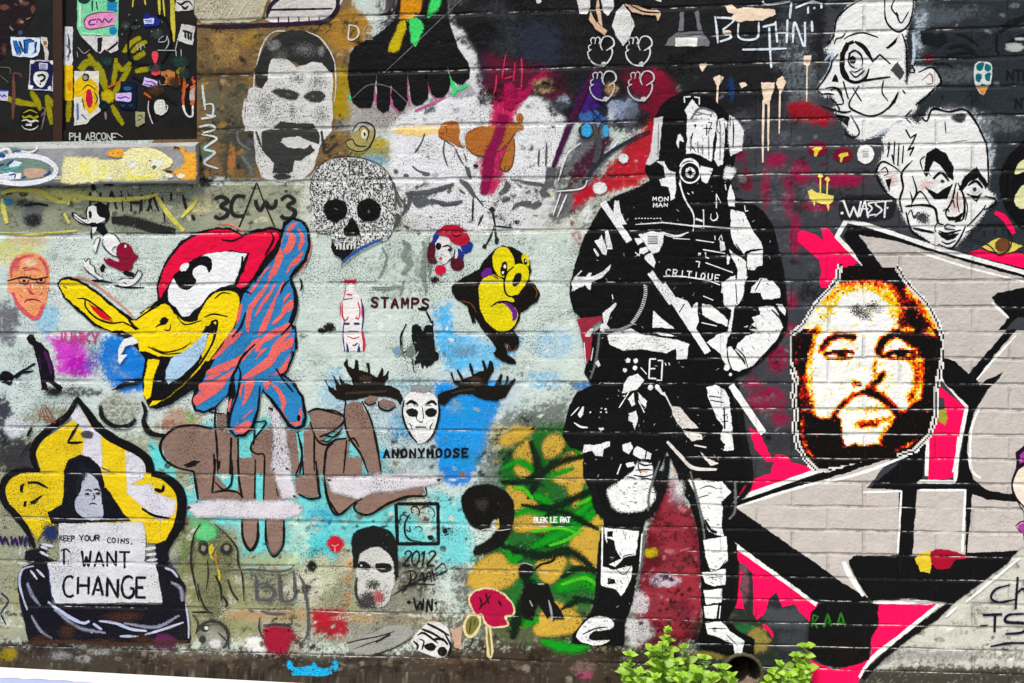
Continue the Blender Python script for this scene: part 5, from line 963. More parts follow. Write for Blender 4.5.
S('790 420 840 440 890 470', 2.6); S('770 450 800 440 870 490', 2.2); S('820 395 870 420 920 450', 2.6); S('840 470 890 470 920 500', 3); C('800 500 830 485 860 505 840 525 810 520', .3); C('870 520 895 505 915 530 895 555 872 545', .3); S('750 480 770 500 765 520', 2.4); S('780 470 800 480 790 520', 1.6); S('900 440 930 500 920 550', 2); P('tan_patch', 'bfa08a', .6); F('930 430 985 400 985 520 950 510', 1.5)
A('cobra_leaf_drawing', 'drawing', 'grey leaf-like stippled shape with dark veins lying low beside the red rectangle')
P('grey_leaf', '9a9a94', .8); C('430 510 480 470 560 430 640 400 720 410 750 440 700 480 620 520 540 545 470 540', 2); P('dark_veins', '2c2c2a', .7); S('420 490 500 470 580 455 660 430', 1.6, .3); S('450 520 560 480 640 450', 1.2, .3); S('640 440 560 490', 3, .6); S('560 545 660 510 750 460', 1.4, .4)
A('cyan_spray_smear', 'paint mark', 'bright cyan smear sprayed on the brown dirt band at the foot of the wall')
P('cyan', '35b2e4', 1.0, .9); S('140 600 180 620 250 615 320 625 370 600', 9, .6); S('150 640 220 635 300 640 355 630', 7, .6); blob(145, 595, 22, 30); blob(365, 600, 24, 36); blob(265, 600, 20, 26)
# ================================================================== left-hand side
A('big_portrait_stencil', 'stencil', 'large black and white stencil of a moustached man on the ochre wall')
O(190, 0); P('white_face', 'd6d5d0', .8, 1.0)
F('380 300 420 275 480 290 520 330 600 300 660 310 690 350 700 400 690 470 700 560 690 640 640 700 600 830 540 880 450 890 350 870 320 780 310 640 265 640 275 480 290 430 320 420 345 430', 1.5); S('470 150 400 160 350 230 318 350', 1.8, .3); S('560 150 640 190 700 290 712 400 705 500', 1.6, .3); S('315 350 310 440', 1.6, .3); S('270 480 260 560 270 620', 3, .4)
P('black_hair', '2f312f', 1.0, .9); F('385 200 440 160 500 145 560 150 630 190 680 250 705 310 700 360 670 340 640 300 600 300 540 320 510 300 450 285 400 285 385 320 380 390 350 430 320 410 315 340 345 260', 1.2); P('grey_hair_light', '8a8c88', .9); blob(410, 220, 50, 36, peak=.7); blob(640, 250, 26, 40, peak=.6)
P('features', '3c3e3c', 1.0, .8); C('400 445 440 432 500 440 530 462 515 486 480 484 430 470', 4); C('555 472 590 446 640 444 662 470 640 496 590 496', 4); O(190, 130); F('350 10 400 -10 440 -40 520 -35 600 -30 630 10 630 70 590 60 545 40 530 30 470 40 440 60 480 85 560 90 590 70 610 100 540 150 510 150 500 200 480 215 400 210 410 160 350 100', 1.4); E(450, 228, 45, 14, 1.5); S('640 0 650 60 660 110 720 60', 4, .5); S('320 0 340 60 350 90', 3, .5)
O(190, 0); P('halftone', '7b7d7a', 1.0, .9); blob(620, 400, 60, 70, .1, 0, .5); blob(360, 520, 50, 90, .1, 0, .5); blob(520, 380, 60, 30, .1, 0, .5); blob(640, 560, 50, 70, .1, 0, .5); blob(500, 540, 30, 60, .1, 0, .5); blob(560, 240, 90, 50, .1, 0, .55); blob(440, 270, 60, 40, .1, 0, .5); blob(480, 460, 20, 10, .1, 0, .6); blob(600, 470, 20, 10, .1, 0, .6); O(190, 130); P('moustache_shade', '3a3c3a', .8); blob(450, 190, 60, 50, peak=.7); P('grey_ear', '70736f', .7); S('230 0 240 60 300 100', 4, .6); S('250 120 290 180 310 230', 8, .8); P('lip', 'd0cfca', .5); C('450 45 500 35 560 45 575 65 530 80 470 75', .6)
A('black_box_eyebrow_tag', 'drawing', 'pale lozenge with dark purple outline and toothy grin at the top edge')
O(190, 0); P('pale_fill', 'd4cdc8', .5); C('370 90 390 30 430 -10 720 -15 725 40 690 90 600 110 420 112', .5); P('pale_stripes', 'c2bba0', .7); F('25 -10 380 -10 350 90 280 110 60 112 20 70', 2); P('purple_outline', '2d1c33', .35); S('440 -10 395 25 372 90', 4.5, .2); S('380 48 540 45 700 42', 2.6, .2); S('20 125 200 128 400 120 560 112 660 100 715 50 722 -10', 4.5, .2, taper=(.5, 1)); 
for k in range(5): L([(430 + k * 50, 85), (432 + k * 50, 108)], 1.4)
P('white_strokes', 'd9d6cc', .6)
for k in range(6): S([(40 + k * 45, 100), (75 + k * 45, 40), (110 + k * 45, 0)], 1.6, .4)
A('vertical_white_tag', 'tag', 'white sprayed scribble running down beside the window opening')
P('letters', 'cfd6d4', .6); S('60 410 65 460 75 540', 3, .5); S('70 510 110 510 110 560 75 560', 2.6, .5); S('50 580 110 570 130 560', 3, .5); S('40 620 100 610 120 630 60 650', 3, .5); O(190, 130); S('50 20 130 40 70 90 120 110 70 160 140 190', 3.4, .5)
A('skull_stencil', 'stencil', 'wide skull built from dense black and white patterned marks with black sockets')
O(190, 130); P('white_bone', 'dededa', .5, .8)
F('580 290 590 230 620 180 680 145 760 132 840 140 910 165 960 200 990 250 1003 310 1000 380 1010 440 985 500 960 540 900 545 830 570 780 600 740 650 735 620 700 600 690 560 690 510 620 500 595 440 600 380 585 340', 1)
P('pattern_marks', '2c2d2b', .45)
_r = random.Random(3)
_Q = pts_('580 290 590 230 620 180 680 145 760 132 840 140 910 165 960 200 990 250 1003 310 1000 380 1010 440 985 500 960 540 900 545 830 570 780 600 740 620 700 600 690 560 690 510 620 500 595 440 600 380 585 340')
def in_poly(Q, u, v):
    c = False
    for i in range(len(Q)):
        a, b = Q[i], Q[(i + 1) % len(Q)]
        if (a[1] > v) != (b[1] > v) and u < (b[0] - a[0]) * (v - a[1]) / (b[1] - a[1]) + a[0]: c = not c
    return c
def specks(Q, n, a, b, rr):
    x0_, y0_ = Q.min(0); x1_, y1_ = Q.max(0); p = CUR['part']; LL = layer(box_cells(Q))
    for k in range(n):
        u = rr.uniform(x0_, x1_); v = rr.uniform(y0_, y1_)
        if not in_poly(Q, u, v): continue
        w = rr.uniform(a, b); h = rr.uniform(a, b) * .6; 
        if rr.random() < .5: w, h = h, w
        k0 = addv(np.array([(u, v), (u + w, v), (u + w, v + h), (u, v + h)]), LL + k * .004, 1.0); p.f.append((k0, k0 + 1, k0 + 2, k0 + 3))
    for c in box_cells(Q): LAY[c] = int(LL + n * .004 + 1)
specks(_Q, 3600, .5, 1.9, _r)
L('775 155 840 155 838 215 778 215 775 165', .9); L('790 168 825 168 825 205 792 205 790 175', .8); L('895 260 935 260 935 295 895 295 895 262', .8); S('585 290 600 220 660 150 760 128 860 142 950 190 1000 270', 1.1, .3)
P('black_sockets', '131313', .3); F('650 375 670 345 715 335 755 350 768 385 755 430 715 450 670 435', .5); F('812 380 835 345 870 332 910 345 930 375 925 420 895 445 850 445 822 420', .5); F('792 425 812 455 830 490 828 510 800 515 770 515 750 510 752 480 775 445', .5); E(873, 395, 8, 14)
P('socket_glints', '6c6c66', .4); E(873, 397, 5, 9); S('700 380 725 390', 1, .5)
P('jaw_shadow', '17171a', .4); F('690 530 700 560 720 575 760 560 800 570 815 575 780 605 765 620 740 645 735 625 705 612 690 580', .8); S('730 575 760 560 790 570 815 560', 1.4); P('teeth', 'd9d9d4', .3); [F([(712 + k * 17, 556 + (k % 2) * 3), (724 + k * 17, 555), (723 + k * 17, 582), (713 + k * 17, 584)], .2) for k in range(6)]; P('blue_jaw', '2e5ba0', .5); S('745 650 800 600 860 565 940 530', 4, .5); P('grey_neck', '5d5f5c', .8); S('985 250 1003 310 1000 380', 3, .7); blob(1015, 440, 30, 50, peak=.6)
A('stencilled_digits', 'lettering', 'row of four dark stencilled figures on the beige band left of the skull')
O(190, 130); P('digits', '2b2c29', .5)
S('115 340 150 325 185 345 150 372 185 395 175 420 140 432 115 415', 4.2, taper=(.9, .9)); S('275 325 225 325 200 370 215 415 270 420', 4.2, taper=(.9, .9)); S('320 335 325 370 345 390 370 350 390 380 415 370 420 335', 4.2, taper=(.9, .9)); S('440 345 475 320 510 345 475 370 512 395 500 425 460 430 440 412', 4.2, taper=(.9, .9))
A('drawn_string', 'drawing', 'thin black line like a picture string hanging in a peak above the bird')
P('line', '2a2a28', .4); L('232 490 270 400 325 255 360 350 412 470', 1.5)
A('banded_scribble', 'tag', 'faded yellow and black sprayed scribble across the grey band under the sill')
O(0, 130); P('black_spray', '2c2c2a', .8); S('450 260 460 300', 7, .5); S('500 265 560 270', 3, .5); S('590 290 600 400', 2.4, .4); S('620 290 640 370', 2, .4); S('690 330 680 410', 2.4, .4); S('720 320 745 400', 2.4, .4); S('790 320 805 450', 3, .5); S('835 300 835 350', 3, .5); S('890 310 910 390', 4, .5); S('935 410 950 445', 5, .5); S('540 440 640 445 760 480 860 495', 15, .6); L('440 300 440 390', 3, .4); L('490 300 490 390', 3, .4); L('440 345 490 345', 3, .4); L('520 390 545 300 570 390', 3, .4); L('640 310 640 400', 3, .4); L('690 310 690 400', 3, .4); L('640 355 690 355', 3, .4); L('720 400 745 310 775 400', 3, .4); S('110 370 180 360 240 370', 4, .6); blob(160, 440, 60, 44, peak=.7)
P('yellow_spray', 'd8cf70', .7); S('0 310 80 290 190 300 270 345 330 350', 7, .5); S('330 370 350 320 420 330 540 340 700 330 780 310', 6, .5); S('760 320 830 420 900 495', 7, .5); S('970 330 930 380 880 430', 5, .5); S('310 400 340 460', 4, .6); S('0 500 150 510 380 490', 4, .7); S('10 330 20 400 35 460', 7, .6); P('teal_dot', '3b8ba0', .6); blob(38, 350, 26, 20)
A('striding_bird_cartoon', 'drawing', 'small vintage-style black and white cartoon bird in maroon shorts striding left')
P('black_parts', '17161a', .35, .3); C('445 370 480 355 520 365 535 400 530 440 510 460 525 500 505 520 470 490 455 500 450 530 440 520 445 470 400 460 360 430 350 405 365 402 400 425 420 430 415 400 425 375', .4); O(0, 240); S('515 120 500 135 500 160', 4.5, taper=(1, .8)); S('600 150 625 165 660 172', 5, taper=(1, .8)); S('440 198 490 200 545 208', 2.4); S('560 222 620 232 700 232', 1.8)
O(0, 130); P('white_parts', 'e9e8e3', .3, .3); C('428 380 445 368 468 375 475 410 490 425 515 432 510 450 480 458 455 450 420 458 385 445 360 420 362 408 400 432 425 432', .3); F('448 475 475 472 455 515 447 505', .3); C('455 560 470 530 485 525 480 560 470 600 455 590', .3); C('500 530 530 505 565 520 590 560 585 580 560 565 545 590 575 610 575 622 540 605 515 575', .3); O(0, 240); C('398 95 410 92 418 108 430 90 440 100 438 115 460 130 468 160 505 185 490 192 450 175 425 150 408 130 415 120', .3); C('575 195 610 185 650 185 672 150 688 150 690 175 670 200 640 225 595 226 570 215', .3)
P('maroon_shorts', '8f1238', .3); C('575 25 605 12 640 30 655 65 678 78 650 110 640 145 600 150 540 130 512 108 508 85 540 90 575 105 582 95 565 75', .3)
P('ink_line', '17161a', .3); O(0, 130); E(440, 412, 8, 20, 0); S('428 380 420 415 432 445', 1); S('350 405 390 440 440 462 500 450 518 432', 1.1); S('455 560 470 530 488 525 478 565 465 602 452 580', 1); S('505 530 500 560 540 605 580 622', 1); S('530 500 570 520 592 560', 1.1); O(0, 240); S('398 95 410 92 418 108 430 90 440 100 438 115 460 130 468 160 505 185', 1); S('408 130 430 155 480 192', 1); S('575 195 610 185 650 185 672 150 690 155 688 180 650 220 595 228 570 215', 1); S('600 205 620 215', .8)
P('white_glints', 'e9e8e3', .3); E(612, 30, 6, 8); E(518, 90, 5, 4)
A('orange_portrait_stencil', 'stencil', 'orange and pink stencilled head of a bald man in black-rimmed glasses')
O(0, 240); P('orange_face', 'efa272', .4); C('40 200 45 130 80 80 140 60 200 75 235 115 242 180 235 260 215 340 180 390 140 378 95 335 60 270 35 250', .8)
P('pink_shade', 'd9616a', .6); S('55 190 60 130 110 85 170 75', 4, .5); S('190 80 225 130 230 180', 4, .5); S('60 250 85 310 130 360 180 380 215 310', 6, .6); S('110 150 160 140 200 150', 2.5, .5); S('150 210 150 250 165 262', 2, .4); S('120 310 130 292 180 290 200 305', 2.4, .3); S('95 270 110 280', 1.6); S('190 270 210 255', 1.6); blob(75, 120, 30, 40, peak=.7)
P('pale_light', 'f6c9a4', .5); blob(150, 110, 50, 30, peak=.8); S('155 200 160 240', 2.4, .5); S('110 235 130 255', 2.4, .5); S('200 220 205 250', 2.4, .5)
P('black_glasses', '1d1418', .3); S('35 200 90 185 130 182 170 192 235 180', 1.8); S('92 190 100 212 130 215 142 192', 1.1); S('178 192 185 208 215 208 225 188', 1.1); E(117, 200, 8, 6); E(200, 196, 8, 6); P('maroon_marks', '6e2a33', .4); S('150 170 145 180', 1); S('125 295 160 290 195 298', 1.1); S('130 225 150 260 170 262', 1); S('108 140 135 132', 1)
A('pink_stencil_word', 'lettering', 'faint pink stencilled word over the magenta patch beside the bird beak')
P('letters', 'c4588c', .5); T('JUNKY', 275, 455, 44, 30, 2.2, 1.45)
A('leaning_figure_stencil', 'stencil', 'black and purple silhouette of a small figure dragging something, left of the magenta patch')
P('black_figure', '17131b', .35, .35); F('130 480 145 460 165 465 175 490 205 505 235 540 258 600 262 660 265 700 240 690 200 690 190 640 180 580 165 545 160 515 140 505', .5); S('175 600 110 640 60 670 0 665', 3); S('160 640 100 650', 2.4); O(0, 370); F('190 -5 265 -5 265 50 305 85 290 105 255 70 225 50 235 100 200 100 205 80', .5); S('0 40 30 50 60 70', 7, .2); S('110 10 80 40', 2); E(30, 35, 36, 30, .5); P('purple_sheen', '4b2153', .6); O(0, 240); S('215 540 240 600 250 660', 5, .5); S('190 560 200 640', 1.4, .4)
A('brown_bubble_letters', 'mural', 'brown bubble letters with black outlines over turquoise under the bird head')
P('brown_fill', '8d7468', .5, .9)
O(140, 330); F('110 560 130 510 190 475 270 465 350 480 400 480 440 530 440 700 250 690 170 660 120 620', 1); F('380 400 420 410 430 500 470 530 500 700 380 700 370 500', .8); F('540 590 560 520 620 480 700 470 760 500 780 700 560 700', 1); F('800 500 830 450 820 400 870 385 980 410 980 470 920 510 890 540 985 560 985 700 800 700', 1)
O(160, 460); F('165 -10 260 -10 265 60 330 140 380 150 390 -10 465 -10 465 200 475 300 470 400 445 440 420 430 400 380 400 280 390 200 180 195', .8); F('510 -10 560 -10 600 200 605 300 605 400 560 465 530 430 515 330 505 200', .8); F('660 90 700 70 710 -10 770 -10 780 150 760 190 700 170 660 160', .8); F('800 -10 985 -10 985 200 930 220 880 270 850 250 820 170', .8)
O(320, 340); F('120 320 160 300 200 305 240 380 270 500 295 600 300 680 235 640 180 520 150 480 120 650 20 640 30 540 70 490 130 480 120 400', .8); F('0 340 80 350 115 390 70 440 0 470', .8); F('215 295 240 270 280 278 270 310 235 318', .8); F('285 300 310 285 360 300 370 325 320 335 290 325', .8)
O(320, 470); F('40 150 100 130 180 150 260 110 400 100 500 80 515 110 420 140 330 180 250 215 200 210 160 170 100 215 60 200', .8)
P('black_line', '191817', .4, .3)
O(140, 330); S('400 485 340 480 270 465 180 475 120 520 98 570 120 630 180 670 260 690', 2.6); S('30 400 20 440 60 500 130 515', 4, .3); S('370 380 365 450 375 560 380 700', 2.2); L('445 530 440 700', 2.4); L('478 530 480 700', 1.8); S('560 450 615 450 560 530 540 580 570 605 605 610 610 700', 2); S('560 480 555 560', 1.8); S('770 500 790 600 780 700', 2.2); S('820 400 870 385 980 415', 2.4); S('830 450 860 530 900 560 940 550 910 590 900 700', 2.2); S('850 500 850 690', 2); S('905 515 950 520 985 480', 2); F('210 660 260 635 295 640 270 665 230 675', .5); S('360 600 365 680', 3, .4); L('340 400 400 410', 1.4)
O(160, 460); S('165 60 175 120 185 190', 2.6); L('270 0 265 60 255 150', 2.2); S('270 110 310 145 345 120 352 60 350 0', 2.2); S('290 0 285 50', 3, .3); S('250 160 310 150 370 155 405 180', 2.2); L('380 0 385 100 400 180', 2.2); L('465 0 462 185', 1.8); L('510 0 505 190', 1.8); S('400 285 405 380 440 440 475 390 478 285', 3.2); S('515 290 520 400 555 468 600 410 605 290', 3.2); S('560 80 570 150 580 185', 1.8, .3); L('690 0 660 80 700 80 695 0', 1.6); S('760 0 775 150 780 180 730 190 670 165', 2.8); S('805 0 800 60 815 170 845 230 880 265 940 215 985 190', 2.2)
O(320, 340); S('0 340 80 348 120 390 70 440 0 472', 2.2); S('125 300 118 380 140 470 200 560 235 650', 2.2); S('205 300 245 380 275 500 300 660', 2.2); S('130 490 115 650', 2); S('140 490 165 480 190 520', 2); S('20 660 30 540 70 490 125 480', 2.2); S('285 300 290 330 330 345 370 325', 2); S('215 300 240 318 275 305', 1.6); S('0 490 40 495 60 480', 1.6)
O(320, 470); S('20 20 30 120 60 200 90 220 130 190 185 145', 2.2); S('185 150 165 185 200 215 250 215 330 165 430 130 515 125 515 85', 2.6)
P('white_bands', 'd3ced2', 1.0, 1.0); O(160, 460); F('120 230 200 200 300 195 500 200 640 195 700 230 690 265 600 290 450 285 300 275 180 280', 7); F('545 -60 630 -60 640 60 670 190 600 190 560 80', 7); O(140, 330); F('630 370 680 400 710 470 730 690 640 690 650 520', 7); O(320, 470); F('30 40 150 30 300 20 450 15 560 20 600 50 560 70 480 80 380 100 260 110 180 140 120 120 60 110', 7)
A('bird_head_mural', 'mural', 'big cartoon duck head with red hood, yellow beak and tiger-striped blue and coral neck')
O(0, 240); P('coral_glow', 'dd8f7c', .7); S('300 190 420 190 560 290 660 380', 3, .7); O(140, 210); S('375 68 440 70 520 110', 2.5, .6); S('85 440 90 350 120 280', 2.4, .6); S('805 90 835 170 800 280 770 310', 2.4, .6)
P('black_outline', '141214', .25, .25)
O(0, 240); F('278 215 290 190 330 178 390 195 470 245 560 320 655 385 720 345 770 310 800 298 830 310 860 350 900 385 940 390 990 360 1000 490 950 545 880 585 820 590 740 570 680 540 600 470 550 455 460 420 370 340 310 280', .5)
O(140, 210); F('85 440 80 370 105 290 140 220 200 150 280 105 380 82 440 88 500 118 560 95 640 82 690 95 700 60 740 35 790 45 825 90 835 170 815 250 770 300 740 330 760 400 765 470 740 550 765 600 770 680 500 760 380 700 200 700 0 700 0 500 60 460', .5)
O(140, 330); F('0 0 330 0 440 -20 760 -20 768 60 745 150 712 215 690 205 760 260 800 330 815 420 800 475 760 488 720 470 690 420 600 300 590 280 575 400 555 480 510 522 460 525 425 480 420 420 435 320 405 340 370 385 310 408 265 395 250 350 265 290 215 320 150 365 80 385 45 378 15 320 10 250 25 140 0 110', .5)
P('red_hood', 'e30f4a', .25, .4); O(140, 210); F('98 430 92 370 118 290 155 225 215 160 290 115 375 95 440 100 500 130 570 112 640 98 672 104 678 140 650 185 605 240 560 310 520 370 490 385 470 372 510 290 535 210 450 198 370 205 300 220 230 262 165 320 125 390', .4)
P('eye_white', 'ededec', .25, .35); F('135 395 170 320 250 245 330 212 420 202 520 215 495 270 460 360 440 365 390 380 340 410 290 470 240 515 210 518 180 480 140 445', .4)
P('eye_pupil', '131114', .25); C('165 320 200 290 260 240 310 225 345 240 352 275 335 305 320 275 290 270 262 290 260 320 275 350 245 385 205 388 175 360', .3); P('eye_glint', 'ededec', .2); E(217, 278, 26, 17, .2, rot=-40)
P('yellow_beak', 'f0d52a', .22, .4)
O(0, 240); F('288 215 298 198 332 190 390 208 465 258 555 332 620 385 655 440 680 435 640 395 660 392 720 355 775 318 805 310 828 322 850 358 895 398 940 402 1000 380 1000 470 945 530 880 565 820 572 750 552 700 520 650 470 600 440 545 445 470 410 385 335 320 280', .4)
O(140, 210); C('285 520 330 440 380 400 440 395 475 410 485 450 475 520 445 590 410 640 370 690 330 740 300 700 330 620 350 580 310 560 290 545', .4)
F('-5 550 -5 520 40 480 90 468 125 470 165 520 210 550 260 545 300 540 320 585 290 620 240 660 200 690 -5 690', .4)
O(140, 330); F('-5 0 300 0 270 50 215 95 150 125 90 130 30 105 -5 75', .4); F('340 0 420 0 385 60 330 130 290 190 240 240 180 295 115 345 45 372 60 345 110 345 150 320 210 270 270 200 310 130 335 60', .4); F('40 140 98 145 80 200 65 260 50 330 30 345 15 310 22 240', .4)
P('beak_lines', '141214', .25); O(0, 240); S('375 285 420 290 480 330 545 385', 1.8); S('600 400 640 420 665 440', 1.6); S('415 290 420 330 470 380 540 405 600 400', 2, .0); E(800, 395, 22, 17, .3, rot=-35); S('760 425 775 415 800 410', 1.8); S('835 410 825 440 800 438', 1.4); S('720 520 800 555 890 550', 1.4); S('660 392 720 350 780 318', 1.6); L('310 225 325 235', 1)
O(140, 210); S('365 432 400 405 440 408', 1.6); S('315 522 360 508 425 520', 1.8); S('350 545 375 540 372 580 350 660', 2.6); F('300 600 350 545 372 560 360 600 330 610', .3); S('110 440 90 455 40 490', 1.2); S('180 520 220 558 300 540', 1.4)
O(140, 330); S('60 85 120 108 200 92 250 60', 1.4); S('375 -5 355 60 290 170 215 245 140 310', 2); F('100 145 150 140 140 200 110 250 100 310 130 315 95 340 60 335 55 280 75 200', .4)
P('red_tongue', 'd3242f', .25); O(0, 240); F('430 305 470 330 520 365 552 400 505 385 460 350', .3)
P('blue_mouth', 'b3cfe2', .5); O(140, 330); F('150 140 215 105 270 60 300 30 330 10 318 80 280 150 210 220 140 265 120 240 130 190', .5); P('white_tooth', 'e9e8e4', .3); O(0, 240); F('575 590 580 530 605 480 650 470 680 500 610 520 590 560 620 560 585 605', .3)
P('blue_neck', '3a86ba', .25, .45)
O(140, 210); F('700 110 712 75 745 50 785 60 812 100 820 170 800 240 755 285 725 330 745 390 752 470 725 545 752 600 756 690 440 690 450 600 480 520 500 420 545 360 600 300 650 230 680 170', .4)
O(140, 330); F('450 -5 755 -5 755 60 735 140 708 195 680 215 740 260 785 330 800 420 788 465 760 475 730 455 690 395 600 285 570 380 545 465 505 508 465 510 440 470 440 400 470 300 460 230 420 320 370 370 310 395 275 385 265 345 290 290 320 220 375 130 420 50', .4)
P('coral_stripes', 'e6716b', .25, .45)
O(140, 210)
for q in ('720 90 745 65 770 60 735 100 715 125', '730 110 760 130 745 190 715 215 700 195 725 150', '680 180 700 215 690 260 660 320 625 335 650 270 665 215', '760 230 800 200 775 255 740 280 715 310 725 275', '640 330 610 400 580 440 545 500 530 600 515 560 525 480 560 430 600 380', '745 440 745 480 700 505 695 480 720 450', '710 340 690 380 660 450 640 520 610 590 575 610 600 540 640 460 680 380', '480 480 500 460 490 520 470 560', '700 560 725 550 735 580 700 600 650 620 600 650 580 690 560 690 590 630 640 590', '740 620 750 650 700 690 650 690 690 650'): C(q, .3)
O(140, 330)
for q in ('460 -5 475 20 430 80 380 130 350 140 390 90 425 40', '330 195 400 165 480 130 540 80 600 40 680 0 640 45 560 90 500 150 430 195 360 215 325 215', '290 265 350 250 420 215 470 190 440 225 370 265 300 300', '262 330 330 280 400 250 430 245 380 300 310 350 275 370', '500 230 560 180 620 130 650 70 700 20 740 5 690 70 660 150 600 200 545 230 510 240', '620 230 670 200 730 120 740 90 715 190 680 215', '520 250 560 240 540 310 500 370 510 310', '480 270 515 260 500 280 490 330', '560 380 520 410 480 455 455 480 470 505 500 505 540 470 530 440 470 470', '600 260 640 240 620 290', '660 270 690 300 715 350 700 400 740 450 770 440 780 380 790 400 785 460 755 468 725 445 690 390 690 330', '640 260 665 300 690 350 680 300'): C(q, .3)
O(140, 210)
for q in ('770 90 800 120 800 160 780 200 770 170 785 140', '700 130 690 170 675 200 690 150', '590 330 560 390 530 410 555 370', '665 350 640 410 600 470 560 520 580 470 630 400', '720 480 690 530 650 560 660 530', '590 620 560 660 530 690 510 690 550 640', '640 270 600 320 580 340 610 290', '740 400 715 440 700 460 710 420'): C(q, .3)
O(140, 330)
for q in ('500 10 470 50 440 70 470 20', '620 90 580 130 560 150 590 100', '700 80 680 120 660 140 680 90', '720 60 745 40 750 60 730 90', '400 210 350 240 310 245 350 220', '450 330 440 380 430 400 435 350'): C(q, .3)
P('neck_lines', '141214', .25); O(140, 210); S('683 100 680 170 650 230 590 290 560 350', 2.4); S('640 110 650 145 610 220', 2); S('400 145 450 150 500 130', 1.8); S('740 330 700 370 685 410', 1.6); S('770 300 735 325 760 400 765 470 742 550 690 610', 2.4); S('780 330 790 370 780 400', 2.2, .2); S('490 390 525 400 545 410', 1.6); S('515 500 490 570 450 620', 2); L('500 230 495 290', 2); O(140, 330); S('560 70 500 130 470 190 450 230 430 310', 2.4); S('480 175 490 220 475 310 445 400 435 470', 2.4); S('585 275 575 390 555 470', 2.2); S('665 190 690 230 745 300', 2.4); S('605 305 640 335 700 420 735 475', 2.6); E(775, 430, 9, 17)
# ---- lower left
A('yellow_ogee_mural', 'mural', 'yellow and white onion-shaped graffiti arch with thick black outline at lower left')
O(0, 370); P('yellow_fill', 'e3c53c', .4, .7); F('170 400 200 350 300 280 360 240 400 200 480 290 600 370 700 440 720 500 860 560 900 680 880 800 780 840 560 700 320 700 250 720 160 760 60 700 15 600 20 530 90 500 200 490', 1); O(0, 500); F('20 -40 120 -60 560 -60 780 30 830 90 790 210 720 210 700 110 290 110 200 160 180 200 120 100 60 30', 1)
O(0, 370); P('white_band', 'd6d3d8', .6, .8); F('335 190 400 195 440 270 490 310 500 470 540 500 470 470 400 420 410 350 400 290 370 260', 3); F('610 400 660 400 715 470 700 530 640 560 740 560 760 600 860 640 850 700 780 740 620 600', 3); blob(370, 215, 50, 40)
P('black_outline', '131214', .3, .4); S('370 130 430 210 480 280 560 340 660 390 720 440 735 505', 9, taper=(.5, 1)); S('735 505 800 520 870 580 888 660 870 760 830 830 800 900', 10); S('375 140 330 220 240 290 180 350 158 420 180 490', 7.5); S('200 490 110 490 40 520 10 580 25 650 70 700 130 780 170 870', 7); S('330 355 355 310 385 260', 3); S('330 355 370 355 400 352', 2.6); F('95 565 118 550 110 600 95 590', .5); S('130 552 180 550 240 580', 3, taper=(1, .3)); F('145 640 205 612 175 650 150 660', .4); F('118 640 132 640 128 670 112 665', .4); S('750 580 790 590 800 560', 4, .3); O(0, 500); S('690 40 750 75 830 90', 3, .3)
P('grey_smudge', '4b4b50', .6); O(0, 370); blob(425, 315, 40, 24); blob(380, 560, 30, 24); blob(440, 590, 26, 18)
A('seated_figure_mural', 'mural', 'plain dark hooded seated figure under the yellow arch holding a pale board')
O(0, 370); P('dark_hood', '15141c', .35); F('310 500 330 440 390 412 440 425 490 480 510 560 520 650 590 700 300 700 310 620', 1); O(0, 500); F('230 60 300 20 320 -60 360 -60 520 -60 560 0 600 60 640 105 250 115', .8)
P('grey_face', 'b9bac3', .5); O(0, 370); C('405 505 440 510 480 550 500 640 500 720 440 730 380 700 365 640 395 590', 1)
P('face_features', '22212a', .5); blob(400, 500, 30, 60, peak=.9); S('395 520 380 560 375 620', 5, .5); S('415 590 432 584 448 592', 1.6); S('460 584 475 582 488 592', 1.6); S('455 600 462 625 448 632', 1.2); S('435 655 455 650 472 656', 1.5); S('480 545 500 600 500 660', 3, .4); blob(425, 605, 14, 8); blob(478, 603, 14, 8); S('400 470 440 490 490 540', 3, .5)
P('dark_body', '17151d', .35, .6); O(0, 500); F('85 380 110 330 160 305 120 290 125 250 190 235 215 200 240 300 255 510 790 510 760 330 755 220 800 200 830 300 870 360 910 420 895 480 925 590 930 700 140 700 110 560 85 450', .9)
P('folds', 'b9bdd0', .5); S('230 495 320 560 400 600 440 590', 4, .3); S('480 590 560 600 640 630 720 640', 3.4, .3); S('700 660 800 630 900 595', 3, .3); S('450 600 500 635', 3, .3); S('445 655 450 625', 3, .3); S('170 320 110 340 95 400 110 470 135 540', 3, .4); S('800 330 840 345 870 380', 3, .4); S('905 500 920 600 920 680', 2.4, .4); S('580 665 680 665', 3, .4)
P('grey_dust', '8b8c9a', 1.0); S('130 400 160 470 200 520', 6, 1.0); S('260 530 380 620 520 650', 6, 1.0); S('600 600 760 620 880 560', 6, 1.0); S('830 400 880 430 890 500', 7, 1.0); blob(850, 300, 40, 60, .1, 0, .5); S('150 560 200 640 260 680', 5, 1.0); P('purple_smudge', '5e2b4c', .7); blob(800, 690, 90, 50); P('brown_dirt', '4a3325', .8); blob(600, 570, 160, 36, peak=.6); blob(330, 640, 60, 60, peak=.6); S('100 700 300 690 600 705 920 690', 8, 1.0); blob(200, 690, 90, 40, .2, 0, .7); blob(500, 700, 120, 36, .2, 0, .7); blob(700, 680, 90, 40, .2, 0, .6)
P('pale_hands', 'cfd0d6', .4); S('195 225 235 240', 3.2); S('190 250 240 275', 3.2); S('205 215 255 225', 2.6); S('705 240 765 232', 3); S('710 268 765 262', 3); S('720 295 765 290', 2.6); S('725 310 765 308', 2.4); S('150 345 180 385', 2.6); S('180 340 215 375', 2.4)
P('blue_spray', '27345f', .7); S('240 320 250 420 260 490', 6, .7); blob(245, 160, 50, 60, peak=.8)
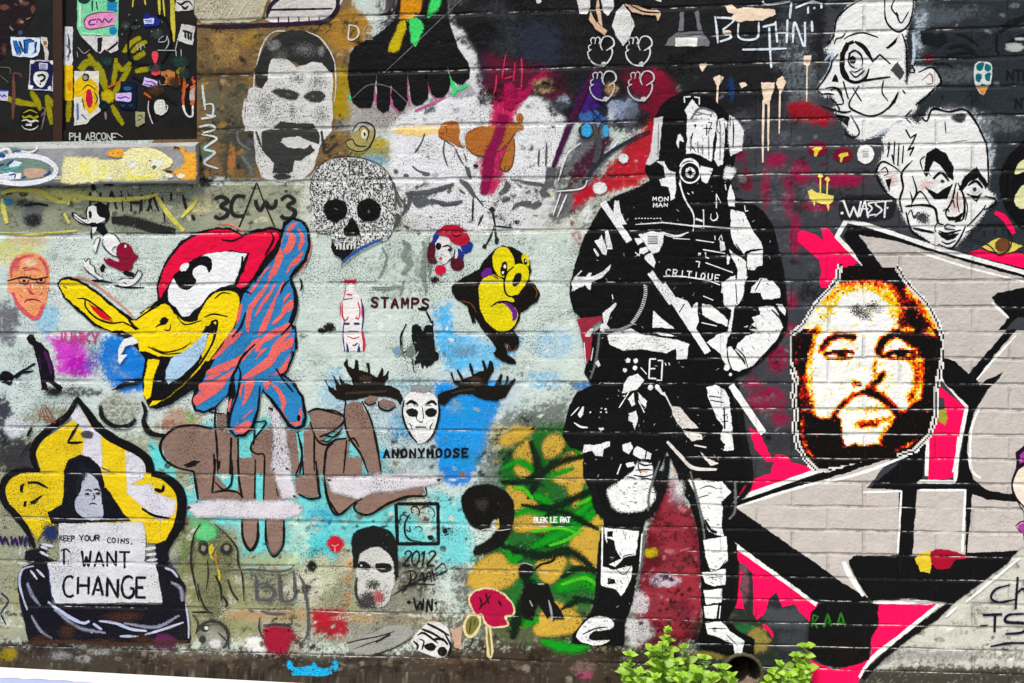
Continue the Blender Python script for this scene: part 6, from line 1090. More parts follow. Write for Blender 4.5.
P('board', 'd2d1cf', .45, .8, label='pale board with hand-painted black capitals'); F('285 115 700 108 712 200 705 300 760 315 795 500 500 502 270 505 250 440 235 310 290 290', .8)
P('board_writing', '1a191c', .4); T('KEEP', 292, 175, 24, 14, 1.1, 1.35, jit=.05); T('YOUR', 388, 172, 24, 19, 1.1, 1.35, jit=.06); T('COINS,', 525, 185, 24, 17, 1.1, 1.3, rot=3, jit=.05); T('I', 300, 245, 66, 24, 2.2); T('WANT', 400, 252, 72, 44, 2.3, 1.4, jit=.04); T('CHANGE', 310, 372, 100, 54, 3.0, 1.32, rot=1, jit=.05); S('300 245 325 240 340 255', 2)
A('purple_marker_tag', 'tag', 'short purple marker tag at the left edge beside the yellow arch')
P('letters', '2f1d4d', .4); L('0 180 10 215 25 180 40 215', 2.4); L('55 180 58 220 75 185 85 222', 2.2); L('95 180 100 220 110 180', 2); L('120 225 125 180 140 200 145 225', 2.2); O(0, 500); P('blue_line', '1f2a55', .4); S('0 450 40 490 10 540 0 560', 2, .2); S('5 560 30 610', 1.8)
A('small_red_scribble', 'drawing', 'small red-brown scribbled flower drawing above the yellow arch')
O(0, 370); P('lines', '9c4a3a', .4); S('190 240 200 190 215 170 240 200 260 240 270 258 240 240 220 190', 1.1); S('180 210 210 230 240 225', 1); S('205 200 230 250 265 255', 1); S('195 240 185 250', .9)
A('black_arc_tag', 'tag', 'loose black sprayed arcs between the yellow arch and the bird beak')
P('spray', '1b1b1b', .55); S('490 170 500 230 560 275 630 270 665 235', 5.5, .3, taper=(.7, .7)); S('560 95 620 65 700 45', 6, .4); S('540 100 620 75 680 70', 3, .6); S('690 150 710 200 700 260 730 310 800 325', 5.5, .5); S('130 330 150 290 160 280', 4, .5); S('90 430 150 350', 2, .6); blob(260, 105, 60, 26, peak=.8)
A('green_monster_mural', 'mural', 'olive and green cartoon figure with round dark eyes between the arch and the brown letters')
O(160, 460); P('olive_fill', '8b8f66', 1.0, 1.0); blob(265, 460, 120, 160, .5, 0, .62); blob(255, 640, 100, 200, .5, 0, .6); blob(200, 540, 60, 160, .4, 0, .6); P('green_head', '6fc483', .7); blob(228, 355, 62, 58, .55, 0, .9); P('dark_eyes', '34302c', .55); blob(212, 430, 36, 42, .4); blob(325, 432, 40, 42, .4); P('eye_cores', '8d8878', .5); E(212, 430, 12, 14, .6); E(325, 428, 14, 14, .6); P('yellow_nose', 'd0bd45', .5); F('235 425 255 405 268 430 250 460 265 490 248 480', .8); S('275 500 290 560 285 600', 2.6, .3)
P('dark_outline', '2b2a26', .6); S('200 310 165 370 150 480 165 580 190 690', 2.4, .3); S('265 310 330 370 375 430 380 500 400 560 410 690', 1.6); S('230 480 235 560 225 640', 1.8, .3); S('270 560 295 620 300 690', 3, .3); S('330 580 350 640 385 690', 2.4, .2); S('120 310 110 350', 2.4, .5); O(100, 583, 5.12); S('500 0 510 60 540 130 580 160', 2.4, .2); S('620 60 650 100 640 130', 3, .3); S('470 150 560 150', 2)
P('orange_drip', 'b07f4a', .6); O(160, 460); S('270 440 275 500 290 540', 3, .5)
A('outlined_letters', 'tag', 'grey outlined block letters on beige wall beside the green figure')
P('grey_line', '55585a', .6); O(160, 460); S('330 540 450 535 580 545 640 530 655 505', 3, .3); L('468 560 470 680 540 690 558 640 520 600 475 610', 2.8, .3); L('580 555 585 690', 3, .3); L('655 550 655 650', 3, .3); L('500 640 530 640', 2, .3); S('675 560 705 610 710 690', 3, .3); O(260, 543); S('100 160 105 270 140 285 170 255 165 140', 3, .3); S('0 330 60 345 130 345', 3.4, .3); S('0 275 50 275 75 240 50 215 0 220', 2.8, .3); S('10 400 80 395 150 395 155 360', 2.4, .4); S('200 170 225 260 235 400 220 470 160 495', 2.6, .3); S('40 240 55 250', 2, .3); S('35 0 50 40 70 55 95 30 110 0', 2)
A('round_doodle', 'drawing', 'round dark-ringed doodle face just above the dirt at lower left')
O(100, 583, 5.12); P('grey_face', '9c9d90', .7); blob(580, 280, 80, 84, .2, peak=.8); P('dark_ring', '3a3a36', .8)
q = [(575 + 82 * math.cos(a), 275 + 80 * math.sin(a)) for a in np.linspace(-2.9, .9, 26)]; S(q, 4.5, .5); C('510 225 540 210 560 230 545 250 520 245', .5); E(525, 290, 18, 20, .8); S('470 160 500 200 490 270', 2, .3); S('600 250 650 300 660 340', 2, .3); P('pale_spots', 'cfd0cc', .6); blob(590, 310, 40, 34); blob(545, 230, 14, 14)
A('magenta_patch_lettering', 'paint mark', 'deep red rounded paint patch with grey rim low right of a white puff')
P('red_paint', '9c2038', 1.0, .9); F('835 235 880 215 980 225 995 280 960 340 930 370 870 350 840 300', 9); P('rim', '3b3b3a', .7); S('820 170 815 240 850 300', 2, .4); S('830 225 900 215 985 225', 2, .4)
# ================================================================== boarded window with its stickers, sill
def box(bm, x0, x1, y0, y1, z0, z1, bev=0.0):
    vs = [bm.verts.new((x, y, z)) for x in (x0, x1) for y in (y0, y1) for z in (z0, z1)]
    for f in ((0, 1, 3, 2), (4, 6, 7, 5), (0, 4, 5, 1), (2, 3, 7, 6), (0, 2, 6, 4), (1, 5, 7, 3)): bm.faces.new([vs[i] for i in f])
def mobj(name, bm, mat, parent=None, loc=None, smooth=False):
    bmesh.ops.recalc_face_normals(bm, faces=bm.faces[:])
    me = bpy.data.meshes.new(name); bm.to_mesh(me); bm.free(); me.materials.append(mat)
    if smooth:
        for p in me.polygons: p.use_smooth = True
    o = bpy.data.objects.new(name, me); COL.objects.link(o)
    if parent: o.parent = parent
    if loc: o.location = loc
    return o
WY = .05
def wx(u, Y): return wp(u, 100, Y)[0]
def wz(v, u=100, Y=WY): return wp(u, v, Y)[2]
win = bpy.data.objects.new('boarded_window', None); COL.objects.link(win)
win['label'] = 'dark boarded-over window with brown mullion set back in the upper left of the wall'; win['category'] = 'window'
m_panel = simple('grimy_board', (.013, .012, .012), .6, 30, .0012, .7, 9, .06); m_frame = simple('brown_frame', (.040, .020, .014), .6, 40, .001, .4, 14, .08); m_rail = simple('dark_rail', (.013, .010, .009), .6, 40, .001, .5, 14, .06)
ztop = gz[-1] - .002
bm = bmesh.new(); box(bm, gx[0] + .01, wx(55.5, WY), WY, WY + .03, hz0 + .001, ztop); mobj('board', bm, m_panel, win)
bm = bmesh.new(); box(bm, wx(63.5, WY), hx1 - .001, WY, WY + .03, hz0 + .001, ztop); mobj('board', bm, m_panel, win)
bm = bmesh.new(); box(bm, wx(55.5, WY) - .002, wx(63.5, WY) + .002, WY - .014, WY + .028, hz0 + .001, ztop); mobj('mullion', bm, m_frame, win)
bm = bmesh.new(); box(bm, gx[0] + .01, wx(57, WY) - .004, WY - .012, WY - .0005, hz0 + .001, wz(131)); mobj('bottom_rail', bm, m_rail, win)
bm = bmesh.new(); box(bm, wx(64, WY) + .004, hx1 - .001, WY - .012, WY - .0005, hz0 + .001, wz(130)); mobj('bottom_rail', bm, m_rail, win)
SYF = -.034
sill = bpy.data.objects.new('window_sill', None); COL.objects.link(sill)
sill['label'] = 'thick grey concrete sill painted with yellow letters below the boarded window'; sill['category'] = 'sill'
bm = bmesh.new(); xa, xb = gx[0] + .01, wp(195.5, 170, SYF)[0]; zb = wp(100, 182.5, SYF)[2]; zf = wp(100, 146, SYF)[2]; zk = hz0 + .003
prof = [(WY - .014, zb), (SYF + .004, zb), (SYF, zb + .004), (SYF, zf - .006), (SYF + .006, zf), (WY - .014, zk + .004)]
va = [bm.verts.new((xa, y, z)) for y, z in prof]; vb = [bm.verts.new((xb, y, z)) for y, z in prof]
bm.faces.new(va); bm.faces.new(vb[::-1])
for i in range(6): bm.faces.new((va[i], vb[i], vb[(i + 1) % 6], va[(i + 1) % 6]))
# the wall behind the sill stays in place; the sill is let into the foot of the opening
mobj('sill_body', bm, simple('sill_concrete', (.27, .27, .265), .8, 60, .004, .55, 14, .1), sill)
CUR['joints'] = 0.0
A('sill_letters', 'lettering', 'pale yellow and orange bubble letters painted along the front of the window sill', Y=SYF)
O(90, 125, 8.9); P('white_haze', 'd4d0b8', .8); blob(60, 420, 160, 120, .5, 0, .8); blob(420, 420, 200, 110, .5, 0, .7); S('-400 470 0 470 300 480 700 480', 9, .7); P('orange', 'efb04e', .3); F('730 195 760 195 850 195 850 240 945 240 945 480 860 495 780 470 760 440 650 400 730 405 800 390 840 340 835 270 790 215', 4); C('150 250 200 215 290 215 310 240 280 290 170 280', .6)
P('cream', 'f2ecb4', .3); F('300 240 360 205 420 200 500 195 560 205 640 240 720 300 745 330 720 370 640 400 700 430 640 470 560 490 300 495 0 490 -10 330 60 305 250 310 290 300', 1.5); O(0, 125, 9.76); F('625 310 960 320 960 555 700 575 590 560 600 430', 5)
P('bright_yellow', 'f2ea86', .4); S('780 330 800 420 760 500', 4, .4); S('860 340 840 430 880 520', 4, .4); O(90, 125, 8.9); S('100 330 130 400 100 470', 4, .5); S('330 380 340 430 400 470 600 440', 5, .5); S('0 480 200 480 420 485 600 480', 2.4, .5)
P('white_gloss', 'f3f2e2', .3); blob(370, 350, 60, 44); blob(600, 340, 70, 50); blob(180, 470, 40, 26); blob(700, 450, 50, 26); blob(810, 450, 50, 26); P('green_dots', '5d7a58', .3); E(570, 375, 20, 16, .5); E(535, 318, 12, 6, .3)
A('sill_oval', 'drawing', 'white sprayed oval with blue and green scribbles on the left end of the sill', Y=SYF)
O(0, 125, 9.76); P('green_wash', '7d9488', .5); C('-10 240 200 230 420 330 480 430 400 520 200 540 -10 500', 2); P('peach', 'c9a994', .5); C('240 430 400 420 460 460 400 510 250 510', 1.5)
P('white_oval', 'eeeef2', .35); S('-20 330 100 300 280 300 430 330 530 400 545 460 480 520 330 560 150 570 -20 550', 6, .3, taper=(1, 1)); S('-20 260 60 230 100 260 80 300', 4, .4); S('130 280 180 255 300 265 360 230 350 200 330 190', 2.4, .4); F('90 390 140 350 220 370 150 420 90 420', .5); F('0 480 100 460 210 470 200 520 100 540 0 540', .8)
P('blue_marks', '2c4f8e', .45); S('60 400 90 370 130 345', 1.8); S('-10 395 40 380', 2); S('130 270 150 255 210 255', 1.8); S('90 490 150 480 140 520', 1.6); S('430 490 480 470 490 450', 1.8); E(20, 300, 30, 22, .6); S('200 520 260 500', 1.6, .3); P('teal_line', '63b7b4', .4); S('-10 460 80 450 200 400 230 390', 2.4, .3); S('0 430 100 420 180 400', 1.8, .3)
# ------------------------------------------------------------------ sprayed lines and stickers on the boards
CUR['Y'] = WY
def W(name, cat, label, group=None): A(name, cat, label, group, Y=WY)
W('olive_scribble', 'tag', 'olive yellow sprayed rays spreading over the dark boards and their stickers')
O(0, 0); P('olive_spray', '9c941c', .45)
for q in ('50 480 110 500 185 515', '150 440 185 510', '225 460 240 540 252 612', '225 465 260 510 310 545', '285 400 320 480', '340 480 335 540 332 600', '430 260 470 330 510 420 530 480', '390 350 430 310 490 320', '565 280 565 330 550 420', '640 320 590 400 540 480', '690 180 640 210 600 260', '545 510 570 560 605 615', '650 290 700 260 690 250', '655 350 700 340 740 335', '380 340 430 300 500 330', '470 300 500 360 520 440', '560 300 600 340 640 300', '640 260 680 220 720 200', '10 470 60 490 120 510', '150 450 175 480 200 540', '860 360 890 330 900 310'): S(q, 7.5, .6)
P('yellow_core', 'c2b022', .5); blob(525, 470, 44, 40); P('orange_smear', 'c4622c', .5); S('520 430 560 410 600 395', 3, .5); S('780 360 820 370 830 400', 4, .4); S('700 450 740 480', 3, .4); S('890 330 900 400 890 450', 4, .5); S('870 360 880 420', 2, .5)
W('yellow_drips', 'paint mark', 'thin yellow paint runs dripping from the top of the boards')
P('yellow', 'cfc255', .4); O(100, 0, 9.76); L('325 -10 318 70', 1.6, taper=(1, .6)); L('435 -10 445 50', 1.6, taper=(1, .6)); L('575 -10 582 140', 2.6, taper=(1, .4)); L('615 -10 632 160', 1.6, taper=(1, .5)); L('705 -10 710 200 722 400', 4.4, taper=(1, .3)); 
W('brown_torn_poster', 'poster', 'torn remains of a dark brown picture poster in the top left corner of the boards')
O(0, 0, 9.76); P('dark_print', '241a1e', .4); F('-20 -20 330 -20 345 110 300 200 260 270 180 320 140 300 100 380 60 540 -20 600', .8); P('brown_print', '6d4a3c', .6); blob(230, 30, 70, 30); blob(320, 90, 30, 50); blob(200, 210, 50, 40, peak=.8); blob(40, 70, 60, 40, peak=.9); S('90 240 140 300', 1.6, .4); blob(40, 480, 40, 90, peak=.6); S('130 30 180 60', 2, .4); P('pale_scraps', 'a58a80', .5); S('255 190 300 170', 1.2); S('180 0 230 20', 2, .3); blob(215, 215, 26, 20); S('90 260 130 300', 1.2); P('blue_grey', '4a5a78', .5); blob(200, 320, 30, 30)
W('flap_sticker', 'sticker', 'pale blue and white sticker with bold blue lettering, largest on the left board', )
O(0, 0, 9.76); P('paper', 'dbe7ef', .12, .2); F('103 360 390 368 388 490 370 540 330 562 125 545 108 420', .2); P('blue_letters', '2d6fb5', .15); F('125 395 160 395 200 520 165 525', .2); F('175 400 200 405 235 500 215 510', .2); F('225 400 300 385 330 410 280 420 275 520 235 520', .2); F('330 410 365 405 350 470 355 510 310 530 340 480', .2); P('dark_edges', '152842', .15); S('125 395 165 525 205 520 160 395', 1); S('190 400 235 505', 1.4); S('225 395 300 385 335 410', 1.2); S('355 405 345 460 355 510', 1); L('238 410 245 520', 1)
W('torn_white_strip', 'sticker', 'small torn white strip with ochre marks beside the blue lettered sticker')
P('paper', 'd8d0c8', .2); F('400 360 462 360 465 470 475 520 460 600 435 590 440 520 425 470 405 420', .2); P('ochre_print', '9a6a30', .3); F('425 400 455 410 450 440 430 440', .3); S('440 450 465 470', 1.2); 
W('question_mark_sticker', 'sticker', 'navy square sticker with a white oval and black question mark')
O(0, 65, 9.76); P('paper', 'c9cbd8', .15); F('295 -55 540 -40 515 255 275 235', .2); P('navy', '1a1c4e', .15); F('305 -40 525 -28 502 240 290 225', .2); P('white_oval', 'ecebe6', .12); C('330 110 350 70 420 55 465 80 468 130 440 190 400 220 360 200 335 160', .2); E(315, -30, 22, 18); E(510, -25, 20, 20); E(300, 215, 22, 20); E(485, 225, 18, 20); F('380 -20 465 -15 460 45 385 40', .2); P('question', '141418', .15); S('372 105 410 95 435 110 430 140 400 160', 2.4, taper=(1, 1)); E(392, 185, 9, 9); P('violet_lines', '8078b8', .2); 
for k in range(4): L([(390, -8 + k * 13), (455, -4 + k * 13)], .8)
W('round_black_sticker', 'sticker', 'round black sticker with ringed rows of yellow and white lettering')
P('black_disc', '131314', .15); E(295, 525, 100, 118, .2); P('ring', 'cfcfca', .2); S('212 590 240 620 295 632 345 618 375 590', 1.4, taper=(.5, .5)); P('yellow_rows', 'a99c2c', .25); S('225 470 295 440 365 470', 1.4); S('220 500 250 515 290 495 330 520 372 505', 2); S('225 520 270 505 320 515 365 495', 1.4); P('white_rows', 'd8d6cc', .2); S('215 545 260 535 300 555 345 540 372 550', 2.2); F('250 572 310 572 310 595 250 595', .2)
W('violet_edge_sticker', 'sticker', 'small pale lilac sticker cut by the left picture edge on the dark board')
P('paper', 'd5d0ea', .15); F('-30 250 78 255 75 350 -30 340', .2); P('print', '5a3ba0', .2); S('0 285 20 310 40 290 60 310', 1.6); P('blue_top', '3a5ca8', .3); F('-30 240 75 245 75 258 -30 255', .2)
W('rust_smear', 'paint mark', 'vertical rusty pinkish smear down the left board beside the round sticker')
P('rust', '6d4a3e', .6); S('130 90 135 250 130 400 125 540', 5, .6); S('110 90 160 80 200 95 215 130', 2.6, .5); P('pale_lines', '7c7468', .5); S('0 20 95 30 100 90', .8); S('0 100 80 170', .8); S('390 420 440 430 420 560 400 640', 1.6, .3); S('400 500 450 440', 1.2)
W('tall_yellow_sticker', 'sticker', 'tall narrow sticker, white above and yellow below, against the brown mullion')
O(0, 0); P('white_half', 'dedede', .12); F('314 130 355 130 354 320 313 320', .2); P('yellow_half', 'e6bf2a', .2); F('313 320 354 320 356 488 316 490', .2); P('blue_print', '3c4a78', .3); S('330 160 335 200 330 240', 1.4, .4); S('340 180 338 260 330 300', 1.4, .4); S('325 220 345 250 325 280', 1.2); P('orange_stain', 'd98a2a', .5); blob(340, 420, 14, 30)
W('green_sticker', 'sticker', 'large mint green sticker with a pink lozenge of purple lettering')
P('green_paper', '86d6a6', .15); F('376 -15 578 -15 576 176 395 172 378 140', .2); P('blue_corner', '2f86b5', .25); F('520 10 572 10 572 60 520 50', .3); C('535 140 560 130 572 150 560 170 538 165', .3); P('pale_print', 'c8ecd0', .3); L('390 20 390 130', 1.6); L('400 160 500 168', 1); P('dark_print', '1f3b3a', .3); C('385 -10 440 -10 430 12 405 20 388 10', .3); C('520 -10 566 -10 556 8 530 10', .3); L('450 5 450 50', 1.4); L('470 10 475 45', 1.2)
P('pink_lozenge', 'e79ac0', .15); C('410 110 425 80 480 62 560 62 562 110 520 130 450 142 420 135', .2); P('maroon_edge', '6e1f52', .2); S('560 62 480 62 425 80 410 112 420 136 450 142 560 122', 1); P('violet_letters', '382a78', .2); S('470 95 440 100 435 120 465 118', 1.4); S('470 112 480 90 500 110 510 90 530 108 550 88', 1.3)
W('torn_white_poster', 'poster', 'torn white paper with black brush marks under the green sticker')
P('paper', 'd6d3d0', .2); F('395 174 578 178 575 240 540 262 510 240 490 260 470 250 450 230 420 200', .2); P('black_brush', '1f1f20', .3); F('475 185 500 182 492 250 478 255', .3); S('520 250 560 220 578 200', 3, .4); S('400 190 430 230 450 260', 2.4, .3); P('grey_lines', '9a9a98', .3); S('380 230 410 260 440 240', .9); S('375 250 380 280', .8)
W('yellow_red_sticker', 'sticker', 'yellow and white sticker with a torn lower edge and a red oval figure')
P('paper', 'dcd9cc', .15); F('362 346 484 346 482 470 490 540 470 560 440 580 420 605 362 612', .2); P('yellow', 'e3bd28', .25); F('362 400 400 370 440 380 480 420 478 520 440 560 410 520 400 470 362 470', .8); P('red_oval', 'c71c4c', .2); C('420 470 425 440 442 435 452 470 450 510 435 525 422 505', .4); P('blue_print', '6a7fae', .3); L('378 500 380 590', 3, .4); L('400 560 420 580', 1.6); P('dark_print', '2b2a26', .25); E(418, 378, 18, 20, .3); S('400 440 430 415 470 440', 1.2); S('460 450 475 480 465 510', 1.2); S('400 480 412 530', 1.2); P('grey_head', '9aa0a0', .2); E(416, 378, 10, 12, .3)
W('black_hoop', 'drawing', 'thin black painted hoop on the right-hand board')
O(100, 0, 9.76); P('line', '0e0f10', .3); S('345 210 300 290 275 400 280 520 300 590 380 625 480 635 570 630 640 560 690 440 695 330 660 230 610 160 560 155', 2.4, taper=(1, 1)); P('white_scrawl', 'b9bdbb', .5); S('620 350 580 380 575 410 640 400 655 350', 1); S('655 350 670 420 640 480', 1); L('560 490 735 492 755 400', .8); L('360 430 370 490', .9); L('395 430 400 490', .9); S('380 440 420 430 440 470', .8); S('790 480 795 560', .8); S('740 490 745 560', .8)
P('green_grey_wash', '3d4a45', .7); blob(250, 250, 60, 50, peak=.8); blob(560, 330, 80, 70, peak=.7); blob(340, 270, 50, 30, peak=.8); P('pale_flecks', '8c928c', .5)
for xx, yy in ((250, 240), (350, 185), (500, 290), (600, 200), (560, 280), (380, 240), (210, 320), (280, 130)): S([(xx, yy), (xx + 10, yy + 30)], 1.2, .3)
W('blue_house_sticker', 'sticker', 'small royal blue sticker with a white panel inside the black hoop')
P('blue', '1f2a86', .15); F('430 180 445 130 500 150 540 165 590 200 580 250 420 265', .3); P('white_panel', 'd5d8ea', .2); F('425 185 525 178 520 230 435 235', .2); P('print', '3f49a0', .2); L('440 200 510 195', 1); L('450 215 505 212', .9)
W('cut_white_sticker', 'sticker', 'white sticker with black drawn curves cut off by the top edge')
P('paper', 'dcdad6', .12); F('745 -15 920 -15 915 100 850 105 735 105 730 60', .2); P('black_curves', '151515', .2); S('750 20 790 45 830 20 870 15 900 50', 2); S('800 60 830 85 860 60', 2.6)
W('white_square_sticker', 'sticker', 'tilted white square sticker with black print by the window edge')
P('paper', 'd9d7d2', .12); F('795 235 935 255 905 445 750 390', .2); P('black_print', '1c1c1c', .2); S('810 300 850 310 900 330', 2.4); S('830 310 835 370', 2.2); S('860 320 865 385', 2.2); S('890 330 885 390', 2.2)
W('coral_bow', 'drawing', 'coral pink bow-tie shape painted on the hoop')
P('coral', 'e5525f', .2); C('505 520 525 498 560 505 568 540 555 600 540 630 520 600', .3); O(100, 65, 9.76); C('520 0 560 -10 580 30 585 90 540 110 505 95 505 50', .3); P('black_edge', '1b1416', .2); S('505 95 540 112 590 90', 1.4)
W('orange_creature_scrap', 'sticker', 'torn orange and grey cut-out scrap beneath the coral bow')
P('orange_paper', 'b97a4a', .35); F('590 60 660 50 730 70 735 130 700 200 640 190 600 150', .5); P('black_mark', '191817', .3); E(610, 140, 32, 36, .4); S('300 105 380 140 460 190 560 260 640 310', 3, .2); S('640 90 660 120', 1.6); S('420 215 520 250 700 350 750 390', 4, .4); P('grey_edge', '9a9a98', .3); S('580 150 590 190 650 190', 1)
W('lilac_label', 'label', 'lilac name label with handwriting, higher and tilted, under the coral bow', 'lilac name labels')
P('paper', 'd2bfe6', .12); F('432 118 560 160 562 238 415 190', .2); P('writing', '6b3fa8', .2); S('440 150 470 165 500 160 545 195', 1.4); L('430 185 555 220', .8)
W('dark_blue_sticker', 'sticker', 'dark navy rectangular sticker with faint teal ring print')
P('navy', '101a34', .2); F('200 155 365 175 360 330 345 440 190 420 195 300', .3); P('teal_print', '2c6a86', .4); blob(270, 230, 50, 26); S('200 370 220 400 250 380', 1, .2); S('275 380 300 400 320 375', 1, .2)
W('lilac_label', 'label', 'lilac name label with handwriting, lower and level, on the navy sticker', 'lilac name labels')
P('paper', 'd6bfee', .12); C('150 290 170 275 290 272 303 290 302 340 285 356 165 352 150 335', .2); P('writing', '7a48b4', .2); S('170 315 200 325 240 310 285 325', 1.6)
W('olive_scrap', 'sticker', 'small square pale olive sticker low on the right-hand board')
P('paper', 'a9a67e', .2); F('345 455 435 462 435 560 370 605 345 590', .2); P('print', '3f3f30', .3); S('365 500 400 490 420 520', 1.2); S('370 540 400 530', 1.2)
W('white_mug_shape', 'drawing', 'white mug-like painted shape with a black handle on the right board')
P('white', 'dddcd6', .25); C('530 380 560 345 620 340 640 390 635 440 600 480 550 480 525 450', .4); S('640 390 660 400 650 445 610 480 580 488', 1.3); P('black', '141214', .25); C('480 340 520 350 530 420 545 490 530 530 500 500 480 420', .4); P('white_rim', 'd0cfc8', .3); S('475 350 470 430 490 510 515 575', 1.1); P('dark_red', '4b1620', .5); S('545 480 540 540 560 500', 2, .4)
W('orange_loop', 'drawing', 'orange and white ribbon loop with black core at the right edge of the boards')
P('orange', 'c86a4a', .35); S('860 180 830 240 810 330 820 420', 3.4, .2); S('900 110 905 150 925 160 900 190', 2.8, .3); F('880 210 925 180 930 340 915 400 880 390', .5); P('grey_face', 'b9b6b0', .4); F('870 260 920 220 925 340 880 350', .6); P('white_loop', 'e6e3dd', .2); S('812 400 830 460 860 500 900 500 905 450 905 400', 2, taper=(1, 1)); P('black_core', '151214', .25); F('835 230 880 190 865 320 880 420 890 470 860 460 830 390', .5); P('red_tip', 'c8384a', .3); S('885 150 905 120 915 110', 2, .3)
W('small_round_shadow', 'drawing', 'small dark teal round mark below the olive rays')
P('dark', '11222c', .3); E(30, 395, 40, 46, 1); P('pale_stem', '8c7a78', .4); S('50 450 60 540', 3, .4)
W('green_blotches', 'paint mark', 'murky green and blue blotches sprayed over the right-hand board')
P('murk', '26403a', .7); O(0, 0); blob(880, 300, 60, 40, peak=.8); blob(760, 330, 50, 30, peak=.7); blob(520, 300, 40, 30, peak=.8); blob(900, 360, 40, 40, peak=.7); P('brown_murk', '4a3424', .7); blob(760, 440, 60, 40, peak=.8); blob(850, 400, 40, 40, peak=.7)
A('rail_tag', 'tag', 'thin white handwritten tag along the dark lower window rail', Y=WY - .0125)
O(0, 130); P('letters', 'c9c9c6', .4); T('PHLABCONE', 340, 15, 34, 20, 1.1, 1.3, jit=.08); S('560 15 575 20 600 35', .9)
CUR['joints'] = 1.0; CUR['Y'] = 0.0
finish()
# ================================================================== window, sill, drain, ground, plants
# ------------------------------------------------------------------ camera, light
cam = bpy.data.cameras.new('camera'); co = bpy.data.objects.new('camera', cam); COL.objects.link(co); SC.camera = co
co.location = (0, -DIST, ZC); co.rotation_euler = (math.pi / 2, 0, YAW)
cam.sensor_fit = 'HORIZONTAL'; cam.sensor_width = 36; cam.lens = 36 * FPX / W_; cam.clip_end = 3000; cam.clip_start = .05
w = bpy.data.worlds.new('World'); SC.world = w; w.use_nodes = True; nt = w.node_tree
bgn = nt.nodes['Background']; sky = nt.nodes.new('ShaderNodeTexSky'); sky.sky_type = 'NISHITA'; sky.sun_disc = False
EL, AZ = math.radians(64), math.radians(206)        # azimuth measured from +Y clockwise: the sun stands in front of the wall, a little to the left
sky.sun_elevation = EL; sky.sun_rotation = AZ; sky.air_density = 1.4; sky.dust_density = 3.0
nt.links.new(sky.outputs[0], bgn.inputs[0]); bgn.inputs[1].default_value = .085
sl = bpy.data.lights.new('sun', 'SUN'); sl.energy = 2.6; sl.angle = math.radians(9); sl.color = (1, .95, .88)
so = bpy.data.objects.new('sun', sl); COL.objects.link(so)
sd = Vector((math.sin(AZ) * math.cos(EL), math.cos(AZ) * math.cos(EL), math.sin(EL)))
so.rotation_euler = (-sd).to_track_quat('-Z', 'Y').to_euler(); so.location = (0, -4, 6)
SC.view_settings.view_transform = 'Standard'; SC.view_settings.look = 'None'; SC.view_settings.exposure = 0.86; SC.view_settings.gamma = 1
SC.render.engine = 'CYCLES'; SC.cycles.transparent_max_bounces = 24; SC.cycles.max_bounces = 5; SC.cycles.diffuse_bounces = 3
SC.render.resolution_x = W_; SC.render.resolution_y = H_
# ================================================================== drain, pavement, weeds
dcx, _, dcz = wp(DRAIN[0], DRAIN[1])
RO, RI = 22.0 * KR, 18.3 * KR
dr = bpy.data.objects.new('drain_pipe', None); COL.objects.link(dr); dr.location = (dcx, 0, dcz)
dr['label'] = 'round open drain pipe let into the foot of the wall between the weeds'; dr['category'] = 'drain pipe'
bm = bmesh.new(); n = 48
def ring(r, y, wob=0): return [bm.verts.new((r * math.cos(2 * math.pi * k / n) * (1 + wob * math.sin(k * 1.7)), y, r * math.sin(2 * math.pi * k / n) * (1 + wob * math.sin(k * 2.3)))) for k in range(n)]
rs = [ring(RO, .02), ring(RO, -.006, .03), ring(RI + .004, -.010, .015), ring(RI, -.004), ring(RI, .2395), ring(.0001, .2395)]
for a, b in zip(rs[:-1], rs[1:]):
    for k in range(n): bm.faces.new((a[k], a[(k + 1) % n], b[(k + 1) % n], b[k]))
mobj('pipe', bm, simple('pipe_mortar', (.075, .066, .042), .9, 60, .006, .6, 22, .08), dr, smooth=True)
bm = bmesh.new(); _r = random.Random(5); g2 = []
for i in range(13):
    row = []
    for j in range(9):
        x = (i / 12 * 2 - 1) * RI * .96; y = .004 + j / 8 * .2; zf_ = -math.sqrt(max(0, RI * RI - x * x)); zt = -RI * .45 + _r.uniform(-.006, .006) + .012 * math.sin(i * .9) + y * .05
        row.append(bm.verts.new((x, y, max(zf_ + .001, zt if abs(x) < RI * .9 else zf_ + .002))))
    g2.append(row)
for i in range(12):
    for j in range(8): bm.faces.new((g2[i][j], g2[i + 1][j], g2[i + 1][j + 1], g2[i][j + 1]))
# front bank of the silt
bot = [bm.verts.new((g2[i][0].co.x, .006, -math.sqrt(max(0, RI * RI - g2[i][0].co.x ** 2)))) for i in range(13)]
for i in range(12): bm.faces.new((g2[i][0], bot[i], bot[i + 1], g2[i + 1][0]))
mobj('silt', bm, simple('dry_silt', (.17, .13, .09), .9, 90, .004, .6, 60), dr, smooth=True)
def structure(name, bm, mat):
    o = mobj(name, bm, mat); o['kind'] = 'structure'; return o
bm = bmesh.new(); s_ = 400
vs = [bm.verts.new(p) for p in ((-s_, -s_, -.33), (s_, -s_, -.33), (s_, s_, -.33), (-s_, s_, -.33))]; bm.faces.new(vs)
structure('lane_ground', bm, simple('asphalt', (.05, .05, .052), .9, 40, .003, .3, 8))
bm = bmesh.new(); xs = np.linspace(x0 - 2, x1 + 2, 60); xr = wp(280, 682)[0]; k0 = []; 
def pz(x): return .0 - .021 * (x - xr) / .95
rows = []
for x in xs:
    rows.append([bm.verts.new((x, y, pz(x) + dz)) for y, dz in ((-.0008, 0), (-.055, -.002), (-.062, -.004), (-.20, -.006), (-.8, -.008), (-1.88, -.02), (-1.9, -.035), (-1.9, -.5))])
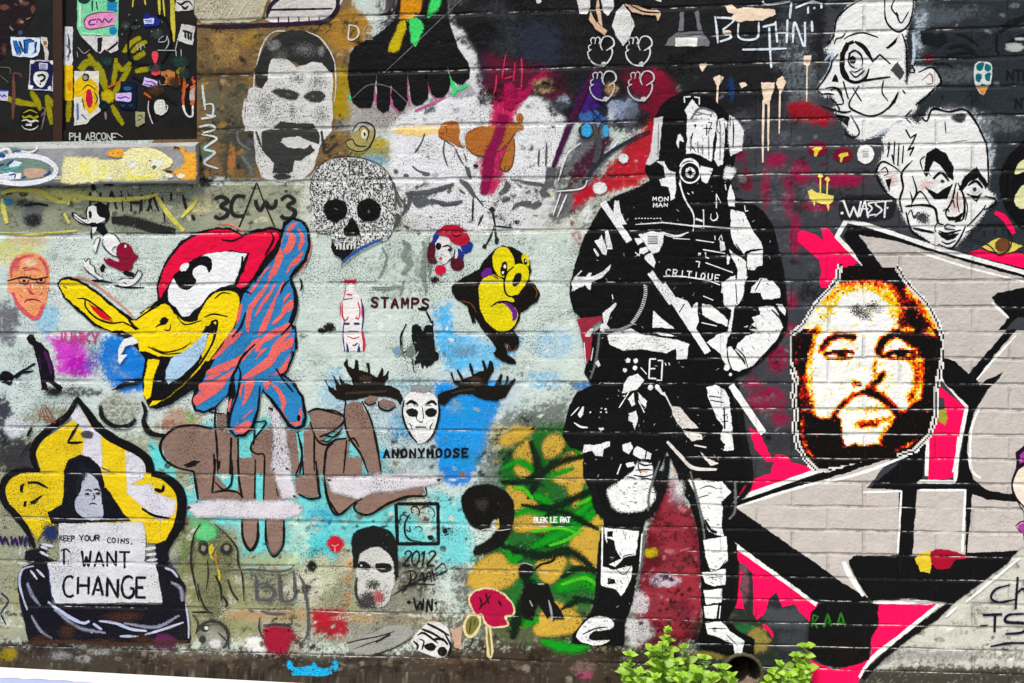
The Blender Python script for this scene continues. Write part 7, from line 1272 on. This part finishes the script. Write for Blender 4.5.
for a, b in zip(rows[:-1], rows[1:]):
    for k in range(7): bm.faces.new((a[k], b[k], b[k + 1], a[k + 1]))
mp = simple('pale_concrete', (.66, .645, .60), .8, 50, .003, .14, 9)
nt = mp.node_tree; b_ = nt.nodes['Principled BSDF']; pos = N(nt, 'ShaderNodeNewGeometry').outputs['Position']; sp_ = N(nt, 'ShaderNodeSeparateXYZ'); nt.links.new(pos, sp_.inputs[0])
old = b_.inputs['Base Color'].links[0].from_socket
yy_ = M_(nt, 'ADD', sp_.outputs[1], M_(nt, 'MULTIPLY', M_(nt, 'SUBTRACT', noise(nt, pos, 18, 3), .5), .05))
blue = M_(nt, 'MULTIPLY', M_(nt, 'SUBTRACT', 1.0, ramp(nt, yy_, -.108, -.096)), M_(nt, 'SUBTRACT', 1.0, ramp(nt, sp_.outputs[0], wp(95, 680)[0], wp(190, 680)[0])))
c1 = mixc(nt, M_(nt, 'MULTIPLY', blue, .9), old, (.24, .31, .56, 1))
line = M_(nt, 'MULTIPLY', M_(nt, 'SUBTRACT', 1.0, ramp(nt, M_(nt, 'ABSOLUTE', M_(nt, 'ADD', yy_, .10)), .003, .008)), M_(nt, 'SUBTRACT', 1.0, ramp(nt, sp_.outputs[0], wp(80, 680)[0], wp(120, 680)[0])))
c2 = mixc(nt, M_(nt, 'MULTIPLY', line, .8), c1, (.25, .22, .26, 1)); nt.links.new(c2, b_.inputs['Base Color'])
structure('pavement', bm, mp)
# ------------------------------------------------------------------ weeds
def leaf_mat():
    m = bpy.data.materials.new('weed_leaf'); m.use_nodes = True; nt = m.node_tree; b = nt.nodes['Principled BSDF']; o = nt.nodes['Material Output']
    at = N(nt, 'ShaderNodeAttribute', attribute_name='tint'); c = mixc(nt, at.outputs['Fac'], (.05, .13, .008, 1), (.33, .55, .035, 1))
    nt.links.new(c, b.inputs['Base Color']); b.inputs['Roughness'].default_value = .45; b.inputs['Specular IOR Level'].default_value = .35
    tr = N(nt, 'ShaderNodeBsdfTranslucent'); nt.links.new(mixc(nt, .5, c, (.35, .60, .03, 1)), tr.inputs['Color'])
    mx = N(nt, 'ShaderNodeMixShader'); mx.inputs[0].default_value = .35; nt.links.new(b.outputs[0], mx.inputs[1]); nt.links.new(tr.outputs[0], mx.inputs[2]); nt.links.new(mx.outputs[0], o.inputs[0])
    return m
LEAF = leaf_mat(); STEM = simple('weed_stem', (.14, .20, .04), .6, 0, .001, .3, 30)
def weed(label, stems, seed, leafscale=1.0):
    r = random.Random(seed); V = []; F_ = []; tint = []; bs = bmesh.new()
    def leaf(p, d, L, wd, t):
        d = d.normalized(); up = Vector((r.uniform(-.3, .3), -.75, .65)).normalized(); side = d.cross(up)
        if side.length < .1: side = Vector((1, 0, 0))
        side.normalize(); nn = side.cross(d).normalized()
        prof = [(0, .04), (.14, .55), (.34, 1.0), (.55, .90), (.78, .52), (1.0, .02)]; droop = r.uniform(.05, .35); fold = r.uniform(.1, .4)
        b = len(V)
        for t_, w_ in prof:
            c = p + d * (L * t_) - nn * (droop * L * t_ * t_)
            for s in (-1, 0, 1):
                V.append(c + side * (s * w_ * wd) + nn * (abs(s) * fold * w_ * wd)); tint.append(min(1, max(0, t + (.10 if s == 0 else 0) + r.uniform(-.05, .05))))
        for i in range(5):
            for k in range(2): F_.append((b + i * 3 + k, b + i * 3 + k + 1, b + i * 3 + k + 4, b + i * 3 + k + 3))
    def tube(pts, r0, r1):
        prev = None
        for i, p in enumerate(pts):
            rr = r0 + (r1 - r0) * i / (len(pts) - 1); rg = [bs.verts.new((p.x + rr * math.cos(a), p.y + rr * math.sin(a), p.z)) for a in (0, 1.57, 3.14, 4.71)]
            if prev:
                for k in range(4): bs.faces.new((prev[k], prev[(k + 1) % 4], rg[(k + 1) % 4], rg[k]))
            prev = rg
    for (u0, u1, v1, Y) in stems:
        top = Vector(wp(u1, v1, Y)); base = Vector(wp(u0, 700, Y * .7)); base.z = -.10
        mid = (base + top) / 2 + Vector((r.uniform(-.02, .02), -.01, 0)); pts = []
        for k in range(9):
            t = k / 8; pts.append(base * (1 - t) ** 2 + mid * 2 * t * (1 - t) + top * t * t)
        tube(pts, .0022, .0012); H = (top - base).length; nn_ = max(4, int(H / .017))
        for k in range(nn_):
            t = .15 + .85 * k / (nn_ - 1); p = base * (1 - t) ** 2 + mid * 2 * t * (1 - t) + top * t * t; a = k * 1.57 + r.uniform(-.5, .5)
            sz = (.062 - .030 * t) * r.uniform(.42, 1.4) * leafscale
            for q in (0, math.pi):
                d = Vector((math.cos(a + q), math.sin(a + q) * .8 - .15, r.uniform(.05, .55)))
                if p.y + d.normalized().y * sz > -.006: d.y = -abs(d.y)
                leaf(p, d, sz, sz * r.uniform(.24, .40), r.uniform(-.15, .5) + .5 * t)  # lower leaves tinted darker: shaded interior put into the colour
        for k in range(5):
            a = k * 1.257 + r.uniform(-.3, .3); d = Vector((math.cos(a), math.sin(a) - .2, r.uniform(.35, 1.1))); 
            if top.y + d.y * .02 > -.006: d.y = -.2
            leaf(top, d, .022 * r.uniform(.7, 1.25) * leafscale, .0075 * r.uniform(.8, 1.2), r.uniform(.7, 1.0))
    e = bpy.data.objects.new('weed_plant', None); COL.objects.link(e); e['label'] = label; e['category'] = 'weed'; e['group'] = 'weeds at the foot of the wall'
    me = bpy.data.meshes.new('leaves'); me.from_pydata([tuple(v) for v in V], [], F_); me.materials.append(LEAF)
    at = me.attributes.new('tint', 'FLOAT', 'POINT'); at.data.foreach_set('value', np.array(tint, np.float32))
    for p in me.polygons: p.use_smooth = True
    o = bpy.data.objects.new('leaves', me); COL.objects.link(o); o.parent = e
    mobj('stems', bs, STEM, e)
    c = Vector(wp(stems[0][0], 700, -.08)); c.z = -.10
    e.location = c
    for ch in e.children: ch.location = -c
weed('taller bushy lime-green weed growing in front of the boots, left of the drain pipe', [(662, 668, 630, -.05), (650, 652, 650, -.09), (638, 630, 655, -.12), (690, 684, 648, -.07), (700, 704, 658, -.12), (672, 676, 662, -.16), (655, 640, 672, -.18), (715, 722, 668, -.10), (690, 696, 672, -.20), (640, 624, 668, -.08), (672, 662, 645, -.10), (722, 732, 676, -.15), (680, 682, 676, -.24), (706, 712, 676, -.22), (660, 656, 678, -.26)], 3)
weed('lower lime-green weed growing by the wall right of the drain pipe', [(795, 806, 646, -.05), (790, 796, 655, -.08), (782, 780, 664, -.10), (798, 800, 668, -.14), (778, 772, 672, -.08), (786, 788, 674, -.18), (802, 808, 668, -.07), (776, 768, 680, -.16)], 9, .85)
